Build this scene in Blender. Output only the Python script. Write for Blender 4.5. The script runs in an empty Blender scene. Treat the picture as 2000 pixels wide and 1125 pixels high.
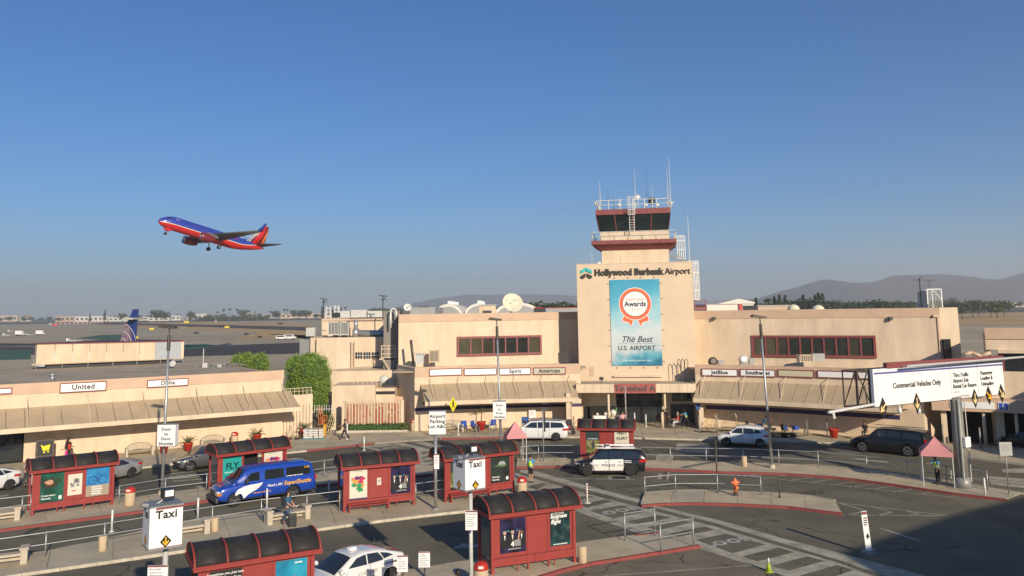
import bpy, bmesh, math, random
from mathutils import Vector, Matrix, Euler
random.seed(7)
R_ = math.radians
scene = bpy.context.scene
COL = scene.collection

# ------------------------------------------------------------------ camera
F, CY, HZ, H = 1600.0, 403.0, 607.0, 11.2          # focal length / principal row / horizon row of the 2000 px photo, eye height
_p = math.atan((HZ-CY)/F); _r = R_(0.85)
cp, sp, cr, sr = math.cos(_p), math.sin(_p), math.cos(_r), math.sin(_r)
FW = Vector((0, cp, sp)); UP0 = Vector((0, -sp, cp)); RT0 = Vector((1, 0, 0))
RT = RT0*cr - UP0*sr; UPV = UP0*cr + RT0*sr
cam = bpy.data.cameras.new('camera'); cam_ob = bpy.data.objects.new('camera', cam); COL.objects.link(cam_ob)
mw = Matrix.Identity(4)
for i in range(3):
    mw[i][0] = RT[i]; mw[i][1] = UPV[i]; mw[i][2] = -FW[i]
mw[2][3] = H
cam_ob.matrix_world = mw
cam.sensor_width = 36; cam.lens = 36*F/2000; cam.shift_y = -(562.5-CY)/2000
cam.clip_start = 0.3; cam.clip_end = 40000
scene.camera = cam_ob

def ray(x, y): return FW + RT*((x-1000)/F) + UPV*((CY-y)/F)
def G(x, y, z=0.0):
    d = ray(x, y); t = (z-H)/d.z
    return Vector((d.x*t, d.y*t, z))
def A(x, y, Y):
    d = ray(x, y); t = Y/d.y
    return Vector((d.x*t, Y, H+d.z*t))

# ------------------------------------------------------------------ light
SUN_EL, SUN_AZ = R_(20.5), R_(155.5)               # azimuth clockwise from +Y: behind and to the right of the camera
w = bpy.data.worlds.new('World'); scene.world = w; w.use_nodes = True
nt = w.node_tree; bg = nt.nodes['Background']
sky = nt.nodes.new('ShaderNodeTexSky'); sky.sky_type = 'NISHITA'; sky.sun_disc = False
sky.sun_elevation = SUN_EL; sky.sun_rotation = SUN_AZ
sky.air_density = 1.0; sky.dust_density = 0.3; sky.ozone_density = 8.0; sky.altitude = 200
hs = nt.nodes.new('ShaderNodeHueSaturation'); hs.inputs['Saturation'].default_value = 1.12; nt.links.new(sky.outputs[0], hs.inputs['Color']); nt.links.new(hs.outputs[0], bg.inputs[0]); bg.inputs[1].default_value = 0.10
sl = bpy.data.lights.new('sun', 'SUN'); sl.energy = 5.0; sl.angle = R_(0.55); sl.color = (1.0, 0.87, 0.68)
so = bpy.data.objects.new('sun', sl); COL.objects.link(so)
TS = Vector((math.sin(SUN_AZ)*math.cos(SUN_EL), math.cos(SUN_AZ)*math.cos(SUN_EL), math.sin(SUN_EL)))
so.rotation_euler = TS.to_track_quat('Z', 'Y').to_euler(); so.location = (20, -20, 60)
scene.view_settings.view_transform = 'Standard'; scene.view_settings.look = 'None'
scene.view_settings.exposure = 0.0; scene.view_settings.gamma = 1.0
scene.cycles.volume_bounces = 1; scene.cycles.max_bounces = 6

# ------------------------------------------------------------------ materials
MATS = {}
def mat(name, col, rough=0.6, metal=0.0, var=0.08, vs=3.0, bump=0.0, bs=30.0, coat=0.0, spec=0.5, world=False, col2=None, streak=0.0):
    if name in MATS: return MATS[name]
    m = bpy.data.materials.new(name); m.use_nodes = True; n = m.node_tree; b = n.nodes['Principled BSDF']
    b.inputs['Roughness'].default_value = rough; b.inputs['Metallic'].default_value = metal
    b.inputs['Coat Weight'].default_value = coat; b.inputs['Specular IOR Level'].default_value = spec
    b.inputs['Coat Roughness'].default_value = 0.05
    if world:
        g = n.nodes.new('ShaderNodeNewGeometry'); vec = g.outputs['Position']
    else:
        g = n.nodes.new('ShaderNodeTexCoord'); vec = g.outputs['Object']
    c = Vector(col[:3])
    if var > 0 or col2:
        t = n.nodes.new('ShaderNodeTexNoise'); t.inputs['Scale'].default_value = vs; t.inputs['Detail'].default_value = 6; t.inputs['Roughness'].default_value = 0.65
        if streak:
            mp = n.nodes.new('ShaderNodeMapping'); mp.inputs['Scale'].default_value = (1, 1, streak); n.links.new(vec, mp.inputs[0]); n.links.new(mp.outputs[0], t.inputs['Vector'])
        else: n.links.new(vec, t.inputs['Vector'])
        r = n.nodes.new('ShaderNodeValToRGB'); r.color_ramp.elements[0].position = 0.32; r.color_ramp.elements[1].position = 0.68
        a = c*(1-var) if col2 is None else Vector(col2); d = c*(1+var) if col2 is None else c
        r.color_ramp.elements[0].color = (*a, 1); r.color_ramp.elements[1].color = (*[min(.95, q) for q in d], 1)
        n.links.new(t.outputs[0], r.inputs[0]); n.links.new(r.outputs[0], b.inputs['Base Color'])
    else: b.inputs['Base Color'].default_value = (*c, 1)
    if bump > 0:
        t2 = n.nodes.new('ShaderNodeTexNoise'); t2.inputs['Scale'].default_value = bs; t2.inputs['Detail'].default_value = 4; n.links.new(vec, t2.inputs['Vector'])
        bn = n.nodes.new('ShaderNodeBump'); bn.inputs['Strength'].default_value = bump; bn.inputs['Distance'].default_value = 0.02
        n.links.new(t2.outputs[0], bn.inputs['Height']); n.links.new(bn.outputs[0], b.inputs['Normal'])
    MATS[name] = m; return m

def ground_mat(name, col, dark, light, s1, s2, rough=0.9, crack=0.0):
    """mottled ground: large patches, small speckle, thin irregular tar cracks"""
    m = bpy.data.materials.new(name); m.use_nodes = True; n = m.node_tree; b = n.nodes['Principled BSDF']; L = n.links.new
    b.inputs['Roughness'].default_value = rough; b.inputs['Specular IOR Level'].default_value = 0.25
    g = n.nodes.new('ShaderNodeNewGeometry')
    def noise(s, d=5, ro=.6):
        t = n.nodes.new('ShaderNodeTexNoise'); t.inputs['Scale'].default_value = s; t.inputs['Detail'].default_value = d; t.inputs['Roughness'].default_value = ro
        L(g.outputs['Position'], t.inputs['Vector']); return t
    t1 = noise(s1); r1 = n.nodes.new('ShaderNodeValToRGB'); r1.color_ramp.elements[0].position = .35; r1.color_ramp.elements[1].position = .65
    r1.color_ramp.elements[0].color = (*dark, 1); r1.color_ramp.elements[1].color = (*light, 1); e = r1.color_ramp.elements.new(.5); e.color = (*col, 1)
    L(t1.outputs[0], r1.inputs[0])
    t2 = noise(s2, 3, .7); r2 = n.nodes.new('ShaderNodeMapRange'); r2.inputs[1].default_value = .3; r2.inputs[2].default_value = .7; r2.inputs[3].default_value = .8; r2.inputs[4].default_value = 1.2
    L(t2.outputs[0], r2.inputs[0])
    mx = n.nodes.new('ShaderNodeMix'); mx.data_type = 'RGBA'; mx.blend_type = 'MULTIPLY'; mx.inputs[0].default_value = 1
    L(r1.outputs[0], mx.inputs[6]); L(r2.outputs[0], mx.inputs[7]); out = mx.outputs[2]
    if crack:
        t4 = noise(.7, 6, .7); c4 = n.nodes.new('ShaderNodeMapRange'); c4.inputs[1].default_value = .56; c4.inputs[2].default_value = .72; c4.inputs[3].default_value = 1; c4.inputs[4].default_value = .68
        L(t4.outputs[0], c4.inputs[0]); m4 = n.nodes.new('ShaderNodeMix'); m4.data_type = 'RGBA'; m4.blend_type = 'MULTIPLY'; m4.inputs[0].default_value = 1
        L(out, m4.inputs[6]); L(c4.outputs[0], m4.inputs[7]); out = m4.outputs[2]
        t3 = noise(.35, 4, .55); va = n.nodes.new('ShaderNodeVectorMath'); va.operation = 'MULTIPLY_ADD'
        L(t3.outputs['Color'], va.inputs[0]); va.inputs[1].default_value = (4, 4, 0); L(g.outputs['Position'], va.inputs[2])
        v = n.nodes.new('ShaderNodeTexVoronoi'); v.feature = 'DISTANCE_TO_EDGE'; v.inputs['Scale'].default_value = .13; L(va.outputs[0], v.inputs['Vector'])
        c = n.nodes.new('ShaderNodeMapRange'); c.inputs[1].default_value = .002; c.inputs[2].default_value = .006; c.inputs[3].default_value = 1-crack; c.inputs[4].default_value = 1
        L(v.outputs[0], c.inputs[0])
        m2 = n.nodes.new('ShaderNodeMix'); m2.data_type = 'RGBA'; m2.blend_type = 'MULTIPLY'; m2.inputs[0].default_value = 1
        L(out, m2.inputs[6]); L(c.outputs[0], m2.inputs[7]); out = m2.outputs[2]
    L(out, b.inputs['Base Color'])
    MATS[name] = m; return m

def glass(name, col=(.02, .025, .03), rough=.06):
    return mat(name, col, rough=rough, var=0.25, vs=1.3, spec=.8, coat=.3)

# ------------------------------------------------------------------ mesh builder
class MB:
    def __init__(s): s.v = []; s.f = []; s.m = []
    def add(s, vs, fs, m=0):
        o = len(s.v); s.v += [tuple(q) for q in vs]
        for f in fs: s.f.append(tuple(i+o for i in f)); s.m.append(m)
        return s
    def box(s, x0, x1, y0, y1, z0, z1, m=0):
        if x0 > x1: x0, x1 = x1, x0
        if y0 > y1: y0, y1 = y1, y0
        if z0 > z1: z0, z1 = z1, z0
        v = [(x, y, z) for z in (z0, z1) for y in (y0, y1) for x in (x0, x1)]
        return s.add(v, [(0, 2, 3, 1), (4, 5, 7, 6), (0, 1, 5, 4), (2, 6, 7, 3), (0, 4, 6, 2), (1, 3, 7, 5)], m)
    def bar(s, a, b, w, h, m=0):
        """box beam from a to b, w across, h high"""
        a = Vector(a); b = Vector(b); d = (b-a).normalized(); u = Vector((0, 0, 1))
        if abs(d.z) > .95: u = Vector((0, 1, 0))
        x = d.cross(u).normalized(); y = x.cross(d).normalized()
        v = [p + x*sx*w/2 + y*sy*h/2 for p in (a, b) for sx, sy in ((-1, -1), (1, -1), (1, 1), (-1, 1))]
        return s.add(v, [(0, 3, 2, 1), (4, 5, 6, 7), (0, 1, 5, 4), (1, 2, 6, 5), (2, 3, 7, 6), (3, 0, 4, 7)], m)
    def cyl(s, a, b, r0, r1=None, n=10, m=0, caps=True):
        a = Vector(a); b = Vector(b); r1 = r0 if r1 is None else r1; d = (b-a).normalized()
        u = Vector((0, 0, 1)) if abs(d.z) < .9 else Vector((1, 0, 0))
        x = d.cross(u).normalized(); y = d.cross(x).normalized()
        v = []
        for p, r in ((a, r0), (b, r1)):
            for i in range(n): t = 2*math.pi*i/n; v.append(p + x*r*math.cos(t) + y*r*math.sin(t))
        f = [(i, i+n, (i+1) % n+n, (i+1) % n) for i in range(n)]
        if caps: f += [tuple(range(n)), tuple(range(2*n-1, n-1, -1))]
        return s.add(v, f, m)
    def tube(s, pts, r, n=8, m=0):
        for a, b in zip(pts[:-1], pts[1:]): s.cyl(a, b, r, r, n, m)
        return s
    def lathe(s, prof, n=16, m=0, c=(0, 0, 0)):
        """prof [(r,z)] round the z axis"""
        v = [(c[0]+r*math.cos(2*math.pi*i/n), c[1]+r*math.sin(2*math.pi*i/n), c[2]+z) for r, z in prof for i in range(n)]
        f = []
        for k in range(len(prof)-1):
            for i in range(n): j = (i+1) % n; f.append((k*n+i, k*n+j, (k+1)*n+j, (k+1)*n+i))
        if prof[0][0] > 1e-4: f.append(tuple(range(n-1, -1, -1)))
        if prof[-1][0] > 1e-4: f.append(tuple(range((len(prof)-1)*n, len(prof)*n)))
        return s.add(v, f, m)
    def prism(s, pts, z0, z1, m=0, ms=None):
        n = len(pts); ar = sum(pts[i][0]*pts[(i+1) % n][1]-pts[(i+1) % n][0]*pts[i][1] for i in range(n))
        if ar < 0: pts = pts[::-1]
        v = [(p[0], p[1], z0) for p in pts] + [(p[0], p[1], z1) for p in pts]
        s.add(v, [tuple(range(n, 2*n)), tuple(range(n-1, -1, -1))], m)
        return s.add(v, [(i, (i+1) % n, (i+1) % n+n, i+n) for i in range(n)], m if ms is None else ms)
    def xprism(s, pts, y0, y1, m=0):
        """polygon in the xz plane pushed through y"""
        n = len(pts); ar = sum(pts[i][0]*pts[(i+1) % n][1]-pts[(i+1) % n][0]*pts[i][1] for i in range(n))
        if ar < 0: pts = pts[::-1]
        if y0 > y1: y0, y1 = y1, y0
        v = [(p[0], y0, p[1]) for p in pts] + [(p[0], y1, p[1]) for p in pts]
        return s.add(v, [tuple(range(n)), tuple(range(2*n-1, n-1, -1))] + [(i, i+n, (i+1) % n+n, (i+1) % n) for i in range(n)], m)
    def flat(s, pts, z, m=0):
        n = len(pts); ar = sum(pts[i][0]*pts[(i+1) % n][1]-pts[(i+1) % n][0]*pts[i][1] for i in range(n))
        if ar < 0: pts = pts[::-1]
        return s.add([(p[0], p[1], z) for p in pts], [tuple(range(n))], m)
    def grid(s, fn, nu, nv, m=0, thick=None):
        v = [fn(i/nu, j/nv) for j in range(nv+1) for i in range(nu+1)]
        return s.add(v, [(j*(nu+1)+i, j*(nu+1)+i+1, (j+1)*(nu+1)+i+1, (j+1)*(nu+1)+i) for j in range(nv) for i in range(nu)], m)
    def xf(s, M):
        s.v = [tuple(M @ Vector(p)) for p in s.v]; return s
    def join(s, o, M=None, dm=0):
        vs = o.v if M is None else [tuple(M @ Vector(p)) for p in o.v]
        k = len(s.v); s.v += vs
        s.f += [tuple(i+k for i in f) for f in o.f]; s.m += [q+dm for q in o.m]; return s
    def mesh(s, name, mats, smooth=False):
        me = bpy.data.meshes.new(name); me.from_pydata(s.v, [], s.f)
        if not isinstance(mats, (list, tuple)): mats = [mats]
        for q in mats: me.materials.append(q)
        if len(mats) > 1: me.polygons.foreach_set('material_index', s.m)
        if smooth is True: me.polygons.foreach_set('use_smooth', [True]*len(s.f))
        elif smooth: me.shade_smooth_by_angle(angle=R_(smooth)) if hasattr(me, 'shade_smooth_by_angle') else me.polygons.foreach_set('use_smooth', [True]*len(s.f))
        me.update(); return me
    def build(s, name, mats, parent=None, smooth=False, bevel=0, loc=(0, 0, 0), label=None):
        o = link(name, s.mesh(name, mats, smooth), parent, loc)
        if bevel:
            md = o.modifiers.new('bevel', 'BEVEL'); md.width = bevel; md.segments = 2; md.limit_method = 'ANGLE'; md.angle_limit = R_(40)
        if label: o['label'] = label
        return o

def link(name, data, parent=None, loc=(0, 0, 0), rot=None):
    o = bpy.data.objects.new(name, data); COL.objects.link(o); o.location = loc
    if rot: o.rotation_euler = rot
    if parent: o.parent = parent
    return o
def tag(o, label=None, cat=None, group=None, kind=None):
    if label: o['label'] = label
    if cat: o['category'] = cat
    if group: o['group'] = group
    if kind: o['kind'] = kind
    return o
def T(name, label, cat, loc=(0, 0, 0), rz=0.0, group=None):
    o = bpy.data.objects.new(name, None); COL.objects.link(o); o.location = Vector((*loc, 0)) if len(loc) == 2 else loc
    o.rotation_euler = (0, 0, rz); o.empty_display_size = .2
    return tag(o, label, cat, group)
def S(name, mb, m, parent=None, **k):
    o = mb.build(name, m, parent, **k)
    if not parent: o['kind'] = 'structure'
    return o
def kids(o): return list(o.children)
def dup(root, loc=None, rz=None, label=None, group=None, scale=None, parent=None):
    c = root.copy(); COL.objects.link(c)
    if loc is not None: c.location = Vector((*loc, 0)) if len(loc) == 2 else loc
    if rz is not None: c.rotation_euler.z = rz
    if scale is not None: c.scale = (scale,)*3 if not hasattr(scale, '__len__') else scale
    if label: c['label'] = label
    if group: c['group'] = group
    if parent is not None: c.parent = parent
    for k in list(root.children): dup(k, parent=c)
    return c
def ang(a, b): return math.atan2(b[1]-a[1], b[0]-a[0])
def lerp(a, b, t): return a+(b-a)*t

# text as mesh: upright in the local xz plane, facing -y
TXT = {}
def text_mesh(s, size, bold=0.0, ext=0.004, align='CENTER', spacing=1.0, shear=0.0, sx=1.0):
    key = (s, size, bold, ext, align, spacing, shear, sx)
    if key in TXT: return TXT[key]
    cu = bpy.data.curves.new('lettering', 'FONT'); cu.body = s; cu.size = size; cu.align_x = align; cu.align_y = 'CENTER'
    cu.offset = bold*size; cu.extrude = ext; cu.space_character = spacing; cu.shear = shear; cu.resolution_u = 3; cu.space_line = 1.25
    ob = bpy.data.objects.new('tmp', cu); me = bpy.data.meshes.new_from_object(ob)
    bpy.data.objects.remove(ob); bpy.data.curves.remove(cu); me.name = 'lettering'
    if sx != 1.0:
        for v in me.vertices: v.co.x *= sx
    TXT[key] = me; return me
def text(s, size, m, parent, loc, rot=(math.pi/2, 0, 0), name='lettering', **k):
    me = text_mesh(s, size, **k)
    if len(me.materials) and me.materials[0] is not m: me = me.copy(); me.materials.clear()
    if not len(me.materials): me.materials.append(m)
    return link(name, me, parent, loc, rot)

# common colours
CREAM = mat('cream_stucco', (.69, .545, .385), .85, var=.13, vs=.8, bump=.25, bs=12, streak=.3)
PINK = mat('peach_stucco', (.60, .42, .29), .85, var=.08, vs=.7, bump=.2, bs=12)
TOWERC = mat('pale_peach_stucco', (.71, .55, .385), .85, var=.06, vs=.4, bump=.2, bs=10)
TAN = mat('tan_awning', (.48, .37, .235), .7, var=.09, vs=.9, streak=.2)
ROOF = mat('roof_felt', (.42, .345, .245), .95, var=.22, vs=.35, bump=.4, bs=20, world=True)
MAROON = mat('maroon_trim', (.24, .065, .06), .55, var=.12, vs=3)
RED = mat('shelter_red', (.29, .035, .028), .65, var=.10, vs=2.5, coat=.1)
DRED = mat('rail_maroon', (.25, .055, .05), .6)
DARKROOF = mat('smoked_roof_sheet', (.040, .036, .033), .6, var=.25, vs=3, spec=.25)
STEEL = mat('galvanised_steel', (.42, .43, .43), .45, .6, var=.12, vs=8)
DSTEEL = mat('dark_bronze_metal', (.09, .075, .06), .5, .3)
WHITE = mat('white_paint', (.78, .77, .74), .5, var=.04, vs=3)
SIGNW = mat('white_sign_face', (.86, .85, .82), .45, var=.02, vs=2)
BLACK = mat('black_lettering', (.012, .012, .014), .5, var=0)
DARK = mat('dark_metal', (.025, .025, .027), .5, var=.1)
CONC = mat('concrete_cast', (.50, .43, .33), .9, var=.12, vs=4, bump=.3, bs=30)
BEIGE = mat('beige_pebble_bin', (.55, .42, .27), .9, var=.2, vs=40, bump=.4, bs=60)
GLASS = glass('dark_glass'); 
REDP = mat('red_plastic', (.50, .03, .02), .4, var=.06)
GREY = mat('grey_metal', (.30, .30, .29), .5, .3, var=.1)
LGREY = mat('light_grey_metal', (.55, .54, .50), .5, .1, var=.08)
NAVY = mat('navy_stripe', (.035, .025, .10), .6)
YEL = mat('sign_yellow', (.80, .66, .02), .45, var=.03)
ORANGE = mat('orange_paint', (.80, .16, .02), .5, var=.05)
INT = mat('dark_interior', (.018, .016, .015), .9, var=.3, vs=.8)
# ------------------------------------------------------------------ ground materials
ASPH = ground_mat('asphalt', (.158, .143, .100), (.13, .118, .086), (.188, .168, .118), .25, 22, crack=.6)
ASPH_D = ground_mat('asphalt_dark', (.128, .116, .085), (.105, .097, .073), (.152, .137, .098), .3, 25, crack=.45)
ASPH_L = ground_mat('asphalt_worn', (.20, .172, .12), (.17, .147, .104), (.232, .198, .138), .3, 18, crack=.7)
PAVE = ground_mat('pavement_concrete', (.50, .42, .29), (.42, .355, .245), (.57, .48, .33), .5, 14)
PAVE2 = ground_mat('pavement_concrete_warm', (.54, .45, .30), (.46, .385, .26), (.61, .51, .345), .6, 14)
PAVE3 = ground_mat('pavement_concrete_cool', (.48, .42, .30), (.41, .36, .26), (.55, .475, .34), .6, 14)
JOINT = mat('paving_joint', (.09, .08, .065), .95, var=.2)
WORN = ground_mat('worn_white_marking', (.42, .385, .29), (.30, .275, .21), (.52, .475, .36), 1.2, 12)
WORN2 = ground_mat('fresh_white_marking', (.45, .43, .38), (.30, .29, .25), (.55, .53, .47), 1.5, 12)
KWHITE = mat('kerb_white', (.62, .55, .42), .85, var=.25, vs=3, world=True, col2=(.40, .35, .27))
KRED = mat('kerb_red', (.30, .05, .045), .8, var=.2, vs=2.5, world=True, col2=(.22, .065, .055))
KGREY = mat('kerb_grey', (.30, .26, .2), .9, var=.2, vs=3, world=True)
APRON = ground_mat('apron_asphalt', (.45, .37, .245), (.37, .305, .205), (.53, .435, .29), .012, .3)
DRYG = ground_mat('dry_grass', (.56, .37, .16), (.46, .31, .15), (.66, .44, .19), .02, .5)
RUNW = ground_mat('runway_asphalt', (.075, .066, .058), (.055, .05, .046), (.11, .095, .08), .02, .4)
GREENP = ground_mat('green_painted_infield', (.055, .14, .09), (.045, .11, .075), (.08, .16, .10), .05, .6)
TERR = ground_mat('suburb_ground', (.10, .09, .06), (.06, .065, .04), (.17, .15, .11), .006, .05)

S('ground', MB().flat([(-12900, -240), (12900, -240), (12900, 9900), (-12900, 9900)], -.012), TERR)
S('airfield_apron', MB().flat([(-900, 84), (900, 84), (1200, 1500), (-1200, 1500)], -.006), APRON)
# forecourt asphalt: one sheet, with darker and browner lanes on it
S('road', MB().flat([(-120, -30), (120, -30), (120, 95), (-120, 95)], 0), ASPH)
def sheet(name, px, m, z, parent=None):
    mb = MB().flat([G(*q) for q in px], z); o = S(name, mb, m, parent); return o
sheet('terminal_lane', [(-160, 990), (50, 941), (337, 908), (544, 888), (643, 877), (745, 868), (715, 885), (603, 931), (403, 960), (232, 984), (-160, 1042)], ASPH_D, .004)
sheet('front_lane', [(620, 1125), (1063, 1125), (1291, 1082), (1366, 1070), (1600, 1150), (1700, 1300), (300, 1300)], ASPH_L, .004)
# airfield: runways, grass and painted areas, flat on the apron
def field(name, px, m, z): return sheet(name, px, m, z)
field('dry_grass_strip', [(150, 637), (230, 636), (420, 634), (612, 641), (612, 634), (420, 629.5), (300, 630)], DRYG, .01)
field('dry_grass_infield', [(255, 640), (400, 644), (500, 650), (612, 664), (612, 646), (470, 642), (350, 636.5), (275, 635)], DRYG, .012)
field('dry_grass_near', [(452, 662), (612, 662), (612, 655), (500, 652)], DRYG, .012)
field('far_runway', [(170, 633), (400, 638.5), (612, 646.5), (612, 639), (400, 634), (210, 630.5)], RUNW, .018)
field('near_runway', [(-200, 690), (365, 696), (612, 690), (612, 668), (500, 672), (362, 678), (-200, 676)], RUNW, .018)
field('taxiway', [(-300, 668), (60, 671), (240, 662), (330, 664), (330, 669), (100, 676), (-300, 676)], RUNW, .016)
field('green_infield', [(150, 661), (190, 655), (240, 653), (262, 656), (262, 664), (200, 664)], GREENP, .022)
field('green_patch', [(-160, 688), (60, 683), (60, 702), (-160, 706)], GREENP, .022)
field('green_edge', [(360, 673), (400, 672), (425, 675), (400, 680), (360, 682)], GREENP, .022)
field('dry_grass_east', [(1860, 634), (2300, 632), (2300, 604), (1990, 609), (1860, 615)], DRYG, .012)
field('far_runway_east', [(1860, 613), (2300, 602), (2300, 597), (1860, 607.5)], RUNW, .018)
field('dry_grass_far_east', [(1700, 603.5), (2300, 596), (2300, 594.5), (1700, 600)], DRYG, .02)

# ------------------------------------------------------------------ pavements with kerbs and slabs
def plen(P): return [0]+[sum((P[i+1]-P[i]).length for i in range(k+1)) for k in range(len(P)-1)]
def at_len(P, Ls, s):
    for i in range(len(P)-1):
        if s <= Ls[i+1] or i == len(P)-2:
            t = (s-Ls[i])/max(1e-6, Ls[i+1]-Ls[i]); return P[i].lerp(P[i+1], t)
def resample(P, n):
    Ls = plen(P); return [at_len(P, Ls, Ls[-1]*i/n) for i in range(n+1)]
def pts(px): return [G(*q) if not isinstance(q, Vector) else q for q in px]
def W(*l): return [Vector((x, y, 0)) for x, y in l]
def pave(name, front, back, seg, rows, mats, kerb, kw=.17, hgt=.13, back_kerb=None):
    """front/back: world polylines running the same way. Slabs are separate pieces with open joints over a dark bed."""
    n = max(1, int(plen(front)[-1]/seg+.5)); Fp = resample(front, n); Bp = resample(back, n)
    base = MB()
    for i in range(n):
        base.prism([Fp[i], Fp[i+1], Bp[i+1], Bp[i]], 0, hgt-.03)
    root = S(name, base, JOINT)
    g = .012
    for i in range(n):
        for r in range(rows):
            a = Fp[i].lerp(Bp[i], r/rows); b = Fp[i+1].lerp(Bp[i+1], r/rows); c = Fp[i+1].lerp(Bp[i+1], (r+1)/rows); d = Fp[i].lerp(Bp[i], (r+1)/rows)
            ce = (a+b+c+d)/4
            q = [p + (ce-p).normalized()*g*1.6 if (ce-p).length > .05 else p for p in (a, b, c, d)]
            if abs((q[1]-q[0]).cross(q[3]-q[0]).z) < .02: continue
            dz = random.uniform(-.004, .004)
            MB().prism(q, hgt-.028, hgt+dz).build('paving_slab', random.choice(mats), root)
    def kb(P, cols, side):
        Q = resample(P, max(2, int(plen(P)[-1]/1.5)+1)); N = len(Q)-1
        for i in range(N):
            d = (Q[i+1]-Q[i]).normalized(); 
            def nrm(k):
                a = Q[max(0, k-1)]; b = Q[min(N, k+1)]; t = (b-a).normalized(); return Vector((t.y, -t.x, 0))*side
            a, b = Q[i], Q[i+1]; e = d*.008
            f = (i+.5)/N; m = [c for lim, c in cols if f <= lim][0]
            MB().prism([a+e+nrm(i)*kw, b-e+nrm(i+1)*kw, b-e, a+e], 0, hgt+.008+random.uniform(0, .004)).build('kerb_stone', m, root)
    if kerb: kb(front, kerb, 1)
    if back_kerb: kb(back, back_kerb, -1)
    return root
KF = pts([(50, 941), (337, 908), (544, 888), (643, 877), (700, 871), (745, 866), (800, 862), (856, 859), (987, 856), (1113, 855), (1240, 857), (1366, 860), (1500, 862), (1658, 868), (1884, 894), (2000, 909)])
d0 = (KF[0]-KF[1]).normalized(); KF = [KF[0]+d0*22]+KF+[KF[-1]+(KF[-1]-KF[-2]).normalized()*14]
KB = W((-58, 52), (-48, 58.8), (-38.5, 65.2), (-28.4, 71.3), (-20.2, 77.3), (-14, 82), (-9.45, 81.5), (-4, 81.2), (2, 81.8), (6.2, 82), (12, 86), (17.5, 82), (22, 78), (28, 73.2), (33.3, 69.5), (38, 66), (45, 62), (52, 56))
pave('terminal_pavement', KF, KB, 3.1, 3, [PAVE, PAVE, PAVE2, PAVE3], [(.36, KWHITE), (.42, KRED), (.47, KGREY), (.53, KRED), (1, KWHITE)])
I1F = pts([(-140, 1060), (0, 1038), (273, 1002), (405, 980), (603, 952), (800, 933), (858, 927)])
I1B = pts([(-140, 1008), (0, 998), (223, 980), (403, 957), (633, 929), (800, 910), (862, 915)])
pave('shelter_island_west', I1F, I1B, 2.6, 1, [PAVE, PAVE3], [(1, KRED)], back_kerb=[(1, KGREY)])
E1F = pts([(1008, 915), (1090, 913), (1180, 915), (1270, 918), (1349, 921), (1399, 924), (1544, 928), (1650, 936), (1752, 950), (1853, 965), (1967, 979)])
E1B = pts([(1010, 900), (1090, 898), (1180, 900), (1270, 903), (1349, 904), (1399, 906), (1522, 909), (1600, 912), (1694, 920), (1773, 930), (1998, 967)])
pave('shelter_island_east', E1F, E1B, 2.6, 1, [PAVE2, PAVE2, PAVE3], [(1, KRED)], back_kerb=[(1, KGREY)])
I2F = pts([(-200, 1160), (38, 1125), (355, 1079), (613, 1037), (737, 1020), (855, 1006), (951, 996), (1010, 985)])
I2B = pts([(-200, 1125), (88, 1083), (414, 1013), (509, 1007), (663, 990), (830, 971), (920, 960), (1000, 950)])
pave('shelter_island_middle', I2F, I2B, 2.6, 1, [PAVE, PAVE3, PAVE], [(1, KWHITE)], back_kerb=[(1, KGREY)])
I3F = pts([(600, 1260), (900, 1175), (1063, 1127), (1129, 1107), (1291, 1081), (1364, 1069)])
I3B = pts([(400, 1190), (620, 1150), (800, 1120), (1126, 1067), (1225, 1053), (1290, 1046)])
pave('shelter_island_front', I3F, I3B, 2.3, 1, [PAVE2, PAVE3], [(1, KRED)], back_kerb=[(.9, KGREY), (1, KRED)])
H4F = pts([(1251, 990), (1318, 985), (1425, 987), (1541, 993), (1645, 1006)])
H4B = pts([(1258, 966), (1318, 961), (1389, 961), (1564, 969), (1630, 981)])
pave('hydrant_island', H4F, H4B, 2.0, 1, [PAVE2, PAVE2, PAVE3], [(.8, KRED), (1, KRED)], back_kerb=[(1, KGREY)])

# ------------------------------------------------------------------ painted markings
def paint(name, polys, m, z=.009): 
    mb = MB()
    for p in polys: mb.flat([G(*q) for q in p], z)
    return S(name, mb, m)
paint('crosswalk_band', [[(1003, 922), (1060, 940), (1160, 968), (1252, 991), (1394, 1017), (1503, 1052), (1605, 1083), (1680, 1107), (1790, 1145), (1610, 1150), (1529, 1124), (1470, 1105), (1366, 1072), (1240, 1040), (1126, 999), (1040, 962), (960, 930)],
    [(1018, 917), (1045, 920), (1150, 950), (1256, 977), (1250, 984), (1130, 953), (1015, 922)]], WORN, .008)
paint('crosswalk_outer_line', [[(1250, 985), (1301, 992), (1427, 1022), (1529, 1052), (1650, 1083), (1808, 1125), (1840, 1140), (1760, 1140), (1640, 1097), (1500, 1053), (1394, 1021), (1290, 997)]], WORN, .012)
paint('crosswalk_gap_line', [[(1044, 929), (1130, 953), (1252, 984), (1290, 995), (1400, 1023), (1505, 1055), (1650, 1098), (1740, 1130), (1725, 1133), (1640, 1100), (1500, 1060), (1395, 1028), (1285, 1000), (1250, 991), (1128, 960), (1040, 934)]], ASPH, .016)
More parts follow.
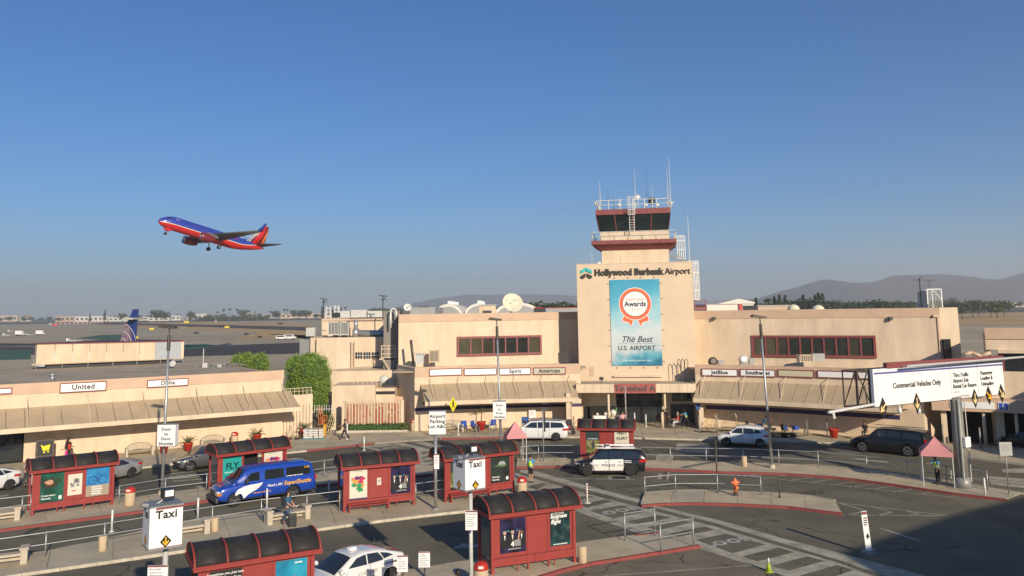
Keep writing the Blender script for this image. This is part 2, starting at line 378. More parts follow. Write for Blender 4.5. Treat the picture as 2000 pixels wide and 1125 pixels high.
dk = [[(1151, 998), (1214, 987), (1265, 998), (1199, 1013)], [(1359, 1055), (1418, 1043), (1496, 1064), (1431, 1081)], [(1264, 1030), (1334, 1017), (1351, 1021), (1285, 1036)],
      [(1306, 1043), (1377, 1029), (1397, 1035), (1323, 1049)], [(1450, 1087), (1521, 1070), (1551, 1079), (1480, 1097)], [(1506, 1106), (1577, 1087), (1610, 1096), (1541, 1115)],
      [(1126, 987), (1182, 976), (1196, 980), (1147, 992)], [(1222, 1020), (1285, 1006), (1311, 1011), (1252, 1025)], [(1027, 951), (1060, 943), (1070, 946), (1050, 957)],
      [(1126, 971), (1148, 968), (1163, 971), (1135, 977)], [(1085, 968), (1110, 962), (1122, 966), (1100, 973)], [(1562, 1125), (1634, 1104), (1668, 1114), (1600, 1136)]]
paint('crosswalk_panel', dk, ASPH, .014)
paint('west_crosswalk_band', [[(700, 872), (785, 865), (850, 880), (905, 898), (960, 915), (1010, 905), (1008, 915), (890, 925), (858, 924), (862, 916), (812, 908), (740, 881)],
      [(808, 864), (825, 862), (880, 878), (905, 886), (1005, 903), (1003, 908), (900, 890), (868, 882)]], WORN, .008)
paint('west_crosswalk_panel', [[(727, 874), (785, 869), (812, 877), (760, 886)], [(822, 884), (838, 882), (845, 884), (825, 887)], [(824, 893), (850, 888), (866, 891), (826, 895)], [(826, 901), (868, 893), (884, 896), (830, 903)], [(836, 907), (880, 899), (905, 903), (850, 911)]], ASPH, .014)
# LOOK lettering with arrowheads in the two large panels and the far one
def ground_text(s, a, b, size, m, z, squash=1.0, **k):
    a = G(*a); b = G(*b); o = text(s, size, m, None, ((a.x+b.x)/2, (a.y+b.y)/2, z), (0, 0, ang(a, b)), name='road_lettering', ext=.001, **k)
    o.scale = (1, squash, 1); o['kind'] = 'structure'; return o
ground_text('LOOK', (1172, 1005), (1238, 993), .95, WORN2, .018, bold=.055, spacing=1.3)
ground_text('LOOK', (1392, 1064), (1452, 1054), .85, WORN2, .018, bold=.055, spacing=1.3)
ground_text('LOOK', (745, 877), (785, 872), .8, WORN2, .018, bold=.03, spacing=1.3, squash=1.1)
def tri(px, m=WORN2, z=.018): return paint('road_arrowhead', [px], m, z)
tri([(1180, 1003), (1187, 1000), (1187, 1006)]); tri([(1236, 994), (1229, 992), (1230, 997)])
tri([(1389, 1067), (1397, 1063), (1398, 1069)]); tri([(1452, 1053), (1444, 1051), (1445, 1057)])
# lane arrows, hatched stalls, chevrons and lane lines
def lines(name, segs, wd, m=WORN2, z=.011):
    mb = MB()
    for a, b in segs:
        a = G(*a); b = G(*b); d = (b-a).normalized(); n = Vector((-d.y, d.x, 0))*wd/2
        mb.flat([a-n, b-n, b+n, a+n], z)
    return S(name, mb, m)
paint('lane_arrow', [[(884, 1071), (905, 1061), (925, 1066), (922, 1071)], [(922, 1066), (972, 1053), (974, 1056), (924, 1070)]], WORN2, .010)
paint('lane_arrow', [[(430, 1023), (456, 1012), (466, 1016)], [(462, 1013), (512, 1005), (513, 1008), (464, 1016)]], WORN2, .010)
paint('lane_arrow', [[(606, 927), (632, 920), (640, 923)], [(638, 921), (665, 917), (666, 919), (640, 923)]], WORN2, .010)
paint('lane_arrow', [[(1663, 896), (1690, 896), (1691, 900)], [(1690, 898), (1735, 902), (1735, 904), (1690, 900)]], WORN2, .010)
lines('stall_line', [((1440, 928), (1610, 945)), ((1610, 945), (1720, 957)), ((1720, 957), (1870, 972))], .10, WORN)
lines('stall_hatch', [((a, b), (a+48, b-7)) for a, b in ((1452, 931), (1492, 935), (1540, 939), (1580, 943), (1622, 948), (1660, 952), (1702, 956), (1745, 961), (1790, 966))], .10, WORN)
lines('chevron_marking', [((1645, 1006), (1855, 1008)), ((1630, 981), (1855, 1008)), ((1640, 983), (1692, 998)), ((1692, 998), (1650, 1007)), ((1702, 990), (1742, 1001)), ((1742, 1001), (1712, 1007)), ((1772, 999), (1795, 1004)), ((1795, 1004), (1775, 1007))], .12, WORN)
lines('lane_line', [((1300, 893), (1480, 894)), ((1500, 896), (1620, 900)), ((1620, 901), (1810, 922)), ((1850, 925), (1990, 948))], .10, WORN)
lines('lane_dash', [((1640, 884), (1680, 885)), ((1560, 882), (1600, 883)), ((1835, 936), (1870, 941)), ((1880, 942), (1940, 950)), ((1720, 1032), (1800, 1058)), ((1062, 934), (1240, 937)), ((1140, 893), (1240, 892))], .13, WORN2)
lines('bay_line', [((1180, 1125), (1468, 1105))], .09, WORN)
paint('worn_loading_panel', [[(1322, 866), (1385, 868), (1385, 885), (1320, 883)], [(1283, 887), (1316, 888), (1314, 901), (1280, 901)], [(1930, 930), (2010, 936), (2010, 955), (1935, 947)], [(1955, 917), (2005, 914), (2010, 924), (1960, 923)]], WORN, .009)
lines('worn_loading_stroke', [((1322, 872), (1384, 874)), ((1321, 878), (1384, 880)), ((1286, 893), (1314, 893)), ((1932, 936), (2008, 942)), ((1932, 941), (2008, 948))], .16, ASPH, .013)
lines('worn_lane_words', [((322+i*4, 922+i*4.5), (372+i*6, 916+i*5)) for i in range(5)] + [((372, 905), (455, 896)), ((225, 958), (247, 957)), ((224, 965), (246, 963)), ((222, 972), (244, 971)), ((385, 950), (397, 953)), ((0, 970), (17, 967)), ((985, 893), (1000, 885)), ((1100, 889), (1108, 897))], .3, WORN)
paint('lane_end_bar', [[(1304, 923), (1308, 923), (1305, 939), (1301, 939)], [(1286, 925), (1295, 925), (1292, 936), (1284, 936)]], WORN, .010)
paint('drain_cover', [[(1188, 929), (1226, 929), (1232, 937), (1186, 937)]], KGREY, .010)
paint('drain_grate', [[(1194, 931), (1221, 931), (1223, 936), (1197, 936)]], DARK, .014)
paint('asphalt_patch', [[(1108, 925), (1122, 925), (1116, 934), (1100, 933)], [(860, 900), (905, 897), (920, 905), (868, 907)], [(560, 1095), (700, 1075), (720, 1092), (600, 1115)]], ASPH_D, .006)
lines('tar_crack', [((1225, 1104), (1240, 1112)), ((1240, 1112), (1268, 1114)), ((1310, 1121), (1380, 1112)), ((1380, 1112), (1430, 1100)), ((1740, 970), (1800, 982)), ((1700, 957), (1745, 972)), ((1800, 982), (1850, 998))], .05, ASPH_D, .010)
# ------------------------------------------------------------------ helpers for walls
def hit(x, y, P, Q):
    """where the sight line of photo point (x, y) meets the vertical plane through P and Q -> distance along PQ, height"""
    P = Vector((P[0], P[1], 0)); u = (Vector((Q[0], Q[1], 0))-P).normalized(); n = Vector((u.y, -u.x, 0)); d = ray(x, y)
    t = n.dot(P-Vector((0, 0, H)))/n.dot(d); X = Vector((0, 0, H))+d*t
    return (X-P).dot(u), X.z
def wallroot(name, label, cat, P, Q, group=None): return T(name, label, cat, (P[0], P[1], 0), ang(P, Q), group)
def B(x0, y0, x1, y1, Y):
    a = A(x0, y1, Y); b = A(x1, y0, Y); return a.x, b.x, a.z, b.z
def wb(mb, name, m, root, **k): return mb.xf(Matrix.Translation(-Vector(root.location))).build(name, m, root, **k)

def awning(root, P, Q, s0, s1, ztop, zed, out, pw, rods, fas=.32, wallz=5.0):
    """local-frame awning: panels with standing seams, fascia, soffit, tie rods"""
    n = max(1, round((s1-s0)/pw)); w_ = (s1-s0)/n
    for i in range(n):
        a = s0+i*w_+.015; b = s0+(i+1)*w_-.015
        mb = MB().add([(a, -.02, ztop), (b, -.02, ztop), (b, -out, zed), (a, -out, zed), (a, -.02, ztop-.05), (b, -.02, ztop-.05), (b, -out, zed-.05), (a, -out, zed-.05)],
                      [(0, 3, 2, 1), (4, 5, 6, 7), (0, 1, 5, 4), (3, 7, 6, 2), (0, 4, 7, 3), (1, 2, 6, 5)])
        mb.bar((a+.01, -.03, ztop+.015), (a+.01, -out, zed+.015), .03, .05)
        mb.build('awning_panel', TAN, root)
    MB().box(s0-.05, s1+.05, -out-.06, -out, zed-fas, zed+.03).build('awning_fascia', CREAM, root)
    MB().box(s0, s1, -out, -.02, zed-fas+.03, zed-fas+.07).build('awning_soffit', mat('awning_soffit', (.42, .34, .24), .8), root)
    MB().add([(s0, -.02, zed-.3), (s0, -.02, ztop-.03), (s0, -out, zed-.03)], [(0, 1, 2)]).add([(s1, -.02, zed-.3), (s1, -.02, ztop-.03), (s1, -out, zed-.03)], [(0, 2, 1)]).build('awning_end_cheek', TAN, root)
    for r in rods:
        MB().cyl((r, -.03, wallz), (r, -out+.1, zed+.06), .028, n=6).box(r-.07, r+.07, -.05, 0, wallz-.07, wallz+.07).build('tie_rod', CREAM, root)

def sign_box(label, txt_, P, Q, x0, y0, x1, y1, face=None, size=None, group='airline name signs on the parapets', off=.10):
    s0, z1 = hit(x0, y0, P, Q); s1, z0 = hit(x1, y1, P, Q); zz1 = hit(x1, y0, P, Q)[1]; zz0 = hit(x0, y1, P, Q)[1]
    z1 = (z1+zz1)/2; z0 = (z0+zz0)/2; u = (Vector((*Q, 0))-Vector((*P, 0))).normalized(); c = Vector((*P, 0))+u*(s0+s1)/2
    r = T('airline_sign', label, 'sign', (c.x, c.y, (z0+z1)/2), ang(P, Q), group); hw = (s1-s0)/2; hh = (z1-z0)/2
    fb = MB(); fb.box(-hw, hw, -off-.08, -.0, hh-.07, hh).box(-hw, hw, -off-.08, 0, -hh, -hh+.07).box(-hw, -hw+.07, -off-.08, 0, -hh+.07, hh-.07).box(hw-.07, hw, -off-.08, 0, -hh+.07, hh-.07)
    fb.build('sign_frame', MAROON, r)
    MB().box(-hw+.07, hw-.07, -off-.04, -.01, -hh+.07, hh-.07).build('sign_face', face or SIGNW, r)
    if txt_: text(txt_, size or hh*1.45, BLACK, r, (0, -off-.055, 0), bold=.028, spacing=1.08)
    return r

# ------------------------------------------------------------------ west concourse (single storey, far left)
WP, WQ = (-38.24, 65.38), (-20.0, 77.08)
uW = (Vector((*WQ, 0))-Vector((*WP, 0))).normalized(); WP0 = tuple((Vector((*WP, 0))-uW*26)[:2]); 
r = wallroot('concourse_building', 'long single storey cream concourse with peach parapet and tan awning at the left', 'building', WP0, WQ)
sE = hit(553, 740, WP0, WQ)[0]; zt = 6.12; s2 = hit(614, 800, WP0, WQ)[0]
sd = hit(46, 880, WP0, WQ)[0]
MB().box(sd, sE, 0, .3, 0, 5.28).box(0, sd, 0, .3, 3.0, 5.28).box(0, .3, .3, 34, 0, 5.28).box(sE-.3, sE, .3, 34, 0, 5.28).box(.3, sE-.3, 33.7, 34, 0, 5.28).build('wall', CREAM, r)
MB().box(-.05, sE+.05, -.05, .35, 5.28, zt).box(sE-.3, sE+.05, .35, 34, 5.28, 5.7).build('parapet_band', PINK, r)
MB().box(.3, sE-.3, .35, 34, 5.5, 5.62).build('roof', ROOF, r)
MB().box(0, sd-.05, .35, .45, 0, 3.0).build('dark_glass_front', GLASS, r)
for k in range(5): MB().box(sd-2.2*(k+1), sd-2.2*(k+1)+.1, .22, .34, 0, 3.0).build('window_mullion', DARK, r)
MB().box(sE, s2, .5, .8, 0, 3.75).box(s2-.3, s2, .8, 6, 0, 3.75).build('end_wall', CREAM, r)
mbb = MB()
for k in range(8): mbb.cyl((sE+.1+k*(s2-sE-.2)/7, .65, 3.75), (sE+.1+k*(s2-sE-.2)/7, .65, 4.35), .025, n=6)
mbb.cyl((sE+.1, .65, 4.35), (s2-.1, .65, 4.35), .03, n=6).cyl((sE+.1, .65, 4.05), (s2-.1, .65, 4.05), .02, n=6)
mbb.build('roof_railing', CREAM, r)
rods = [hit(x, 835, WP0, WQ)[0] for x in (50, 168, 276, 380, 472, 548)]
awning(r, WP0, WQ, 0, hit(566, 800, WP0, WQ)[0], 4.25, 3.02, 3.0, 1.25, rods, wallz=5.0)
# ribbed fascia wall under the awning
rb = MB()
for k in range(int((s2-sd)/.3)): rb.box(sd+k*.3, sd+k*.3+.04, -.03, 0, 0.02, 3.0)
rb.build('wall_batten', CREAM, r)
MB().box(sd+2.6, sd+3.2, -.12, -.03, 2.5, 2.95).build('service_hatch', MAROON, r)
MB().box(sd+6.2, sd+6.9, -1.2, -.95, 2.62, 2.72).build('soffit_light', SIGNW, r)
sign_box('white sign reading United on the far left parapet', 'United', WP0, WQ, 117, 746, 207, 765)
sign_box('white sign reading Delta behind the tall lamp post', 'Delta', WP0, WQ, 287, 740, 367, 755)
sign_box('blank white sign cut off by the left edge of view', None, WP0, WQ, -62, 759, 23, 771)

# corrugated jet bridge screen on the concourse roof
a = G(70, 722, 5.6); b = G(358, 709, 5.6); rz = ang(a, b); Ls = (b-a).length
sc = T('roof_screen', 'long cream corrugated metal screen housing standing on the left roof', 'screen', (a.x, a.y, 5.62), rz)
zt_ = hit(70, 673, a[:2], b[:2])[1]-5.62; zt2 = hit(358, 667, a[:2], b[:2])[1]-5.62; z0_ = .55
def corr(s0, s1, m, nm, y=0):
    n = int((s1-s0)/.16); mb = MB()
    for i in range(n):
        x0 = s0+(s1-s0)*i/n; x1 = s0+(s1-s0)*(i+1)/n; xm = (x0+x1)/2; t0 = lerp(zt_, zt2, xm/Ls)
        mb.add([(x0, y, z0_), (xm, y-.045, z0_), (xm, y-.045, t0), (x0, y, t0), (x1, y, z0_), (x1, y, t0)], [(0, 1, 2, 3), (1, 4, 5, 2)])
    mb.build(nm, m, sc)
sg = Ls*.792
np_ = 7
for i in range(np_): corr(sg*i/np_+.02, sg*(i+1)/np_-.02, CREAM, 'corrugated_panel')
corr(sg, Ls-.3, mat('bare_corrugated_steel', (.55, .57, .58), .45, .4), 'corrugated_panel')
MB().box(-.4, Ls, .05, 2.6, z0_-.08, z0_).box(-.02, .06, .02, 2.6, z0_, zt_).box(Ls-.3, Ls, -.04, 2.6, z0_, zt2).build('screen_body', CREAM, sc)
MB().add([(-.1, -.1, zt_), (Ls, -.1, zt2), (Ls, 2.7, zt2+.05), (-.1, 2.7, zt_+.05), (-.1, -.1, zt_+.07), (Ls, -.1, zt2+.07), (Ls, 2.7, zt2+.12), (-.1, 2.7, zt_+.12)],
         [(0, 1, 2, 3), (4, 5, 6, 7), (0, 4, 5, 1), (2, 6, 7, 3), (1, 5, 6, 2), (0, 3, 7, 4)]).build('screen_cap', DRED, sc)
for i in range(7): MB().cyl((i*Ls/6, .1, 0), (i*Ls/6, .1, z0_), .05, n=6).build('leg', GREY, sc)
MB().box(1, Ls-1, .5, 2.2, .02, .4).build('pipe_run', DARK, sc)
c = G(102, 744, 5.6); v = T('roof_vent', 'shiny silver round vent pipe with cap on the left roof', 'vent', (c.x, c.y, 5.62))
MB().cyl((0, 0, 0), (0, 0, .45), .17, n=14).build('vent_pipe', mat('bright_galvanised', (.7, .7, .7), .25, .9), v, smooth=40); MB().lathe([(.17, .42), (.26, .46), (.26, .58), (.12, .66), (0, .68)], 14).build('vent_cap', STEEL, v, smooth=40)
c = G(420, 718, 5.6); v = T('roof_pipework', 'tangle of roof pipes, valves and a small aerial behind the corrugated screen', 'pipes', (c.x, c.y, 5.62))
mb = MB()
for k in range(7): 
    x = -2+k*.6; mb.tube([(x, 0, 0), (x, 0, .25+.1*(k % 3)), (x+.9, .8, .3+.1*(k % 2)), (x+1.6, .9, .08)], .04, 6)
mb.build('pipe', GREY, v); MB().box(-1.3, -.8, -.2, .3, 0, .5).box(.2, .6, .1, .5, 0, .35).build('valve_box', LGREY, v); MB().cyl((-1.4, .3, 0), (-1.4, .3, 2.0), .05, n=6).build('mast', LGREY, v)
MB().lathe([(.02, 0), (.3, .02), (.33, .08), (0, .12)], 14).xf(Matrix.Translation((-4.4, -.4, .5)) @ Matrix.Rotation(R_(75), 4, 'X')).build('round_cover', LGREY, v)

# ------------------------------------------------------------------ central wing, left of the tower
FL = [(-9.45, 78.9), (-5.4, 79.95), (-1.4, 80.5), (2.6, 80.75), (6.4, 80.8)]
UL = [(-11.7, 84.4), (7.3, 88.4)]
r = T('terminal_wing', 'two storey cream terminal wing with curved awning left of the tower', 'building', (-2, 82, 0))
def strip(P, z0, z1, th, off=0.0):
    """wall strip following a polyline, th thick to the back, front face pushed off towards the viewer"""
    mb = MB(); N = len(P)
    def nr(i):
        a = Vector((*P[max(0, i-1)], 0)); b = Vector((*P[min(N-1, i+1)], 0)); d = (b-a).normalized(); return Vector((d.y, -d.x, 0))
    for i in range(N-1):
        a = Vector((*P[i], 0)); b = Vector((*P[i+1], 0)); mb.prism([a+nr(i)*off, b+nr(i+1)*off, b-nr(i+1)*th, a-nr(i)*th], z0, z1)
    return mb
def navy(root, P, z0, z1): wb(strip(P, z0, z1, -.002, .02), 'navy_stripe', NAVY, root)
wb(strip(FL, 0, 5.1, .35), 'wall', CREAM, r); wb(strip(FL, 5.1, 6.02, .4, .05), 'parapet_band', PINK, r)
navy(r, [tuple(Vector(FL[i])) for i in range(5)], 1.95, 2.25)
wb(MB().prism([(-9.3, 79.3), (-5.4, 80.35), (-1.4, 80.9), (2.6, 81.15), (7.0, 81.2), (7.2, 88.3), (-11.6, 84.6), (-11.6, 79.3)], 5.5, 5.62), 'low_roof', ROOF, r)
wb(MB().prism([(-9.45, 78.9), (-9.1, 79.0), (-11.4, 84.4), (-11.9, 84.4)], 0, 5.95), 'side_wall', CREAM, r)
wb(strip(UL, 4.2, 10.2, .4), 'upper_wall', CREAM, r); wb(strip(UL, 10.2, 11.0, .42, .05), 'upper_parapet_band', PINK, r)
wb(MB().prism([(-11.7, 84.8), (7.3, 88.8), (7.3, 101), (-11.7, 99)], 10.2, 10.55), 'upper_roof', ROOF, r)
wb(MB().prism([(-11.75, 84.4), (-11.4, 84.6), (-13.4, 99), (-13.75, 99)], 0, 10.98), 'side_wall', CREAM, r)
def subseg_root(P, Q): return T
def wing_awning(root, P, ztop, zed, out, pw, rods, fas=.34):
    N = len(P)
    def nr(i):
        a = Vector((*P[max(0, i-1)], 0)); b = Vector((*P[min(N-1, i+1)], 0)); d = (b-a).normalized(); return Vector((d.y, -d.x, 0))
    Pv = [Vector((*q, 0)) for q in P]; Fv = [Pv[i]+nr(i)*out for i in range(N)]; L = plen(Pv); n = round(L[-1]/pw)
    Lf = plen(Fv); fz = Vector((0, 0, 1))
    for i in range(n):
        t0 = (i+.012)/n; t1 = (i+.988)/n
        a = at_len(Pv, L, L[-1]*t0); b = at_len(Pv, L, L[-1]*t1); c = at_len(Fv, Lf, Lf[-1]*t1); d = at_len(Fv, Lf, Lf[-1]*t0)
        q = [a+fz*ztop, b+fz*ztop, c+fz*zed, d+fz*zed]; q2 = [x-fz*.05 for x in q]
        mb = MB().add(q+q2, [(0, 3, 2, 1), (4, 5, 6, 7), (0, 1, 5, 4), (3, 7, 6, 2), (0, 4, 7, 3), (1, 2, 6, 5)]); mb.bar(a+fz*(ztop+.015), d+fz*(zed+.015), .03, .05)
        wb(mb, 'awning_panel', TAN, root)
    fo = [tuple(Pv[i]+nr(i)*(out+.06)) for i in range(N)]
    wb(strip([q[:2] for q in fo], zed-fas, zed+.03, .06), 'awning_fascia', CREAM, root)
    sof = MB()
    for i in range(N-1): sof.prism([Pv[i], Pv[i+1], Fv[i+1], Fv[i]], zed-fas+.03, zed-fas+.07)
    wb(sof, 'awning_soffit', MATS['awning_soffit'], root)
    ck = MB()
    for i in (0, -1): ck.add([Pv[i]+fz*(zed-.3), Pv[i]+fz*(ztop-.03), Fv[i]+fz*(zed-.03)], [(0, 1, 2)])
    wb(ck, 'awning_end_cheek', TAN, root)
    for s in rods:
        a = at_len(Pv, L, L[-1]*s); d = at_len(Fv, Lf, Lf[-1]*s)
        wb(MB().cyl(a+fz*5.0, d+fz*(zed+.06)+(a-d)*.06, .028, n=6), 'tie_rod', CREAM, root)
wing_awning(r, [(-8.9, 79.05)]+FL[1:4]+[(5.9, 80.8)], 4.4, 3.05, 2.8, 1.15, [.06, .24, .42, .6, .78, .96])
def window_band(root, P, Q, x0, y0, x1, y1, n, ow, name='window_frame'):
    """a band of n panes in a maroon frame, recessed panes, built in world space under root"""
    s0, z1 = hit(x0, y0, P, Q); s1, z0 = hit(x1, y1, P, Q); z1 = (z1+hit(x1, y0, P, Q)[1])/2; z0 = (z0+hit(x0, y1, P, Q)[1])/2
    M = Matrix.Translation((P[0], P[1], 0)) @ Matrix.Rotation(ang(P, Q), 4, 'Z'); f = .22
    fb = MB().box(s0, s1, -.14, .02, z1-f, z1).box(s0, s1, -.20, .02, z0, z0+f).box(s0, s0+f, -.14, .02, z0+f, z1-f).box(s1-f, s1, -.14, .02, z0+f, z1-f).xf(M)
    fr = wb(fb, name, MAROON, root); pw = (s1-s0-2*f)/n
    back = MB().box(s0+.05, s1-.05, -.012, -.004, z0+.05, z1-.05).xf(M); wb(back, 'window_backing', INT, root)
    for i in range(n):
        a = s0+f+i*pw
        if i: 
            o = MB().box(a-.07, a+.07, -.12, -.01, z0+f, z1-f).xf(M).xf(Matrix.Translation(-Vector(root.location))).build('mullion', MAROON, fr)
        MB().box(a+.06, a+pw-.06, -.035, -.02, z0+f, z1-f).xf(M).xf(Matrix.Translation(-Vector(root.location))).build('window_pane', ow[i % len(ow)], fr)
PANE1 = glass('olive_tinted_pane', (.085, .075, .045), .12); PANE2 = glass('dark_tinted_pane', (.03, .032, .028), .08); PANE3 = glass('mid_tinted_pane', (.055, .05, .035), .1)
ULp = [UL[0], UL[1]]
window_band(r, UL[0], UL[1], 892, 656, 1058, 694, 7, [PANE1, PANE1, PANE3, PANE2, PANE2, PANE2, PANE1])
q = hit(1090, 812, FL[3], FL[4]); 
M = Matrix.Translation((FL[3][0], FL[3][1], 0)) @ Matrix.Rotation(ang(FL[3], FL[4]), 4, 'Z')
lv = MB()
for k in range(6): lv.box(1.2, 3.6, -.06, 0, 2.35+k*.1, 2.40+k*.1)
wb(lv.xf(M), 'louvre', LGREY, r)
def wseg(P, x):
    for i in range(len(P)-1):
        s = hit(x, 760, P[i], P[i+1])[0]; L = (Vector(P[i+1])-Vector(P[i])).length
        if s <= L or i == len(P)-2: return P[i], P[i+1]
for x0, x1, tx, lab, fc in ((838, 902, None, 'blank white sign, leftmost on the central wing parapet', None), (906, 970, None, 'blank white sign just left of the Spirit sign', None),
    (975, 1037, 'Spirit', 'white sign reading Spirit beside the centre lamp post', None), (1041, 1105, 'American', 'greyish sign reading American nearest the tower on its left', mat('aged_sign_face', (.50, .46, .36), .5))):
    P, Q = wseg(FL, (x0+x1)/2); k = (x0-838)/267
    sign_box(lab, tx, P, Q, x0, 719.5-k*3, x1, 733.5-k*3, fc)
# soffit light
MB_ = MB().box(-.3, .3, -.1, .1, -.15, .2).build('soffit_light_box', SIGNW, r, loc=tuple(A(1065, 786, 79.6)-Vector(r.location)))

# ------------------------------------------------------------------ control tower
TP, TQ = tuple(A(1128, 600, 84.0)[:2]), tuple(A(1355, 600, 82.0)[:2])
TW = (Vector(TQ)-Vector(TP)).length
tr = wallroot('control_tower', 'square cream control tower with red trimmed glass cab above the entrance', 'control tower', TP, TQ)
ztw = hit(1128, 517, TP, TQ)[1]
def th(x, y, off=0.0):
    P = Vector((*TP, 0)); Q = Vector((*TQ, 0)); u = (Q-P).normalized(); n = Vector((-u.y, u.x, 0))*off
    return hit(x, y, (P+n)[:2], (Q+n)[:2])
MB().box(0, TW, 0, 7.5, 0, ztw).build('tower_block', TOWERC, tr)
MB().box(-.03, TW+.03, -.03, 7.53, ztw, ztw+.06).build('coping', TOWERC, tr)
s0, z0 = th(1175, 482, 1.2); s1, _ = th(1306, 482, 1.2); zsh = th(1240, 487, .4)[1]
shaft = MB().box(s0, s1, 1.2, 7.0, ztw, zsh+.2)
shaft.build('shaft', CREAM, tr)
MB().box(s0+1.9, s0+1.93, 1.185, 1.2, ztw, zsh-.6).build('shaft_joint', GREY, tr)
# balcony
a0, zb0 = th(1155, 479, .2); a1, _ = th(1322, 479, .2); zb1 = th(1240, 468, .2)[1]
MB().add([(a0, .2, zb0+.12), (a1, .2, zb0+.12), (a1, 8, zb0+.12), (a0, 8, zb0+.12), (s0-.1, 1.1, zb0-.5), (s1+.1, 1.1, zb0-.5), (s1+.1, 7.1, zb0-.5), (s0-.1, 7.1, zb0-.5)],
         [(0, 1, 2, 3), (4, 7, 6, 5), (0, 4, 5, 1), (1, 5, 6, 2), (2, 6, 7, 3), (3, 7, 4, 0)]).build('balcony_underside', DRED, tr)
n = 5
for i in range(n):
    x0 = a0+(a1-a0)*i/n; x1 = a0+(a1-a0)*(i+1)/n; MB().box(x0+.02, x1-.02, .1, .2, zb0+.05, zb1).build('balcony_fascia_panel', MAROON, tr)
MB().box(a0, a1, .2, 8, zb1-.25, zb1-.12).build('balcony_deck', GREY, tr)
for sx in (a0, a1-.1): MB().box(sx, sx+.1, .2, 8, zb0+.05, zb1).build('balcony_fascia_panel', MAROON, tr)
zc0 = th(1240, 452, 1.0)[1]; zc1 = th(1240, 418, .5)[1]; zc2 = th(1240, 407, .3)[1]
MB().box(s0-.1, s1+.1, 1.1, 7.1, zb1-.2, zc0).build('cab_base', CREAM, tr)
b0, b1 = th(1171, 445, 1)[0], th(1305, 445, 1)[0]; t0, t1 = th(1164, 418, .6)[0], th(1309, 418, .6)[0]
# inclined glazing: panes between mullions, outward leaning
def cabp(s, f, z):  # fraction f of height leans the face outward
    return s
def cab_face(p00, p10, p11, p01, n, nm):
    p00, p10, p11, p01 = map(Vector, (p00, p10, p11, p01))
    for i in range(n):
        u0, u1 = (i+.015)/n, (i+.985)/n
        a, b, c, d = p00.lerp(p10, u0), p00.lerp(p10, u1), p01.lerp(p11, u1), p01.lerp(p11, u0); nn = (b-a).cross(d-a).normalized()*.03
        MB().add([a, b, c, d, a-nn, b-nn, c-nn, d-nn], [(0, 1, 2, 3), (7, 6, 5, 4), (0, 4, 5, 1), (2, 6, 7, 3), (0, 3, 7, 4), (1, 5, 6, 2)]).build('cab_pane', glass('cab_glass', (.012, .022, .024), .04), tr)
    for i in range(n+1):
        a, d = p00.lerp(p10, i/n), p01.lerp(p11, i/n); MB().cyl(a, d, .055, n=6).build('cab_mullion', DRED, tr)
yb, yt, yB, yT = 1.1, .55, 7.1, 7.6
cab_face((b0, yb, zc0), (b1, yb, zc0), (t1, yt, zc1), (t0, yt, zc1), 4, 0)
cab_face((b1, yb, zc0), (b1, yB, zc0), (t1, yT, zc1), (t1, yt, zc1), 3, 0)
cab_face((b0, yB, zc0), (b0, yb, zc0), (t0, yt, zc1), (t0, yT, zc1), 3, 0)
cab_face((b1, yB, zc0), (b0, yB, zc0), (t0, yT, zc1), (t1, yT, zc1), 4, 0)
MB().box(b0+.6, b1-.6, 2, 6.2, zc0, zc1).build('cab_interior', INT, tr)
MB().box(t0-.03, t1+.03, yt-.15, yT+.1, zc1, zc2).build('cab_roof', MAROON, tr)
def railing_mb(pts_, h, mb, step=1.2, r=.03, mids=(.5,)):
    for a, b in zip(pts_[:-1], pts_[1:]):
        a = Vector(a); b = Vector(b); L = (b-a).length; k = max(1, round(L/step)); up = Vector((0, 0, h))
        for i in range(k+1): p = a.lerp(b, i/k); mb.cyl(p, p+up, r, n=5)
        mb.cyl(a+up, b+up, r, n=5)
        for m_ in mids: mb.cyl(a+up*m_, b+up*m_, r*.7, n=5)
    return mb
WM = mat('white_metal', (.72, .71, .66), .5, .1, var=.05)
railing_mb([(a0+.05, 7.8, zb1-.12), (a0+.05, .25, zb1-.12), (a1-.05, .25, zb1-.12), (a1-.05, 7.8, zb1-.12)], 1.0, MB(), 1.45, .03).build('balcony_railing', WM, tr)
railing_mb([(t0+.1, 7.5, zc2), (t0+.1, .55, zc2), (t1-.1, .55, zc2), (t1-.1, 7.5, zc2)], .95, MB(), 1.3, .04).build('roof_railing', WM, tr)
lx, lz = th(1235, 452, .4); lad = MB()
ltop = zc2+1.15
for dx in (-.24, .24): lad.bar((lx+dx, .25, zc0-.05), (lx+dx, .25, ltop), .05, .05)
k = 0; z = zc0+.1
while z < ltop: lad.bar((lx-.24, .25, z), (lx+.24, .25, z), .035, .035); z += .26
lad.build('ladder', WM, tr)
cg = MB()
for z in (zc1-.1, zc1+.35, zc2+.3, ltop): cg.tube([(lx-.34, .3, z), (lx-.34, -.25, z), (lx+.34, -.25, z), (lx+.34, .3, z)], .03, 5)
for dx in (-.34, -.12, .12, .34): cg.bar((lx+dx, -.25, zc1-.1), (lx+dx, -.25, ltop), .04, .03)
cg.build('ladder_cage', WM, tr)
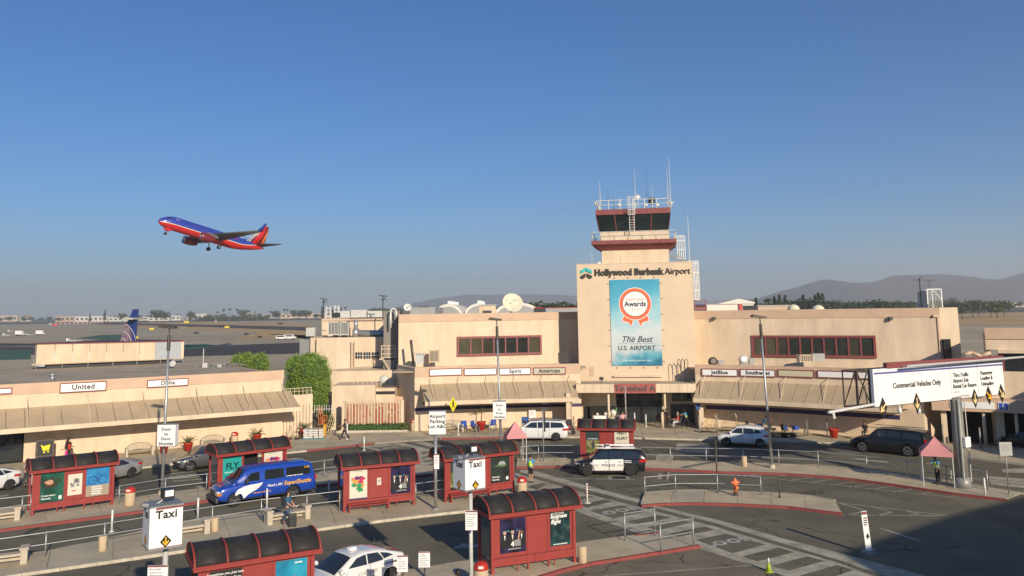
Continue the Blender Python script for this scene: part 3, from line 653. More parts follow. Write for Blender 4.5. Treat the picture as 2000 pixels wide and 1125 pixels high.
for x, yt_, rr, hv in ((1171, 352, .03, 1), (1187, 372, .015, 0), (1198, 384, .02, 0), (1209, 385, .035, 0), (1239, 331, .035, 1), (1261, 329, .015, 0), (1273, 362, .025, 1), (1302, 327, .035, 1), (1306, 306, .035, 1)):
    s, zz = th(x, yt_, 1.6 if x != 1239 else 3); y_ = 1.6 if x != 1239 else 3
    m_ = MB().cyl((s, y_, zc2), (s, y_, zc2+(zz-zc2)*.45), rr*1.5, n=6).cyl((s, y_, zc2+(zz-zc2)*.45), (s, y_, zz), rr, rr*.5, n=6)
    if hv: m_.box(s-.07, s+.07, y_-.07, y_+.07, zc2+.2, zc2+.9)
    m_.build('antenna', LGREY if rr > .02 else DARK, tr)
s, zz = th(1273, 392, 2.2); MB().box(s-.4, s+.35, 2, 2.5, zz-.25, zz+.3).cyl((s, 2.2, zc2), (s, 2.2, zz), .05, n=6).build('radio_housing', DARK, tr)
s, zz = th(1246, 385, 2.2); MB().box(-.2, .2, -.05, .05, -.2, .2).xf(Matrix.Translation((s, 2.2, zz)) @ Matrix.Rotation(R_(45), 4, 'Y')).cyl((s, 2.2, zc2), (s, 2.2, zz), .03, n=6).build('obstruction_lamp', WM, tr)
for x in (1163, 1311):
    s, zz = th(x, 397, .7); MB().lathe([(0, -.22), (.1, -.18), (.13, -.05), (.1, .05), (0, .06)], 10).xf(Matrix.Translation((s, .7, zz))).box(s-.3, s+.3, .6, .8, zz+.05, zz+.12).build('dome_camera', WM, tr, smooth=40)
for x in (1209, 1262, 1285): s, zz = th(x, 402, .6); MB().lathe([(0, -.1), (.13, -.06), (.16, .1), (.1, .25), (0, .27)], 10).xf(Matrix.Translation((s, .65, zz))).build('beacon', WM, tr, smooth=40)
# white lattice screens and aerial on the right flank
for (x0, y0, x1, y1, dy) in ((1322, 461, 1339, 505, 4.0), (1353, 510, 1367, 585, 5.0)):
    s0_, z1_ = th(x0, y0, dy); s1_, z0__ = th(x1, y1, dy); mb = MB(); nn = 4
    for i in range(nn+1): x_ = lerp(s0_, s1_, i/nn); mb.box(x_-.035, x_+.035, dy-.03, dy+.03, z0__, z1_)
    for i in range(int((z1_-z0__)/.95)+2): z_ = min(z1_, z0__+i*.95); mb.box(s0_, s1_, dy-.025, dy+.025, z_-.04, z_+.04)
    mb.build('lattice_screen', WM, tr)
s, zz = th(1343, 420, 4.5); s_b, z_b = th(1346, 512, 4.5); MB().cyl((s, 4.5, ztw), (s, 4.5, zz), .04, .02, n=6).box(s-.12, s+.12, 4.4, 4.6, ztw, ztw+.4).build('antenna', WM, tr)
mb = MB()
for k in range(5): mb.bar((s1+.1, 2+k*.9, zb0-.6-.5*k*.3), (s1+1.9, 2+k*.9, ztw+.15), .05, .05).bar((s1+.1+k*.45, 2, ztw+.1), (s1+.1+k*.45, 2, ztw+.1+1.5-k*.34), .05, .05)
mb.build('stair_frame', GREY, tr)
s, zz = th(1156, 500, 1.0); MB().cyl((s, 1, ztw), (s, 1, ztw+1.2), .02, n=5).box(s+.6, s+.9, .9, 1.1, ztw, ztw+.28).build('antenna', WM, tr)
MB().box(*[v for v in (th(1151, 716)[0], th(1160, 716)[0])], -.02, 0, th(1155, 735)[1], th(1155, 716)[1]).build('wall_vent', PINK, tr)
MB().box(th(1198, 730)[0], th(1294, 730)[0], -.25, 0, th(1240, 736)[1], th(1240, 733)[1]).build('ledge_beam', CREAM, tr)
# raised lettering on the tower: one sign
sg_ = th(1254, 531); lt = T('building_sign', 'dark raised letters reading Hollywood Burbank Airport with teal and grey logo', 'sign', (0, 0, 0), 0)
M = tr.matrix_basis if False else Matrix.Translation((*TP, 0)) @ Matrix.Rotation(ang(TP, TQ), 4, 'Z')
lt.location = M @ Vector((sg_[0], -.02, sg_[1])); lt.rotation_euler.z = ang(TP, TQ)
LET = mat('dark_bronze_letters', (.05, .04, .03), .6)
hwid = (th(1347, 531)[0]-th(1160, 531)[0])
me1 = text_mesh('Hollywood Burbank', 1.0, bold=.045, ext=.06, align='LEFT', spacing=1.03); me2 = text_mesh('Airport', 1.0, bold=0.0, ext=.06, align='LEFT')
w1 = max(v.co.x for v in me1.vertices); w2 = max(v.co.x for v in me2.vertices); k_ = hwid/(w1+w2+.10)
for me_, x_ in ((me1, 0), (me2, (w1+.12)*k_)):
    me_.materials.clear(); me_.materials.append(LET); o = link('lettering', me_, lt, (-hwid/2+x_, -.05, 0), (math.pi/2, 0, 0)); o.scale = (k_, k_*1.08, 1)
lg = th(1145, 531)[0]-sg_[0]; TEAL = mat('logo_teal', (.05, .50, .50), .4, var=0)
for sx in (-1, 1):
    MB().xprism([(lg+sx*.04, .55), (lg+sx*.58, .28), (lg+sx*.58, -.05), (lg+sx*.04, .2)], -.1, 0).build('logo_panel', TEAL, lt)
    MB().xprism([(lg+sx*.06, -.02), (lg+sx*.58, -.28), (lg+sx*.58, -.5), (lg+sx*.30, -.58), (lg+sx*.06, -.36)], -.1, 0).build('logo_panel', LET, lt)

# banner
s0, z1 = th(1190, 547); s1, z0 = th(1287, 546); zb = th(1240, 714)[1]; s0 = (s0+th(1196, 714)[0])/2; s1 = (s1+th(1295, 714)[0])/2
bw = s1-s0; bh = z1-zb
bn_ = T('award_banner', 'tall blue sky banner with orange award ribbon lashed to the tower front', 'banner', (0, 0, 0), ang(TP, TQ)); bn_.location = M @ Vector(((s0+s1)/2, -.03, (z1+zb)/2))
bm = bpy.data.materials.new('printed_sky_banner'); bm.use_nodes = True; n_ = bm.node_tree; L = n_.links.new; tc = n_.nodes.new('ShaderNodeTexCoord'); sp_ = n_.nodes.new('ShaderNodeSeparateXYZ')
L(tc.outputs['Generated'], sp_.inputs[0])
rp = n_.nodes.new('ShaderNodeValToRGB'); ce = rp.color_ramp.elements; ce[0].position = 0; ce[0].color = (.02, .17, .27, 1); ce[1].position = 1; ce[1].color = (.05, .33, .48, 1)
for p_, c_ in ((.08, (.10, .36, .46)), (.2, (.55, .60, .60)), (.38, (.60, .66, .66)), (.6, (.32, .58, .64)), (.8, (.10, .42, .56))): e = ce.new(p_); e.color = (*c_, 1)
nz = n_.nodes.new('ShaderNodeTexNoise'); nz.inputs['Scale'].default_value = .7; nz.inputs['Detail'].default_value = 5; L(tc.outputs['Object'], nz.inputs[0])
ma = n_.nodes.new('ShaderNodeMath'); ma.operation = 'MULTIPLY_ADD'; ma.inputs[1].default_value = .35; L(nz.outputs[0], ma.inputs[0]); L(sp_.outputs['Z'], ma.inputs[2])
mb2 = n_.nodes.new('ShaderNodeMath'); mb2.operation = 'MULTIPLY_ADD'; mb2.inputs[1].default_value = -.12; mb2.inputs[2].default_value = -.11; L(sp_.outputs['X'], mb2.inputs[0])
md_ = n_.nodes.new('ShaderNodeMath'); md_.operation = 'ADD'; L(ma.outputs[0], md_.inputs[0]); L(mb2.outputs[0], md_.inputs[1]); L(md_.outputs[0], rp.inputs[0]); L(rp.outputs[0], n_.nodes['Principled BSDF'].inputs['Base Color']); n_.nodes['Principled BSDF'].inputs['Roughness'].default_value = .5
MB().box(-bw/2, bw/2, -.05, 0, -bh/2, bh/2).build('banner_sheet', bm, bn_)
OR_ = mat('ribbon_orange', (.80, .16, .06), .5, var=0); NV = mat('print_navy', (.02, .025, .05), .5, var=0)
def bx_(x, y): s, z = th(x, y); return s-(s0+s1)/2, z-(z1+zb)/2
def bmap(u, v): return (u-.5)*bw, (.5-v)*bh      # u across, v down
def disc(r0, r1, c, y0, y1, m, nm, par, n=40):
    mb = MB(); v = []; 
    for r_ in (r0, r1):
        for i in range(n): t = 2*math.pi*i/n; v.append((c[0]+r_*math.cos(t), c[1]+r_*math.sin(t)))
    if r0 <= 0: mb.xprism(v[n:], y0, y1)
    else:
        for i in range(n): j = (i+1) % n; mb.add([(v[i][0], y0, v[i][1]), (v[j][0], y0, v[j][1]), (v[n+j][0], y0, v[n+j][1]), (v[n+i][0], y0, v[n+i][1])], [(0, 3, 2, 1)])
    return mb.build(nm, m, par)
cx, cz = bmap(.5, .285); Rr = bw*.315
for sx in (-1, 1):
    p = [(cx+sx*Rr*.1, cz-Rr*.9), (cx+sx*Rr*.30, cz-Rr*1.4), (cx+sx*Rr*.42, cz-Rr*1.18), (cx+sx*Rr*.82, cz-Rr*1.05), (cx+sx*Rr*.68, cz-Rr*.7)]
    MB().xprism([(cx+sx*Rr*.06, cz-Rr*.85), (cx+sx*Rr*.29, cz-Rr*1.47), (cx+sx*Rr*.43, cz-Rr*1.23), (cx+sx*Rr*.9, cz-Rr*1.09), (cx+sx*Rr*.72, cz-Rr*.62)], -.056, -.05).build('ribbon_edge', SIGNW, bn_)
    MB().xprism([(cx+sx*Rr*.09, cz-Rr*.87), (cx+sx*Rr*.30, cz-Rr*1.42), (cx+sx*Rr*.42, cz-Rr*1.19), (cx+sx*Rr*.85, cz-Rr*1.06), (cx+sx*Rr*.70, cz-Rr*.66)], -.060, -.056).build('ribbon_tail', OR_, bn_)
disc(0, Rr*1.04, (cx, cz), -.064, -.060, SIGNW, 'rosette_edge', bn_); disc(0, Rr, (cx, cz), -.068, -.064, OR_, 'rosette', bn_)
disc(0, Rr*.81, (cx, cz), -.072, -.068, NV, 'rosette_ring', bn_); disc(0, Rr*.785, (cx, cz), -.076, -.072, SIGNW, 'rosette_centre', bn_)
yl = -.079
text("Fodor's Travel", Rr*.19, OR_, bn_, (cx, yl, cz+Rr*.28), bold=.01, ext=.002)
text('Awards', Rr*.44, NV, bn_, (cx, yl, cz-Rr*.02), bold=.03, ext=.002)
text('• 2018 •', Rr*.18, OR_, bn_, (cx, yl, cz-Rr*.36), ext=.002, spacing=1.3)
yl = -.054
text('The Best', bw*.17, NV, bn_, (0, yl, bmap(0, .70)[1]), bold=.012, ext=.002, shear=.35)
text('VOTED', bw*.04, NV, bn_, (-bw*.08, yl, bmap(0, .675)[1]), ext=.002)
MB().box(-bw*.35, bw*.35, -.055, -.051, bmap(0, .748)[1]-.012, bmap(0, .748)[1]+.012).build('printed_rule', NV, bn_)
text('U.S. AIRPORT', bw*.125, NV, bn_, (0, yl, bmap(0, .80)[1]), bold=.018, ext=.002)
text('hollywoodburbankairport.com', bw*.045, SIGNW, bn_, (0, yl, bmap(0, .94)[1]), ext=.002)
for (u0, v0, u1, v1) in ((.02, .11, .22, .01), (.8, .42, 1, .32), (.78, .87, .99, .75), (.12, .99, .17, .96)):
    a, b = bmap(u0, v0), bmap(u1, v1); MB().bar((a[0], -.053, a[1]), (b[0], -.053, b[1]), .02, .003).build('printed_streak', SIGNW, bn_)
for i in range(6):
    for sx in (-1, 1): MB().cyl((sx*(bw/2+.22), 0, bh/2-.4-i*(bh-.8)/5), (sx*(bw/2+.22), -.1, bh/2-.4-i*(bh-.8)/5), .03, n=6).bar((sx*bw/2, -.04, bh/2-.4-i*(bh-.8)/5), (sx*(bw/2+.22), -.04, bh/2-.4-i*(bh-.8)/5), .02, .02).build('lashing_bolt', DARK, bn_)
for i in range(4):
    for sz in (-1, 1): MB().cyl((-bw/2+.5+i*(bw-1)/3, 0, sz*(bh/2+.2)), (-bw/2+.5+i*(bw-1)/3, -.1, sz*(bh/2+.2)), .05, n=6).build('lashing_bolt', DARK, bn_)

# ------------------------------------------------------------------ entrance canopy
CP, CQ = tuple(A(1125, 757, 79.2)[:2]), tuple(A(1360, 757, 77.9)[:2]); CW = (Vector(CQ)-Vector(CP)).length
cn = wallroot('entrance_canopy', 'flat roofed entrance canopy with red Terminal A sign panel and dark doors', 'canopy', CP, CQ)
def ch(x, y, off=0): 
    P = Vector((*CP, 0)); Q = Vector((*CQ, 0)); u = (Q-P).normalized(); n = Vector((-u.y, u.x, 0))*off; return hit(x, y, (P+n)[:2], (Q+n)[:2])
zc_0 = ch(1240, 767)[1]; zc_1 = ch(1240, 750)[1]
for i in range(14):
    x0, x1 = CW*i/14, CW*(i+1)/14
    if 1202 < 1125+235*(i+.5)/14 < 1280: continue
    MB().box(x0+.008, x1-.008, 0, .12, zc_0, zc_1).build('fascia_board', CREAM, cn)
MB().box(0, CW, .12, .2, zc_0+.02, zc_1-.02).box(0, .15, .2, 4.4, zc_0, zc_1).box(CW-.15, CW, .2, 4.4, zc_0, zc_1).build('canopy_edge', CREAM, cn)
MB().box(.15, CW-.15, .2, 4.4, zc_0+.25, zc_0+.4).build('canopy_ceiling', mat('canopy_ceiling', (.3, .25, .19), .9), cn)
MB().box(.15, CW-.15, .2, 4.4, zc_1-.25, zc_1-.1).build('canopy_roof', ROOF, cn)
sa, sb = ch(1200, 758)[0], ch(1281, 758)[0]
SGR = mat('terminal_sign_red', (.36, .09, .075), .6, var=.12)
MB().box(sa, sb, -.04, .1, zc_0-.05, zc_1+.04).build('sign_panel', SGR, cn)
text('Terminal A', .74, mat('terminal_letters', (.13, .10, .09), .6), cn, ((sa+sb)/2, -.10, (zc_0+zc_1)/2), bold=.018, ext=.04, spacing=1.12)
for x in (1189, 1299): s, _ = ch(x, 800, .5); MB().cyl((s, .5, .13), (s, .5, zc_0+.25), .11, n=12).build('canopy_column', CREAM, cn, smooth=40)
s, _ = ch(1293, 800, .2); MB().cyl((s, .2, .13), (s, .2, 1.6), .13, n=12).build('short_post', CREAM, cn, smooth=40)
# recessed front under the canopy
d0_, d1_ = ch(1204, 800, 3.6)[0], ch(1294, 800, 3.6)[0]
for q in ((-.6, d0_, 3.9, 4.2, 0, 4), (d1_, CW+.6, 3.9, 4.2, 0, 4), (-.9, -.5, -1.2, 3.89, 0, 3.5), (CW+.1, CW+.5, -.6, 3.89, 0, 3.2)): MB().box(*q).build('recess_wall', CREAM, cn)
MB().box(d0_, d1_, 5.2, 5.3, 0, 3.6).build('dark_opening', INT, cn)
for k in range(4):
    x0 = lerp(d0_, d1_, k/4); x1 = lerp(d0_, d1_, (k+1)/4); MB().box(x0+.05, x1-.05, 4.0, 4.04, .14, 2.4).build('door_pane', GLASS, cn); MB().box(x0-.03, x0+.03, 3.95, 4.08, .13, 3.6).build('door_frame', DARK, cn)
MB().box(d0_, d1_, 4.0, 4.04, 2.5, 3.5).build('transom_pane', GLASS, cn)
w0, w1 = ch(1312, 800, 3.8)[0], ch(1352, 800, 3.8)[0]
for k in range(2): x0 = lerp(w0, w1, k/2); MB().box(x0+.05, lerp(w0, w1, (k+1)/2)-.05, 3.84, 3.88, 2.2, 3.2).build('window_pane', GLASS, cn)
MB().box(w0-.1, w1+.3, 3.82, 3.88, .13, 1.9).build('dark_shutter', mat('shutter_grey', (.10, .095, .085), .7, var=.15), cn)
x0, x1 = ch(1140, 800, 3.8)[0], ch(1203, 800, 3.8)[0]
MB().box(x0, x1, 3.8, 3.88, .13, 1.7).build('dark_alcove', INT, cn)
MB().box(ch(1360, 806, -.6)[0], ch(1368, 806, -.6)[0], -.68, -.6, 1.95, 2.45).build('blue_notice', mat('notice_blue', (.03, .09, .30), .5), cn)
c = M @ Vector((th(1175, 752, -1.5)[0], -1.6, zc_1))
v = T('roof_floodlight', 'small black floodlight standing on the canopy roof', 'floodlight', c); MB().box(-.2, .2, -.1, .1, .12, .42).build('lamp_head', DARK, v); MB().cyl((0, 0, -.1), (0, 0, .15), .04, n=6).box(-.15, .15, -.1, .1, -.1, -.05).build('foot', DARK, v)

# ------------------------------------------------------------------ right wing
FR = [(17.2, 79.4), (20.5, 77.8), (24.2, 75.5), (28.2, 72.6), (33.4, 68.6)]
UR = [(17.0, 85.2), (38.1, 74.0)]; UR2 = [(38.1, 74.0), (39.6, 73.7), (40.8, 80)]
r = T('terminal_wing', 'two storey cream terminal wing with long maroon framed windows right of the tower', 'building', (27, 78, 0))
wb(strip(FR, 0, 5.0, .35), 'wall', CREAM, r); wb(strip(FR, 5.0, 5.85, .4, .05), 'parapet_band', PINK, r)
navy(r, [(18.0, 79.02), (20.5, 77.8), (24.2, 75.5), (28.2, 72.6), (32.2, 69.55)], 1.75, 2.12)
wb(MB().prism([(17.0, 79.7), (20.7, 78.2), (24.4, 75.9), (28.4, 73.0), (33.6, 69), (38.3, 73.9), (17.2, 85.4)], 5.35, 5.47), 'low_roof', ROOF, r)
wb(MB().prism([(33.4, 68.6), (33.2, 68.9), (38.0, 74.2), (38.4, 74.0)], 0, 5.8), 'side_wall', CREAM, r)
wb(strip(UR, 4.2, 10.1, .4), 'upper_wall', CREAM, r); wb(strip(UR, 10.1, 10.92, .42, .05), 'upper_parapet_band', PINK, r)
wb(strip(UR2[:2], 4.2, 10.92, .4), 'corner_wall', CREAM, r); wb(strip(UR2[1:], 0, 10.9, .4), 'side_wall', CREAM, r)
wb(MB().prism([(17.2, 85.4), (38.3, 74.3), (40.6, 79.8), (24, 98)], 10.1, 10.4), 'upper_roof', ROOF, r)
s, zz = hit(1849, 670, *UR2[:2]); 
a = A(1844, 695, 73.8); b = A(1854, 662, 73.8); wb(MB().box(a.x, b.x, 73.6, 73.95, a.z-.9, b.z), 'dark_window', GLASS, r)
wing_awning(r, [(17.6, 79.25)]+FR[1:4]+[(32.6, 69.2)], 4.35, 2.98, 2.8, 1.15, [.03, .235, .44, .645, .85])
window_band(r, UR[0], UR[1], 1468, 655, 1713, 698, 10, [PANE1, PANE1, PANE3, PANE2, PANE2, PANE2, PANE2, PANE2, PANE3, PANE2])
for x0, y0, x1, tx, lab, fc in ((1371, 720, 1442, 'JetBlue', 'white sign reading JetBlue nearest the tower on its right', None), (1446, 721, 1516, 'Southwest', 'white sign reading Southwest behind the right hand lamp post', None),
    (1520, 722, 1592, None, 'blank cream sign right of the Southwest sign', mat('cream_sign_face', (.62, .56, .38), .5)), (1597, 724, 1671, None, 'blank white sign left of the road gantry', None), (1675, 726, 1728, None, 'blank white sign partly hidden behind the road gantry', None)):
    P, Q = wseg(FR, (x0+x1)/2); sign_box(lab, tx, P, Q, x0, y0, x1, y0+14.5, fc)
for x, y, Y in ((1445, 788, 76.5), (1543, 792, 72.9)):
    MB().box(-.28, .28, -.1, .1, -.1, .12).build('soffit_light_box', SIGNW, r, loc=tuple(A(x, y, Y)-Vector(r.location)))
for x, y in ((1737, 622), (1393, 622)):
    s, z = hit(x, y, *UR); p = Vector((*UR[0], 0)).lerp(Vector((*UR[1], 0)), s/(Vector(UR[1])-Vector(UR[0])).length); MB().box(-.15, .15, -.25, .05, -.15, .15).build('wall_light', DARK, r, loc=tuple(Vector((p.x, p.y-.15, z))-Vector(r.location)))
a = A(1829, 665, 74.6); wb(MB().cyl((a.x, 74.1, 6.2), (a.x, 74.1, a.z+2.2), .12, n=8).box(a.x-.4, a.x+.1, 74.0, 74.3, a.z+2.1, a.z+2.3), 'downpipe', PINK, r)

# ------------------------------------------------------------------ east concourse, right edge
EP, EQ = (37.6, 66.2), (49.0, 60.0)
r = wallroot('concourse_building', 'low cream concourse with tan awning in shade at the right edge', 'building', EP, EQ)
eL = 22; zt = hit(1960, 641, EP, EQ)[1]; zw = hit(1960, 690, EP, EQ)[1]
MB().box(0, eL, 1.5, 1.8, zw+.2, zt-.9).box(0, .3, 1.8, 12, 0, zt-.9).build('upper_wall', CREAM, r)
MB().box(0, eL, 1.4, 1.85, zt-.9, zt).build('parapet_band', PINK, r); MB().box(0, eL, 1.85, 12, zt-.8, zt-.6).build('roof', ROOF, r)
MB().box(.8, eL, 1.0, 1.5, zw-.05, zw+.2).build('ledge', CREAM, r)
MB().box(.8, eL, 1.5, 1.6, zw-1.5, zw-.05).build('window_pane', GLASS, r)
for k in range(8): MB().box(.8+k*2.6, 1.2+k*2.6, 1.38, 1.5, zw-1.5, zw-.05).build('window_post', MAROON, r)
MB().box(-.5, eL, 1.3, 1.9, 3.0, zw-1.5).box(3.2, eL, 0, .35, 0, 2.9).box(-3.6, -3.2, 0, .5, 0, 2.9).box(.2, .8, .5, 1, 0, 3).build('wall', CREAM, r)
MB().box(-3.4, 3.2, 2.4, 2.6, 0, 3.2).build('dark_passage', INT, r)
MB().box(-4.2, 3.4, -.5, -.4, 2.75, 3.75).box(-4.2, 3.4, -.4, 2.4, 3.55, 3.7).build('passage_fascia', PINK, r)
MB().box(-2.9, .2, -.56, -.5, 3.0, 3.5).build('notice_board', SIGNW, r)
MB().box(.45, 1.15, -.56, -.5, 2.95, 3.55).build('accessible_sign_panel', SIGNW, r)
BL = mat('sign_blue', (.02, .08, .40), .5, var=0)
MB().box(.5, 1.1, -.575, -.56, 3.0, 3.5).build('accessible_sign_face', BL, r)
disc(.09, .13, (.82, 3.16), -.58, -.58, SIGNW, 'wheelchair_symbol', r, 16); MB().box(.76, .8, -.585, -.577, 3.2, 3.4).box(.76, .95, -.585, -.577, 3.2, 3.235).box(.74, .82, -.585, -.577, 3.41, 3.47).box(.92, .96, -.585, -.577, 3.08, 3.21).build('wheelchair_symbol', SIGNW, r)
awning(r, EP, EQ, 3.6, eL, 4.2, 2.95, 1.5, 1.2, [4.2, 8, 12], wallz=4.7)
for x in (-2.4, -.6, 1.6): MB().cyl((x, -.1, 0), (x, -.1, 3), .13, n=10).build('column', CREAM, r, smooth=40)
MB().box(4.2, eL, -.06, 0, 1.5, 2.6).build('dark_window', GLASS, r)
# east roof outlet pipes
a = A(1908, 645, 66.5); v = T('roof_flue', 'cream flue pipes with curled caps above the right hand concourse', 'pipes', (a.x, a.y, 4.0))
MB().tube([(-1.2, 0, 3.2), (-.6, 0, 3.35), (.3, 0, 3.0), (.5, 0, 0)], .14, 8).tube([(.9, 0, 3.3), (.2, 0, 3.1)], .16, 8).build('flue', PINK, v, smooth=50)
a = A(1880, 700, 74.5)
v = T('fire_stair', 'grey steel escape stair climbing beside the right wing end wall', 'staircase', (a.x+.6, a.y, 4.2), .25)
mb = MB()
for k in range(18): mb.box(-1.0, .3, k*.28, k*.28+.26, k*.34, k*.34+.04)
mb.build('tread', GREY, v); MB().bar((-1.02, 0, 0), (-1.02, 5, 6.1), .06, .25).bar((.32, 0, 0), (.32, 5, 6.1), .06, .25).build('stringer', DSTEEL, v)
mb = MB()
for sx in (-1.02, .32):
    mb.bar((sx, 0, 1), (sx, 5, 7.1), .05, .05).bar((sx, 0, .5), (sx, 5, 6.6), .04, .04)
    for k in range(8): mb.bar((sx, k*.7, k*.85), (sx, k*.7, k*.85+1), .04, .04)
mb.build('handrail', GREY, v)
# rooftop cage on the right wing
x0, x1, z0, z1 = B(1810, 605, 1841, 565, 80)
x0, x1, z0, z1 = min(x0, x1), max(x0, x1), min(z0, z1), max(z0, z1)
v = T('roof_cage', 'white framed wire cage with a ham radio aerial on the right wing roof', 'cage', (x0, 80, z0-.4)); w_, h_ = x1-x0, z1-z0+.4
mb = MB()
for x in (0, w_):
    for y in (0, 1.8): mb.bar((x, y, 0), (x, y, h_), .08, .08)
for z in (h_,): mb.bar((0, 0, z), (w_, 0, z), .08, .08).bar((0, 1.8, z), (w_, 1.8, z), .08, .08).bar((0, 0, z), (0, 1.8, z), .08, .08).bar((w_, 0, z), (w_, 1.8, z), .08, .08)
mb.bar((w_*.4, 0, h_), (w_, 0, h_*.55), .07, .05); mb.build('frame', WM, v)
mb = MB()
for k in range(9): mb.box(k*w_/9, k*w_/9+.02, .02, .03, 0, h_); mb.box(0, w_, .9, .93, k*h_/9, k*h_/9+.02)
mb.box(0, .02, 0, 1.8, 0, h_*.95).build('mesh_panel', LGREY, v)
MB().cyl((-.2, .9, 0), (-.2, .9, h_+1.1), .04, n=6).bar((-1.0, .9, h_+.95), (1.2, .9, h_+.9), .05, .05).bar((-.5, .5, h_+.9), (.2, 1.3, h_+1.3), .04, .04).cyl((.75, .9, h_), (.75, .9, h_+.85), .03, n=5).bar((.5, .9, h_+.8), (1.3, .9, h_+.8), .04, .04).build('aerial', DARK, v)

# ------------------------------------------------------------------ service building between concourse and central wing
r = T('service_building', 'stacked cream plant building with rooftop cages, ladder and small windows', 'building', (-18, 90, 0))
def wbox(x0, y0, x1, y1, Y, dep, nm, m, zb=None, root=r):
    X0, X1, Z0, Z1 = B(x0, y0, x1, y1, Y)
    if zb is not None: Z0 = zb
    return wb(MB().box(X0, X1, Y, Y+dep, Z0, Z1), nm, m, root)
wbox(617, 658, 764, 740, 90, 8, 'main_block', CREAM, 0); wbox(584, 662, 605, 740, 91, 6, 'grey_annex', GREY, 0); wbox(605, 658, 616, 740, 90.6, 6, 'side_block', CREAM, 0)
wbox(749, 607, 780, 705, 87, 9, 'shade_toned_flank', mat('shade_toned_grey', (.24, .215, .19), .85, var=.1), 0); wbox(628, 622, 675, 670, 98, 7, 'upper_block', CREAM, 7.5); wbox(675, 622, 748, 670, 98.2, 7, 'upper_block', CREAM, 7.5); wbox(628, 622, 748, 627, 97.9, .1, 'upper_band', PINK)  # flank is a recess wall, its shade put into the dark grey
wbox(645, 723, 776, 760, 86, 4, 'ledge_block', CREAM, 0); wbox(648, 752, 733, 800, 81.5, 4.4, 'low_block', CREAM, 0); wbox(733, 758, 771, 800, 82, 4, 'low_block', CREAM, 0)
wbox(733, 764, 771, 770, 81.9, .09, 'dark_slot', DARK)
for i in range(3):
    x = 694+i*16; wbox(x, 688, x+13.5, 700.5, 89.95, .05, 'window_pane', GLASS)
    for k in range(1, 3): wbox(x+k*4.5-.35, 688, x+k*4.5+.35, 700.5, 89.9, .05, 'window_bar', WHITE)
    wbox(x, 693.8, x+13.5, 694.6, 89.9, .05, 'window_bar', WHITE)
for k in range(3): wbox(694, 716+k*2.2, 740, 717.2+k*2.2, 89.9, .1, 'louvre_blade', GREY)
wbox(655, 690, 684, 725, 89.96, .04, 'double_door', mat('pale_door', (.70, .58, .42), .6))
mb = MB(); X0, X1, Z0, Z1 = B(686, 666, 693, 724, 89.7)
for x in (X0, X1): mb.box(x-.03, x+.03, 89.6, 89.66, Z0, Z1)
for k in range(12): mb.box(X0, X1, 89.6, 89.64, Z0+k*(Z1-Z0)/12, Z0+k*(Z1-Z0)/12+.03)
wb(mb, 'wall_ladder', PINK, r)
mb = MB(); X0, X1, Z0, Z1 = B(745, 675, 772, 700, 87)
for z in (Z1, (Z0+Z1)/2+.3, (Z0+Z1)/2-.2, Z0+.1): mb.tube([(X0, 87, z), (X1, 87, z), (X1, 89, z)], .05, 5)
for x in (X0, (X0+X1)/2, X1): mb.cyl((x, 87, Z0), (x, 87, Z1), .05, n=5)
mb.box(X0-.2, X1, 87, 89.5, Z0-.15, Z0).bar((X0+.1, 87, Z0), (X1, 86, Z0-2), .08, .2).bar((X0-.8, 87, Z0-2.4), (X0+1.2, 87, Z0-2.4), .05, .05)
wb(mb, 'stair_landing', CREAM, r)
mb = MB()
for x in range(690, 745, 9): p = A(x, 745, 82.5); mb.cyl((p.x, 82.5, 3.6), (p.x, 82.5, 4.5), .03, n=5)
a, b = A(690, 745, 82.5), A(742, 745, 82.5); mb.cyl((a.x, 82.5, 4.5), (b.x, 82.5, 4.5), .03, n=5); wb(mb, 'roof_guard_rail', CREAM, r)
# rooftop plant: separate things
def cage(label, x0, y0, x1, y1, Y, m=LGREY):
    X0, X1, Z0, Z1 = B(x0, y0, x1, y1, Y); v = T('air_conditioner', label, 'air conditioner', ((X0+X1)/2, Y, Z0)); w_ = X1-X0; h_ = Z1-Z0
    MB().box(-w_/2, w_/2, 0, w_*.7, h_*.08, h_).build('casing', m, v)
    g = MB()
    for k in range(7): g.box(-w_*.42+k*w_*.13, -w_*.42+k*w_*.13+w_*.06, -.03, 0, h_*.16, h_*.92)
    g.build('grille', DARK, v)
    MB().box(-w_/2, -w_/2+.08, -.05, .05, 0, h_).box(w_/2-.08, w_/2, -.05, .05, 0, h_).box(-w_/2, w_/2, -.05, .03, h_-.06, h_).build('frame', m, v); return v
cage('left of two barred air conditioner cages on the plant building', 641, 628, 663, 657, 91.5); cage('right of two barred air conditioner cages on the plant building', 664, 628, 681, 657, 91.5)
cage('louvred cream unit standing left of the left wing windows', 838, 684, 857, 710, 83.3, CREAM)
cage('white framed dark unit in shade beside the tower flank', 1091, 689, 1110, 709, 83.5, DSTEEL)
v = cage('cream and grey box unit on the right wing low roof', 1562, 693, 1588, 708, 76.5, CREAM); 
X0, X1, Z0, Z1 = B(1588, 692, 1611, 709, 76.5); MB().box(0, X1-X0, .05, 1.0, .1, Z1-Z0).build('condenser', GREY, v, loc=(v.children[0].dimensions.x/2 if False else (X0-v.location.x), 0, 0))
def duct(label, x, y, Y, kind):
    p = A(x, y, Y); v = T('roof_fan', label, 'fan', p); 
    MB().lathe([(.18, -.2), (.42, -.2), (.42, .2), (.18, .2)], 16).xf(Matrix.Rotation(R_(80), 4, 'X')).build('fan_housing', LGREY if kind else DSTEEL, v, smooth=40)
    MB().box(-.35, .35, -.2, .3, -.55, -.35).build('fan_base', GREY, v); MB().box(.5, 1.0, -.2, .2, -.5, .1).build('motor', GREY, v)
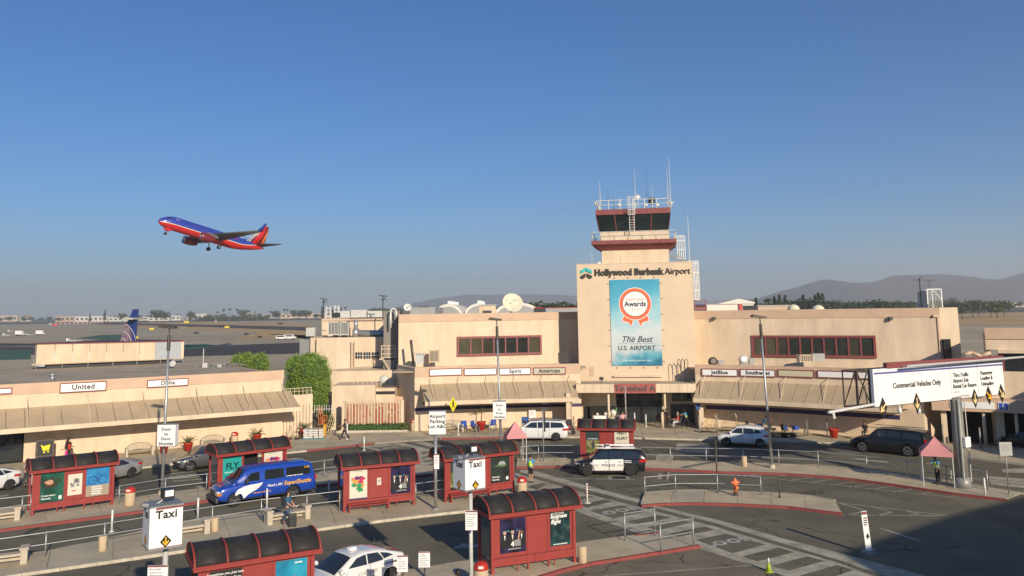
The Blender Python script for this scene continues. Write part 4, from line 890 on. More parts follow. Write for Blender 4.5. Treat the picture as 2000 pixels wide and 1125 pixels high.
duct('small round blower on the right wing roof by the tower', 1392, 706, 80.5, 0); duct('pale blower with motor on the right wing roof', 1452, 702, 79, 1); duct('round blower drum on the low block roof', 750, 741, 84, 1)
v = T('roof_duct', 'silver insulated duct run on the plant building roof', 'duct', A(735, 652, 92.5)); MB().cyl((-2, 0, .1), (2.1, 0, 0), .35, n=12).box(-2.6, -2, -.4, .4, -.3, .6).cyl((-2.3, 0, .5), (-2.3, 0, 1.6), .22, n=10).build('duct', STEEL, v, smooth=40); MB().box(-4.8, -3, -.3, .6, -.3, .7).build('fan_box', DSTEEL, v)
v = T('roof_plant', 'row of white and grey machines along the top roof', 'machinery', A(690, 620, 100)); MB().box(-1.6, -.4, 0, 1, 0, .8).box(-.3, 1.6, 0, 1, 0, .9).box(1.7, 3.6, .1, .9, 0, .75).build('casing', LGREY, v); MB().box(-2.6, -1.7, 0, 1, 0, .6).box(4.2, 6.0, 0, .8, 0, .4).build('dark_machine', DARK, v)
MB().cyl((-.4, .5, 0), (-.4, .5, .2), .4, n=10).build('fan_base', GREY, v)
v = T('roof_box', 'pale grey metal box at the left corner of the plant roof', 'cabinet', A(608, 657, 90.2)); MB().box(-.6, .35, 0, .8, 0, .95).build('cabinet', LGREY, v, bevel=.02); MB().tube([(.35, .3, .6), (1.6, .3, .6)], .05, 6).build('pipe', GREY, v)
v = T('vent_pipe', 'white gooseneck vent pipe at the corner of the left wing', 'pipe', A(763, 625, 86)); MB().tube([(0, 0, -.8), (0, 0, .9)]+[(.28-.28*math.cos(t), 0, .9+.28*math.sin(t)) for t in (.5, 1, 1.57, 2.1, 2.7, 3.14)]+[(.56, 0, .3)], .1, 8).build('pipe', WM, v, smooth=60)
v = T('exhaust_stack', 'leaning dark exhaust stack beside the left wing wall', 'pipe', A(806, 710, 82)); MB().cyl((.1, 0, -.2), (-.18, 0, 2.3), .13, n=10).build('stack', DSTEEL, v, smooth=40); MB().box(.3, 1.1, -.3, .3, 0, .9).box(.2, 1.2, -.4, .4, .9, 1.0).build('fan_box', LGREY, v)
for x, y, Y, s_, lab in ((632, 583, 105, 1, 'dark wind vane mast on the plant building roof'), (748, 577, 95, .8, 'slim dark mast with camera cluster left of the wing')):
    p = A(x, y, Y); v = T('mast', lab, 'mast', (p.x, p.y, 10.4)); h_ = p.z-10.4; MB().cyl((0, 0, 0), (0, 0, h_), .05*s_+.02, n=6).build('pole', DARK, v); MB().bar((-.5, 0, h_), (.5, .1, h_-.1), .08, .1).bar((-.25, .3, h_-.5), (.3, -.2, h_-.4), .07, .07).bar((.1, 0, h_-.2), (.45, 0, h_-.6), .06, .06).build('vane', DARK, v)
# hoop ladder behind canopy
v = T('hoop_ladder', 'hooped handrails of a roof ladder beside the tower', 'ladder', M @ Vector((th(1334, 722, -1.2)[0], -1.2, th(1334, 722, -1.2)[1]))); mb = MB()
for x in (-.35, 0, .35): mb.tube([(x-.15, 0, -1.5), (x-.15, 0, .8), (x, 0, 1.05), (x+.15, 0, .8), (x+.15, .2, 0)], .03, 5)
mb.build('hoop', DSTEEL, v)
# dishes
def dish(label, x, y, Y, rad, tilt, az, m):
    p = A(x, y, Y); v = T('satellite_dish', label, 'satellite dish', p); v.rotation_euler.z = az
    pr_ = [(rad*i/8, .35*rad*(i/8)**2) for i in range(9)]; pr_ += [(r_, z-.04) for r_, z in pr_[::-1]]
    Mx = Matrix.Rotation(R_(tilt), 4, 'X')
    MB().lathe(pr_, 28).xf(Mx).build('reflector', m, v, smooth=50)
    mb = MB()
    for k in range(3): t = k*2.09+.5; mb.cyl(Mx @ Vector((rad*.75*math.cos(t), rad*.75*math.sin(t), .2*rad)), Mx @ Vector((0, 0, rad*.8)), .012, n=5)
    mb.build('feed_strut', GREY, v); MB().cyl(Mx @ Vector((0, 0, rad*.72)), Mx @ Vector((0, 0, rad*.88)), .08, n=8).build('feed_horn', LGREY, v)
    MB().cyl((0, .3, -rad*1.1), (0, .3, 0), .12, n=8).build('mount', GREY, v); return v
DM = mat('dish_cream', (.72, .66, .5), .6, var=.05)
dish('large cream satellite dish on the left wing roof', 1000, 594, 92, 1.15, 62, .25, DM)
dish('small white satellite dish at the left wing roof corner', 796, 601, 87, .40, 72, .1, WM)
def dome(label, x, y, Y, rad):
    p = A(x, y, Y); v = T('radome', label, 'radome', p); MB().lathe([(rad, 0), (rad*.98, rad*.3), (rad*.8, rad*.65), (rad*.5, rad*.88), (0, rad)], 20).build('shell', DM, v, smooth=50); 
    MB().cyl((0, 0, -.6), (0, 0, 0), rad*1.02, n=20).build('base_ring', GREY, v)
dome('cream dome aerial behind the right wing parapet', 1550, 606, 100, .72); dome('second cream dome aerial behind the right wing parapet', 1598, 608, 100, .78)
# maroon roof rail by the tower
X0, X1, Z0, Z1 = B(1357, 586, 1379, 607, 86); v = T('roof_guard', 'maroon steel guard frame on the roof right of the tower', 'railing', (X0, 86, Z0)); w_, h_ = X1-X0, Z1-Z0
MB().box(0, w_, 0, .08, h_-.08, h_).box(0, .08, 0, .08, 0, h_).box(w_-.08, w_, 0, .08, 0, h_).box(.08, w_-.08, 0, .06, .1, .5).box(.08, w_-.08, 0, .06, h_*.35, h_*.35+.08).build('frame', MAROON, v)

# ------------------------------------------------------------------ ornamental brick screen, garden wall, hedge
P, Q = G(676, 845)[:2], G(781, 843)[:2]
r = wallroot('brick_screen', 'ornamental screen of cream fins with columns of pink and red bricks', 'screen', P, Q); L_ = (Vector(Q)-Vector(P)).length
zt = hit(730, 784, P, Q)[1]; zb_ = hit(730, 830, P, Q)[1]
BR = [mat('brick_red', (.40, .12, .075), .9, var=.2, vs=6), mat('brick_pink', (.50, .25, .17), .9, var=.2, vs=6), mat('brick_buff', (.52, .38, .25), .9, var=.2, vs=6)]
nf = 17; random.seed(3)
for i in range(nf+1):
    x = L_*i/nf; MB().box(x-.045, x+.045, -.2, .2, zb_-.05, zt).build('fin', CREAM, r)
    if i == nf: break
    mb = MB(); nb = 12; x0, x1 = x+.07, L_*(i+1)/nf-.07; base = random.choice([0, 0, 1, 1, 2])
    for k in range(nb):
        z0 = zb_+.1+(zt-.15-zb_-.1)*k/nb; z1 = zb_+.1+(zt-.15-zb_-.1)*(k+1)/nb-.025
        mb.box(x0, x1, -.06-random.random()*.04, .06, z0, z1, base if random.random() < .7 else random.randrange(3))
    mb.build('brick_column', BR, r)
for x in (-.25, L_+.25): MB().box(x-.14, x+.14, -.22, .22, 0.12, zt+.08).box(x-.3, x+.3, -.3, .3, .1, .3).build('end_post', CREAM, r)
MB().box(-.1, L_+.1, -.1, .1, zb_-.12, zb_-.03).build('base_rail', CREAM, r)
P2, Q2 = G(657, 842)[:2], G(800, 838)[:2]; P2 = (P2[0], P2[1]+1.0); Q2 = (Q2[0], Q2[1]+1.0)
r = wallroot('garden_wall', 'peach garden wall with scalloped top behind the brick screen', 'wall', P2, Q2); L2 = (Vector(Q2)-Vector(P2)).length
zw2 = hit(730, 778, P2, Q2)[1]
MB().box(0, L2, 0, .3, 0, zw2-.15).build('wall', PINK, r); mb = MB()
for k in range(3): c_ = L2*(.2+.3*k); mb.xprism([(c_+.95*math.cos(t), zw2-.16+.3*math.sin(t)) for t in [math.pi*i/8 for i in range(9)]], .02, .28)
mb.build('scallop', PINK, r)
r = T('planting_bed_kerb', 'low concrete edge of the planting bed below the brick screen', 'kerb', (*G(726, 846)[:2], .1)); MB().box(-3.2, 3.4, -.5, -.35, 0, .22).build('edge_stone', KWHITE, r)
HG = mat('hedge_leaf', (.045, .10, .02), .6, var=.35, vs=5); 
def leafbox(name, label, cat, loc, sx, sy, sz, n, ls, m, rz=0):
    mb = MB()
    for k in range(n):
        f = random.randrange(6); u, v_ = random.random(), random.random()
        p = [(u*sx, 0, v_*sz), (u*sx, 0, v_*sz), (u*sx, v_*sy, sz), (u*sx, v_*sy, sz), (0, u*sy, v_*sz), (sx, u*sy, v_*sz)][f]
        p = Vector(p)+Vector((random.gauss(0, .05), random.gauss(0, .05), random.gauss(0, .05)))
        a = Vector([random.gauss(0, 1) for _ in range(3)]).normalized()*ls; b = Vector([random.gauss(0, 1) for _ in range(3)]).normalized()*ls*.6
        mb.add([p-a, p+b, p+a, p-b], [(0, 1, 2, 3)])
    mb.box(.08, sx-.08, .08, sy-.08, 0, sz-.08)
    o = mb.build(name, m); o.location = loc; o.rotation_euler.z = rz; return tag(o, label, cat)
leafbox('clipped_hedge', 'low clipped green hedge under the brick screen', 'hedge', (P[0]+.3, P[1]-.5, .12), 5.0, .55, .65, 1600, .07, HG)
# ------------------------------------------------------------------ airfield furniture, far town and trees
def pbox(x0, y0, x1, y1, Y, dep, m, nm, root, zb=None):
    X0, X1, Z0, Z1 = B(x0, y0, x1, y1, Y); Z0 = 0 if zb is None else zb
    return wb(MB().box(X0, X1, Y, Y+dep, Z0, max(Z1, Z0+.5)), nm, m, root)
FW1 = mat('far_white_wall', (.70, .66, .58), .8, var=.1, vs=.05); FW2 = mat('far_buff_wall', (.62, .48, .34), .8, var=.1, vs=.05); FW3 = mat('far_tan_wall', (.52, .38, .27), .8, var=.1, vs=.05)
FR1 = mat('far_grey_roof', (.42, .42, .40), .8, var=.1, vs=.05); FWIN = mat('far_window_strip', (.05, .06, .07), .4, var=.2); FGR = mat('far_grey_wall', (.34, .34, .33), .8, var=.1, vs=.1)
def depth_of(y, x, z=0): return G(x, y, z).y
def far_building(x0, ytop, x1, ybase, label, m, roofm=FR1, windows=6, pitch=False, name='warehouse'):
    Y = depth_of(ybase, (x0+x1)/2); X0, X1, Z0, Z1 = B(x0, ytop, x1, ybase, Y); Z1 = max(Z1, 3); dep = max(12, (X1-X0)*.4)
    r = T(name, label, 'building', ((X0+X1)/2, Y, 0)); w_ = (X1-X0)/2
    zt_ = Z1*.78 if pitch else Z1
    MB().box(-w_, w_, 0, dep, 0, zt_).build('wall', m, r)
    if pitch: MB().xprism([(-w_-.3, zt_), (0, Z1), (w_+.3, zt_)], -.4, dep+.4).build('roof', roofm, r)
    else: MB().box(-w_-.4, w_+.4, -.4, dep+.4, zt_+.002, zt_+.35).build('roof', roofm, r)
    for k in range(windows):
        a = -w_+2*w_*(k+.25)/windows; MB().box(a, a+w_/windows, -.08, -.005, zt_*.35, zt_*.7).build('window', FWIN, r)
    return r
FBL = [(-90, 616, 34, 629, 'pale cream hangar far across the field at the left edge', FW2), (40, 621, 58, 628, 'tiny white shed right of the leftmost far hangar', FW1), (108, 617, 146, 629, 'long tan warehouse behind the red and white barrier', FW3), (146, 617, 210, 628.5, 'long pale warehouse behind the red and white barrier', FW1),
       (212, 619, 248, 628, 'white flat warehouse left of the blue tail fin', FW1), (266, 619, 290, 626, 'white warehouse just right of the blue tail fin', FW1), (290, 620, 330, 627, 'low white buildings below the pair of large far trees', FW1), (335, 616, 352, 626, 'small far white house beyond the lamp post', FW1), (356, 619, 376, 626, 'low grey roofed far house', FGR), (375, 613, 405, 624, 'two storey white far building with flat roof', FW1), (478, 612, 500, 621, 'small buff far building with sign board roof', FW2),
       (512, 613, 548, 622, 'grey fronted half of the long far hangar', FGR), (548, 612, 600, 622, 'long buff hangar left of the plant building', FW2), (600, 611, 690, 621, 'long cream hangar behind the plant building', FW2)]
for b in FBL: far_building(b[0], b[1], b[2], b[3], b[4], b[5], windows=max(2, int((b[2]-b[0])/9)))
# arched white hangars behind the left wing
def arch_hangar(x0, x1, ytop, Y, label, m):
    X0, X1, Z0, Z1 = B(x0, ytop, x1, 615, Y); r = T('arched_hangar', label, 'hangar', ((X0+X1)/2, Y, 0)); w_ = (X1-X0)/2; hh = Z1; side = 6.0
    pr_ = [(-w_, 0), (-w_, side)]+[(w_*math.cos(t), side+(hh-side)*math.sin(t)**.6) for t in [math.pi-math.pi*i/12 for i in range(1, 12)]]+[(w_, side), (w_, 0)]
    MB().xprism(pr_, 0, 60).build('hangar_shell', m, r); MB().xprism([(x*.9, z*.93) for x, z in pr_], -.35, -.01).build('gable_end', FGR, r)
    MB().box(-w_*.8, w_*.8, -.3, -.02, 0, side*.95).build('hangar_door', FGR, r); MB().box(-w_*.9, w_*.9, -.5, -.02, side*.97, side*1.08).build('door_lintel', FR1, r)
    for k in range(3): MB().box(-.8, .8, 8+k*18, 9.5+k*18, hh-.1, hh+1.1).build('ridge_vent', WHITE, r)
for a in ((846, 905, 593, 300, 'left arched white hangar with grey gable beyond the left wing'), (905, 965, 592, 310, 'middle arched white hangar beyond the left wing'), (962, 1058, 590, 320, 'broad arched white hangar behind the large dish')): arch_hangar(*a, FW1)
def hb(x0, y0, x1, y1, Y, label, m, **k): 
    X0, X1, Z0, Z1 = B(x0, y0, x1, y1, Y); r = T('roof_structure' if Y < 130 else 'warehouse', label, 'building', ((X0+X1)/2, Y, 0)); w_ = (X1-X0)/2
    MB().box(-w_, w_, 0, k.get('d', 6), k.get('zb', 0), Z1).build('wall', m, r); MB().box(-w_-.1, w_+.1, -.1, k.get('d', 6)+.1, Z1, Z1+.15).build('roof', k.get('rm', FR1), r)
    n_ = k.get('n', 3)
    for j in range(n_): MB().box(-w_+2*w_*(j+.2)/n_, -w_+2*w_*(j+.75)/n_, -.04, -.003, lerp(k.get('zb', 0), Z1, .35), lerp(k.get('zb', 0), Z1, .8)).build('window', FWIN, r)
    return r
hb(800, 601, 850, 612, 260, 'long low grey roofed building behind the small white dish', FGR, d=30, n=5)
hb(936, 597, 968, 612, 100, 'small cream rooftop penthouse left of the large dish', CREAM, d=3, zb=9, n=1)
hb(1044, 602, 1060, 611, 150, 'dark opened shed with a red panel behind the dish', DARK, d=5, rm=REDP, n=1)
hb(1066, 601, 1128, 610, 240, 'red roofed low building touching the tower left side', FGR, d=20, rm=REDP, n=4)
hb(1381, 594, 1472, 610, 190, 'white gabled hangar with red door stripe right of the tower', FW1, d=25, n=4)
v = T('red_stripe_panel', 'red door panel on the white gabled hangar', 'door', A(1447, 603, 189.6)); MB().box(-.4, .4, 0, .2, -2, 1.1).build('panel', REDP, v)
X0, X1, Z0, Z1 = B(1400, 583, 1473, 594, 190); v = T('hangar_gable', 'white gable roof of the hangar right of the tower', 'roof', ((X0+X1)/2, 189.7, Z0)); w_ = (X1-X0)/2; MB().xprism([(-w_, 0), (w_*.15, Z1-Z0), (w_, .3*(Z1-Z0)), (w_, 0)], 0, 25).build('gable', FW1, v)
hb(1481, 597, 1545, 610, 150, 'tan flat building with white framed windows behind the right wing', FW3, d=10, n=6)
FBR = [(1616, 601, 1650, 607, 'tiny white far houses left of the cream warehouse', FW1), (1656, 599, 1755, 606, 'long cream warehouse above the right wing roof', FW2), (1752, 595, 1780, 605, 'cream far building with rounded roof', FW2), (1782, 598, 1806, 604, 'silver roofed far hangar left of the roof cage', FR1),
       (1862, 596, 1880, 602, 'pale far hangar just right of the roof cage', FW1), (1892, 595, 1925, 601.5, 'long pale far hangar beyond the east field', FR1), (1935, 594, 1976, 600.5, 'white far hangars on the right horizon', FW1), (1952, 590, 2080, 599, 'large buff warehouse on the right horizon', FW2)]
for b in FBR: far_building(b[0], b[1], b[2], b[3], b[4], b[5], windows=max(2, int((b[2]-b[0])/9)))
# white steam stacks / barrier / field lights / vehicles
p0, p1 = G(97, 634), G(205, 630.5); br = T('runway_barrier', 'long red and white striped barrier across the far apron', 'barrier', p0, ang(p0, p1)); Lb = (p1-p0).length; nb_ = 26
mr = mat('barrier_red', (.62, .06, .05), .5, var=0)
for k in range(nb_): MB().box(Lb*k/nb_+.05, Lb*(k+1)/nb_-.05, 0, .8, 0, 2.6).build('barrier_block', mr if k % 2 else WHITE, br)
v = T('checkered_ball_marker', 'red and white checkered marker box with thin mast on the field', 'marker', G(421, 629)); MB().box(-1.6, 1.6, 0, 2, 0, 2.2, 0).box(-1.6, 0, -.05, 0, 1.1, 2.2, 1).box(0, 1.6, -.05, 0, 0, 1.1, 1).build('marker_box', [WHITE, mr], v); MB().cyl((-.3, 1, 2.2), (-.3, 1, 9), .15, n=6).build('mast', WHITE, v)
for i, (x, y, m, lab) in enumerate(((296, 645, YEL, 'yellow field sign on the dry grass left of the lamp post'), (443, 641, YEL, 'yellow field sign right of the lamp post'), (265, 662, YEL, 'yellow field sign just right of the blue tail fin'), (364, 631, YEL, 'yellow field sign near the far trees'), (372, 639, DARK, 'black field sign right of the lamp head'), (383, 653, DARK, 'wide black field sign on the dry grass'), (481, 655, DARK, 'black field sign nearest the round hedge'), (558, 645, DARK, 'black field sign left of the plant building'), (507, 661, DARK, 'black field sign above the round trees'), (108, 637, mr, 'dark red field sign below the barrier'), (547, 634, DARK, 'tiny black field sign on the far taxiway'))):
    p = G(x, y); v = T('field_sign', lab, 'sign', p, 0, 'airfield guidance signs'); s_ = p.y/1600*4.5; MB().box(-s_, s_, 0, .3, .3, .3+s_*.75).build('sign_face', m, v); MB().box(-s_*.8, -s_*.7, .1, .2, 0, .3).box(s_*.7, s_*.8, .1, .2, 0, .3).build('leg', GREY, v)
def truck(label, x, y, s, kind, name='box_truck'):
    p = G(x, y); v = T(name, label, 'truck' if kind != 'car' else 'car', p); 
    if kind == 'box':
        MB().box(-2.5*s, 2.0*s, 0, 2.2*s, .9*s, 3.4*s).build('cargo_box', WHITE, v, bevel=.05); MB().box(2.1*s, 3.6*s, .1*s, 2.1*s, .5*s, 2.2*s).build('cab', WHITE, v, bevel=.15); MB().box(2.7*s, 3.62*s, .08*s, 2.12*s, 1.4*s, 2.0*s).build('windscreen', GLASS, v)
        for wx in (-1.5, 2.8): MB().cyl((wx*s, -.05, .45*s), (wx*s, 2.25*s, .45*s), .45*s, n=12).build('wheel', DARK, v)
        MB().box(-2.6*s, 3.4*s, .3*s, 1.9*s, .4*s, .9*s).build('chassis', DARK, v)
    elif kind == 'van':
        MB().xprism([(-2.6*s, .4*s), (2.7*s, .4*s), (2.7*s, 1.1*s), (1.9*s, 1.25*s), (1.3*s, 2.1*s), (-2.6*s, 2.1*s)], 0, 2*s).build('body', WHITE, v, bevel=.08)
        MB().xprism([(-2.2*s, 1.3*s), (1.5*s, 1.3*s), (1.15*s, 1.9*s), (-2.2*s, 1.9*s)], -.02, 2.02*s).build('window_band', GLASS, v)
        for wx in (-1.6, 1.8): MB().cyl((wx*s, -.05, .38*s), (wx*s, 2.05*s, .38*s), .38*s, n=12).build('wheel', DARK, v)
    else:
        MB().box(-3*s, 3*s, 0, 1.6*s, .35*s, .6*s).box(-3*s, -2.2*s, 0, 1.6*s, .6*s, 1.5*s).build('platform', WHITE, v)
        for wx in (-2, 2): MB().cyl((wx*s, 0, .3*s), (wx*s, 1.6*s, .3*s), .3*s, n=10).build('wheel', DARK, v)
truck('white box truck facing right, rightmost on the far apron', 76, 655, .9, 'box'); truck('white tall catering truck left of the other box truck', 36, 656, .95, 'box'); 
truck('low white baggage cart between the two box trucks', 56, 655, .9, 'cart', 'baggage_cart'); truck('white baggage cart train at the far left of the apron', 14, 656, 1.0, 'cart', 'baggage_cart'); truck('small white tug above the baggage carts', 22, 648, 1.0, 'cart', 'baggage_cart')
truck('low white service vehicle just above the corrugated screen', 143, 668, 1.1, 'cart', 'baggage_cart'); truck('white airfield van parked on the dry grass', 565, 663, 1.0, 'van', 'airfield_van'); truck('white pickup behind the airfield van', 549, 663.5, .9, 'van', 'airfield_van')
# thin towers
for x, ytop, lab in ((642, 599, 'white lattice tower on the horizon, left of the pair'), (658, 597, 'white lattice tower on the horizon, right of the pair')):
    p = A(x, ytop, 420); v = T('lattice_tower', lab, 'tower', (p.x, 420, 0)); mb = MB(); hh = p.z
    for sx, sy in ((-1, -1), (1, -1), (1, 1), (-1, 1)): mb.bar((sx*1.6, sy*1.6, 0), (sx*.9, sy*.9, hh), .3, .3)
    for k in range(8): z = hh*k/8; mb.bar((-1.6, -1.6, z), (1.6, -1.6, z+hh/8), .2, .2).bar((1.6, -1.6, z), (-1.6, -1.6, z+hh/8), .2, .2)
    mb.build('lattice', WHITE, v)

# trees -----------------------------------------------------------
LF1 = mat('leaf_dark', (.045, .065, .025), .7, var=.3, vs=.5); LF2 = mat('leaf_olive', (.07, .085, .035), .7, var=.3, vs=.5); BARK = mat('bark', (.12, .085, .055), .9, var=.2)
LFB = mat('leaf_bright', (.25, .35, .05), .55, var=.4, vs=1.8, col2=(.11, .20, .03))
def leaf_cloud(clumps, n, ls, rng, mb=None):
    mb = mb or MB()
    for _ in range(n):
        c, r_ = rng.choice(clumps); d = Vector([rng.gauss(0, 1) for _ in range(3)]).normalized(); rr = (rng.random()**.4)
        p = Vector(c)+Vector((d.x*r_[0], d.y*r_[1], d.z*r_[2]))*rr
        a = Vector([rng.gauss(0, 1) for _ in range(3)]).normalized()*ls*rng.uniform(.6, 1.3); b = a.cross(Vector([rng.gauss(0, 1) for _ in range(3)])).normalized()*ls*.6
        mb.add([p-a, p+b, p+a, p-b], [(0, 1, 2, 3)])
    return mb
def make_tree(name, h, w_, kind, seed, leaf, label, group, n=500, ls=.5):
    rng = random.Random(seed); r = T(name, label, 'tree', (0, 0, 0), 0, group); tb = MB()
    if kind == 'round':
        tb.cyl((0, 0, 0), (0, 0, h*.45), h*.03, h*.02, n=7); cl = []
        for k in range(9):
            t = rng.uniform(0, 6.28); q = rng.uniform(.1, .5)*w_*.6; z = h*rng.uniform(.45, .85); cl.append(((q*math.cos(t), q*math.sin(t), z), (w_*.28, w_*.28, h*.16)))
            tb.cyl((0, 0, h*.35), (q*math.cos(t)*.8, q*math.sin(t)*.8, z), h*.012, h*.004, n=5)
    elif kind == 'conifer':
        tb.cyl((0, 0, 0), (0, 0, h*.9), h*.02, h*.004, n=6); cl = [((0, 0, h*(.2+.75*k/7)), (w_*.5*(1-k/8), w_*.5*(1-k/8), h*.09)) for k in range(8)]
    else:
        tb.cyl((0, 0, 0), (h*.02, 0, h*.88), h*.014, h*.01, n=6); cl = [((h*.02, 0, h*.9), (w_*.5, w_*.5, h*.09))]
    tb.build('trunk', BARK, r); leaf_cloud(cl, n, ls, rng).build('crown', leaf, r); return r
GT = 'trees on the far side of the airfield'
protos = {}
for key, h, w_, kind, lf, lab in (('round', 12, 13, 'round', LF1, 'dark rounded tree in the row of trees on the horizon'), ('olive', 9, 11, 'round', LF2, 'low olive green tree in the row of trees on the horizon'), ('conifer', 16, 6, 'conifer', LF1, 'narrow dark conifer rising from the horizon tree row'), ('palm', 17, 4.5, 'palm', LF1, 'tall thin palm tree standing on the horizon')):
    protos[key] = [make_tree({'round': 'round_tree', 'olive': 'round_tree', 'conifer': 'conifer_tree', 'palm': 'palm_tree'}[key], h, w_, kind, 11+len(protos), lf, lab, GT, 420 if key != 'palm' else 120, .8 if key != 'palm' else .7), h, False]
rt = random.Random(21)
def plant(key, x, ytop, Y, ws=1.0):
    p = A(x, ytop, Y); s_ = max(.25, p.z/protos[key][1]); pr_ = protos[key]; sc_ = (s_*ws, s_*ws, s_); rz = rt.random()*6
    zn = [z for lim, z in ((40, 'at the left edge of the horizon'), (110, 'left of the long tan far warehouse'), (232, 'behind the striped barrier'), (300, 'just right of the blue tail fin'), (390, 'above the left lamp post'), (480, 'among the palms beyond the dry grass'), (560, 'left of the long cream hangar'), (640, 'above the long cream hangar'), (700, 'behind the plant building roof'), (800, 'behind the thin mast and white gooseneck pipe'), (960, 'left of the large dish'), (1130, 'between the large dish and the tower'), (1520, 'just right of the white gabled hangar'), (1590, 'behind the cream dome aerials'), (1680, 'above the right wing left of the cream warehouse'), (1790, 'above the right wing beyond the cream warehouse'), (1850, 'behind the roof cage'), (1930, 'just right of the roof cage'), (9999, 'at the right edge of the horizon')) if x < lim][0]
    kd = {'round': 'dark rounded far tree', 'olive': 'olive green far tree', 'conifer': 'narrow dark far conifer', 'palm': 'thin far palm tree'}[key]
    lb = ('tall ' if s_ > 1.15 else 'low ' if s_ < .75 else '')+kd+' '+zn
    if not pr_[2]: o = pr_[0]; pr_[2] = True; o.location = (p.x, Y, 0); o.scale = sc_; o.rotation_euler.z = rz; o['label'] = lb; return o
    return dup(pr_[0], (p.x, Y, 0), rz, scale=sc_, label=lb)
for i in range(40):  # left skyline
    x = -30+i*18+rt.uniform(-6, 6); base = 624-(x*.0125)
    plant(rt.choice(['olive', 'round', 'olive']), x, base-rt.uniform(3, 7), rt.uniform(1800, 2300))
for x, yt_, key in ((205, 606, 'conifer'), (176, 613, 'conifer'), (240, 611, 'round'), (437, 603, 'palm'), (449, 602, 'palm'), (463, 603, 'palm'), (425, 608, 'palm'), (372, 607, 'conifer'), (375, 608, 'round'), (474, 604, 'round'), (487, 606, 'palm'), (498, 608, 'conifer'), (528, 607, 'palm'), (540, 606, 'round'), (556, 603, 'palm'), (562, 603, 'palm'), (575, 604, 'round'), (590, 605, 'round'), (597, 604, 'olive'), (629, 599, 'conifer'), (648, 600, 'round'), (666, 599, 'conifer'), (675, 599, 'palm'), (693, 604, 'olive'), (710, 603, 'olive'), (725, 602, 'round'), (737, 600, 'round'), (752, 600, 'olive'), (775, 600, 'round'), (788, 602, 'round'), (828, 596, 'round')):
    plant(key, x, yt_, rt.uniform(1500, 1900))
for x, yt_ in ((308, 604), (321, 608)): o = plant('round', x, yt_, 1500, 1.1); o['label'] = 'large dark far tree right of the blue tail fin, '+('taller left one' if x == 308 else 'lower right one'); del o['group']
for x, yt_, key in ((1032, 588, 'round'), (1048, 589, 'olive'), (1075, 589, 'round'), (1095, 588, 'round'), (1115, 588, 'round'), (980, 598, 'round'), (1020, 600, 'round')): plant(key, x, yt_, rt.uniform(420, 470), 1.5)
for i in range(30): x = 1470+i*17+rt.uniform(-5, 5); plant(rt.choice(['round', 'olive', 'round']), x, 591-(x-1480)*.004-rt.uniform(-1, 5), rt.uniform(600, 760), 1.1)
for x, yt_, key in ((1476, 583, 'conifer'), (1500, 582, 'palm'), (1512, 581, 'conifer'), (1522, 577, 'conifer'), (1533, 578, 'conifer'), (1545, 583, 'round'), (1568, 577, 'conifer'), (1572, 582, 'round'), (1588, 583, 'round'), (1592, 578, 'conifer'), (1598, 574, 'conifer'), (1606, 575, 'conifer'), (1618, 585, 'round'), (1632, 586, 'round'), (1652, 588, 'round'), (1680, 586, 'olive'), (1706, 584, 'round'), (1740, 587, 'round'), (1767, 587, 'round')): plant(key, x, yt_, rt.uniform(560, 620), 1.25)
for x, yt_, key in ((1856, 580, 'round'), (1848, 584, 'round'), (1900, 588, 'olive'), (1915, 586, 'conifer'), (1935, 589, 'olive'), (1960, 589, 'round'), (1990, 588, 'round'), (2010, 588, 'round'), (1870, 588, 'olive')): plant(key, x, yt_, rt.uniform(1700, 1900), 1.3)
# hedge row along the far road
rh = random.Random(5); cl = [((A(x, 621, 1600).x, 1600, 2.5), (14, 6, 6)) for x in range(390, 520, 5)]
o = leaf_cloud(cl, 2600, 1.8, rh).build('far_hedge_row', LF1); o['kind'] = 'stuff'
# two clipped ficus near the plant building
def ficus(label, x0, ytop, x1, ybot, Y, n, seed, lobes):
    rng = random.Random(seed); X0, X1, Z0, Z1 = B(x0, ytop, x1, ybot, Y); cx_ = (X0+X1)/2; w_ = (X1-X0)/2; r = T('ficus_tree', label, 'tree', (cx_, Y, 0)); h_ = Z1
    tb = MB().cyl((0, 0, 0), (.1, 0, Z0+.6), .17, .12, n=9)
    for k in range(7): t = k*.9; tb.cyl((.1, 0, Z0*.6+.3), (w_*.6*math.cos(t), w_*.5*math.sin(t), Z0+(Z1-Z0)*.55), .08, .02, n=6)
    tb.build('trunk', BARK, r); cl = []
    for a_, b_, c_, ra, rb in lobes: cl.append(((a_*w_, b_*w_, Z0+c_*(Z1-Z0)), (ra*w_, ra*w_, rb*(Z1-Z0))))
    mb = MB()
    # hanging shoots: clustered leaf tufts on the shell, clumped
    for c, q in cl:
        k_ = n//len(cl)
        tufts = []
        for _ in range(k_//9):
            d = Vector([rng.gauss(0, 1) for _ in range(3)]).normalized(); tufts.append(Vector(c)+Vector((d.x*q[0], d.y*q[1], d.z*q[2]))*rng.uniform(.82, 1.08))
        for t in tufts:
            for _ in range(9):
                p = t+Vector((rng.gauss(0, .09), rng.gauss(0, .09), rng.gauss(-.04, .13))); a = Vector((rng.gauss(0, .6), rng.gauss(0, .6), rng.gauss(-.5, .6))).normalized()*rng.uniform(.06, .12); b = a.cross(Vector([rng.gauss(0, 1) for _ in range(3)])).normalized()*.035
                mb.add([p-a, p+b, p+a, p-b], [(0, 1, 2, 3)])
    mb.build('crown', LFB, r)
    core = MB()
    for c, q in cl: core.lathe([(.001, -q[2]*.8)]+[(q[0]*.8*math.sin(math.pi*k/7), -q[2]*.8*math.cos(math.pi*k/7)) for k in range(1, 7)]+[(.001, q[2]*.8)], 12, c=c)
    core.build('inner_foliage', mat('inner_leaf', (.05, .09, .02), .9, var=.3), r, smooth=True)
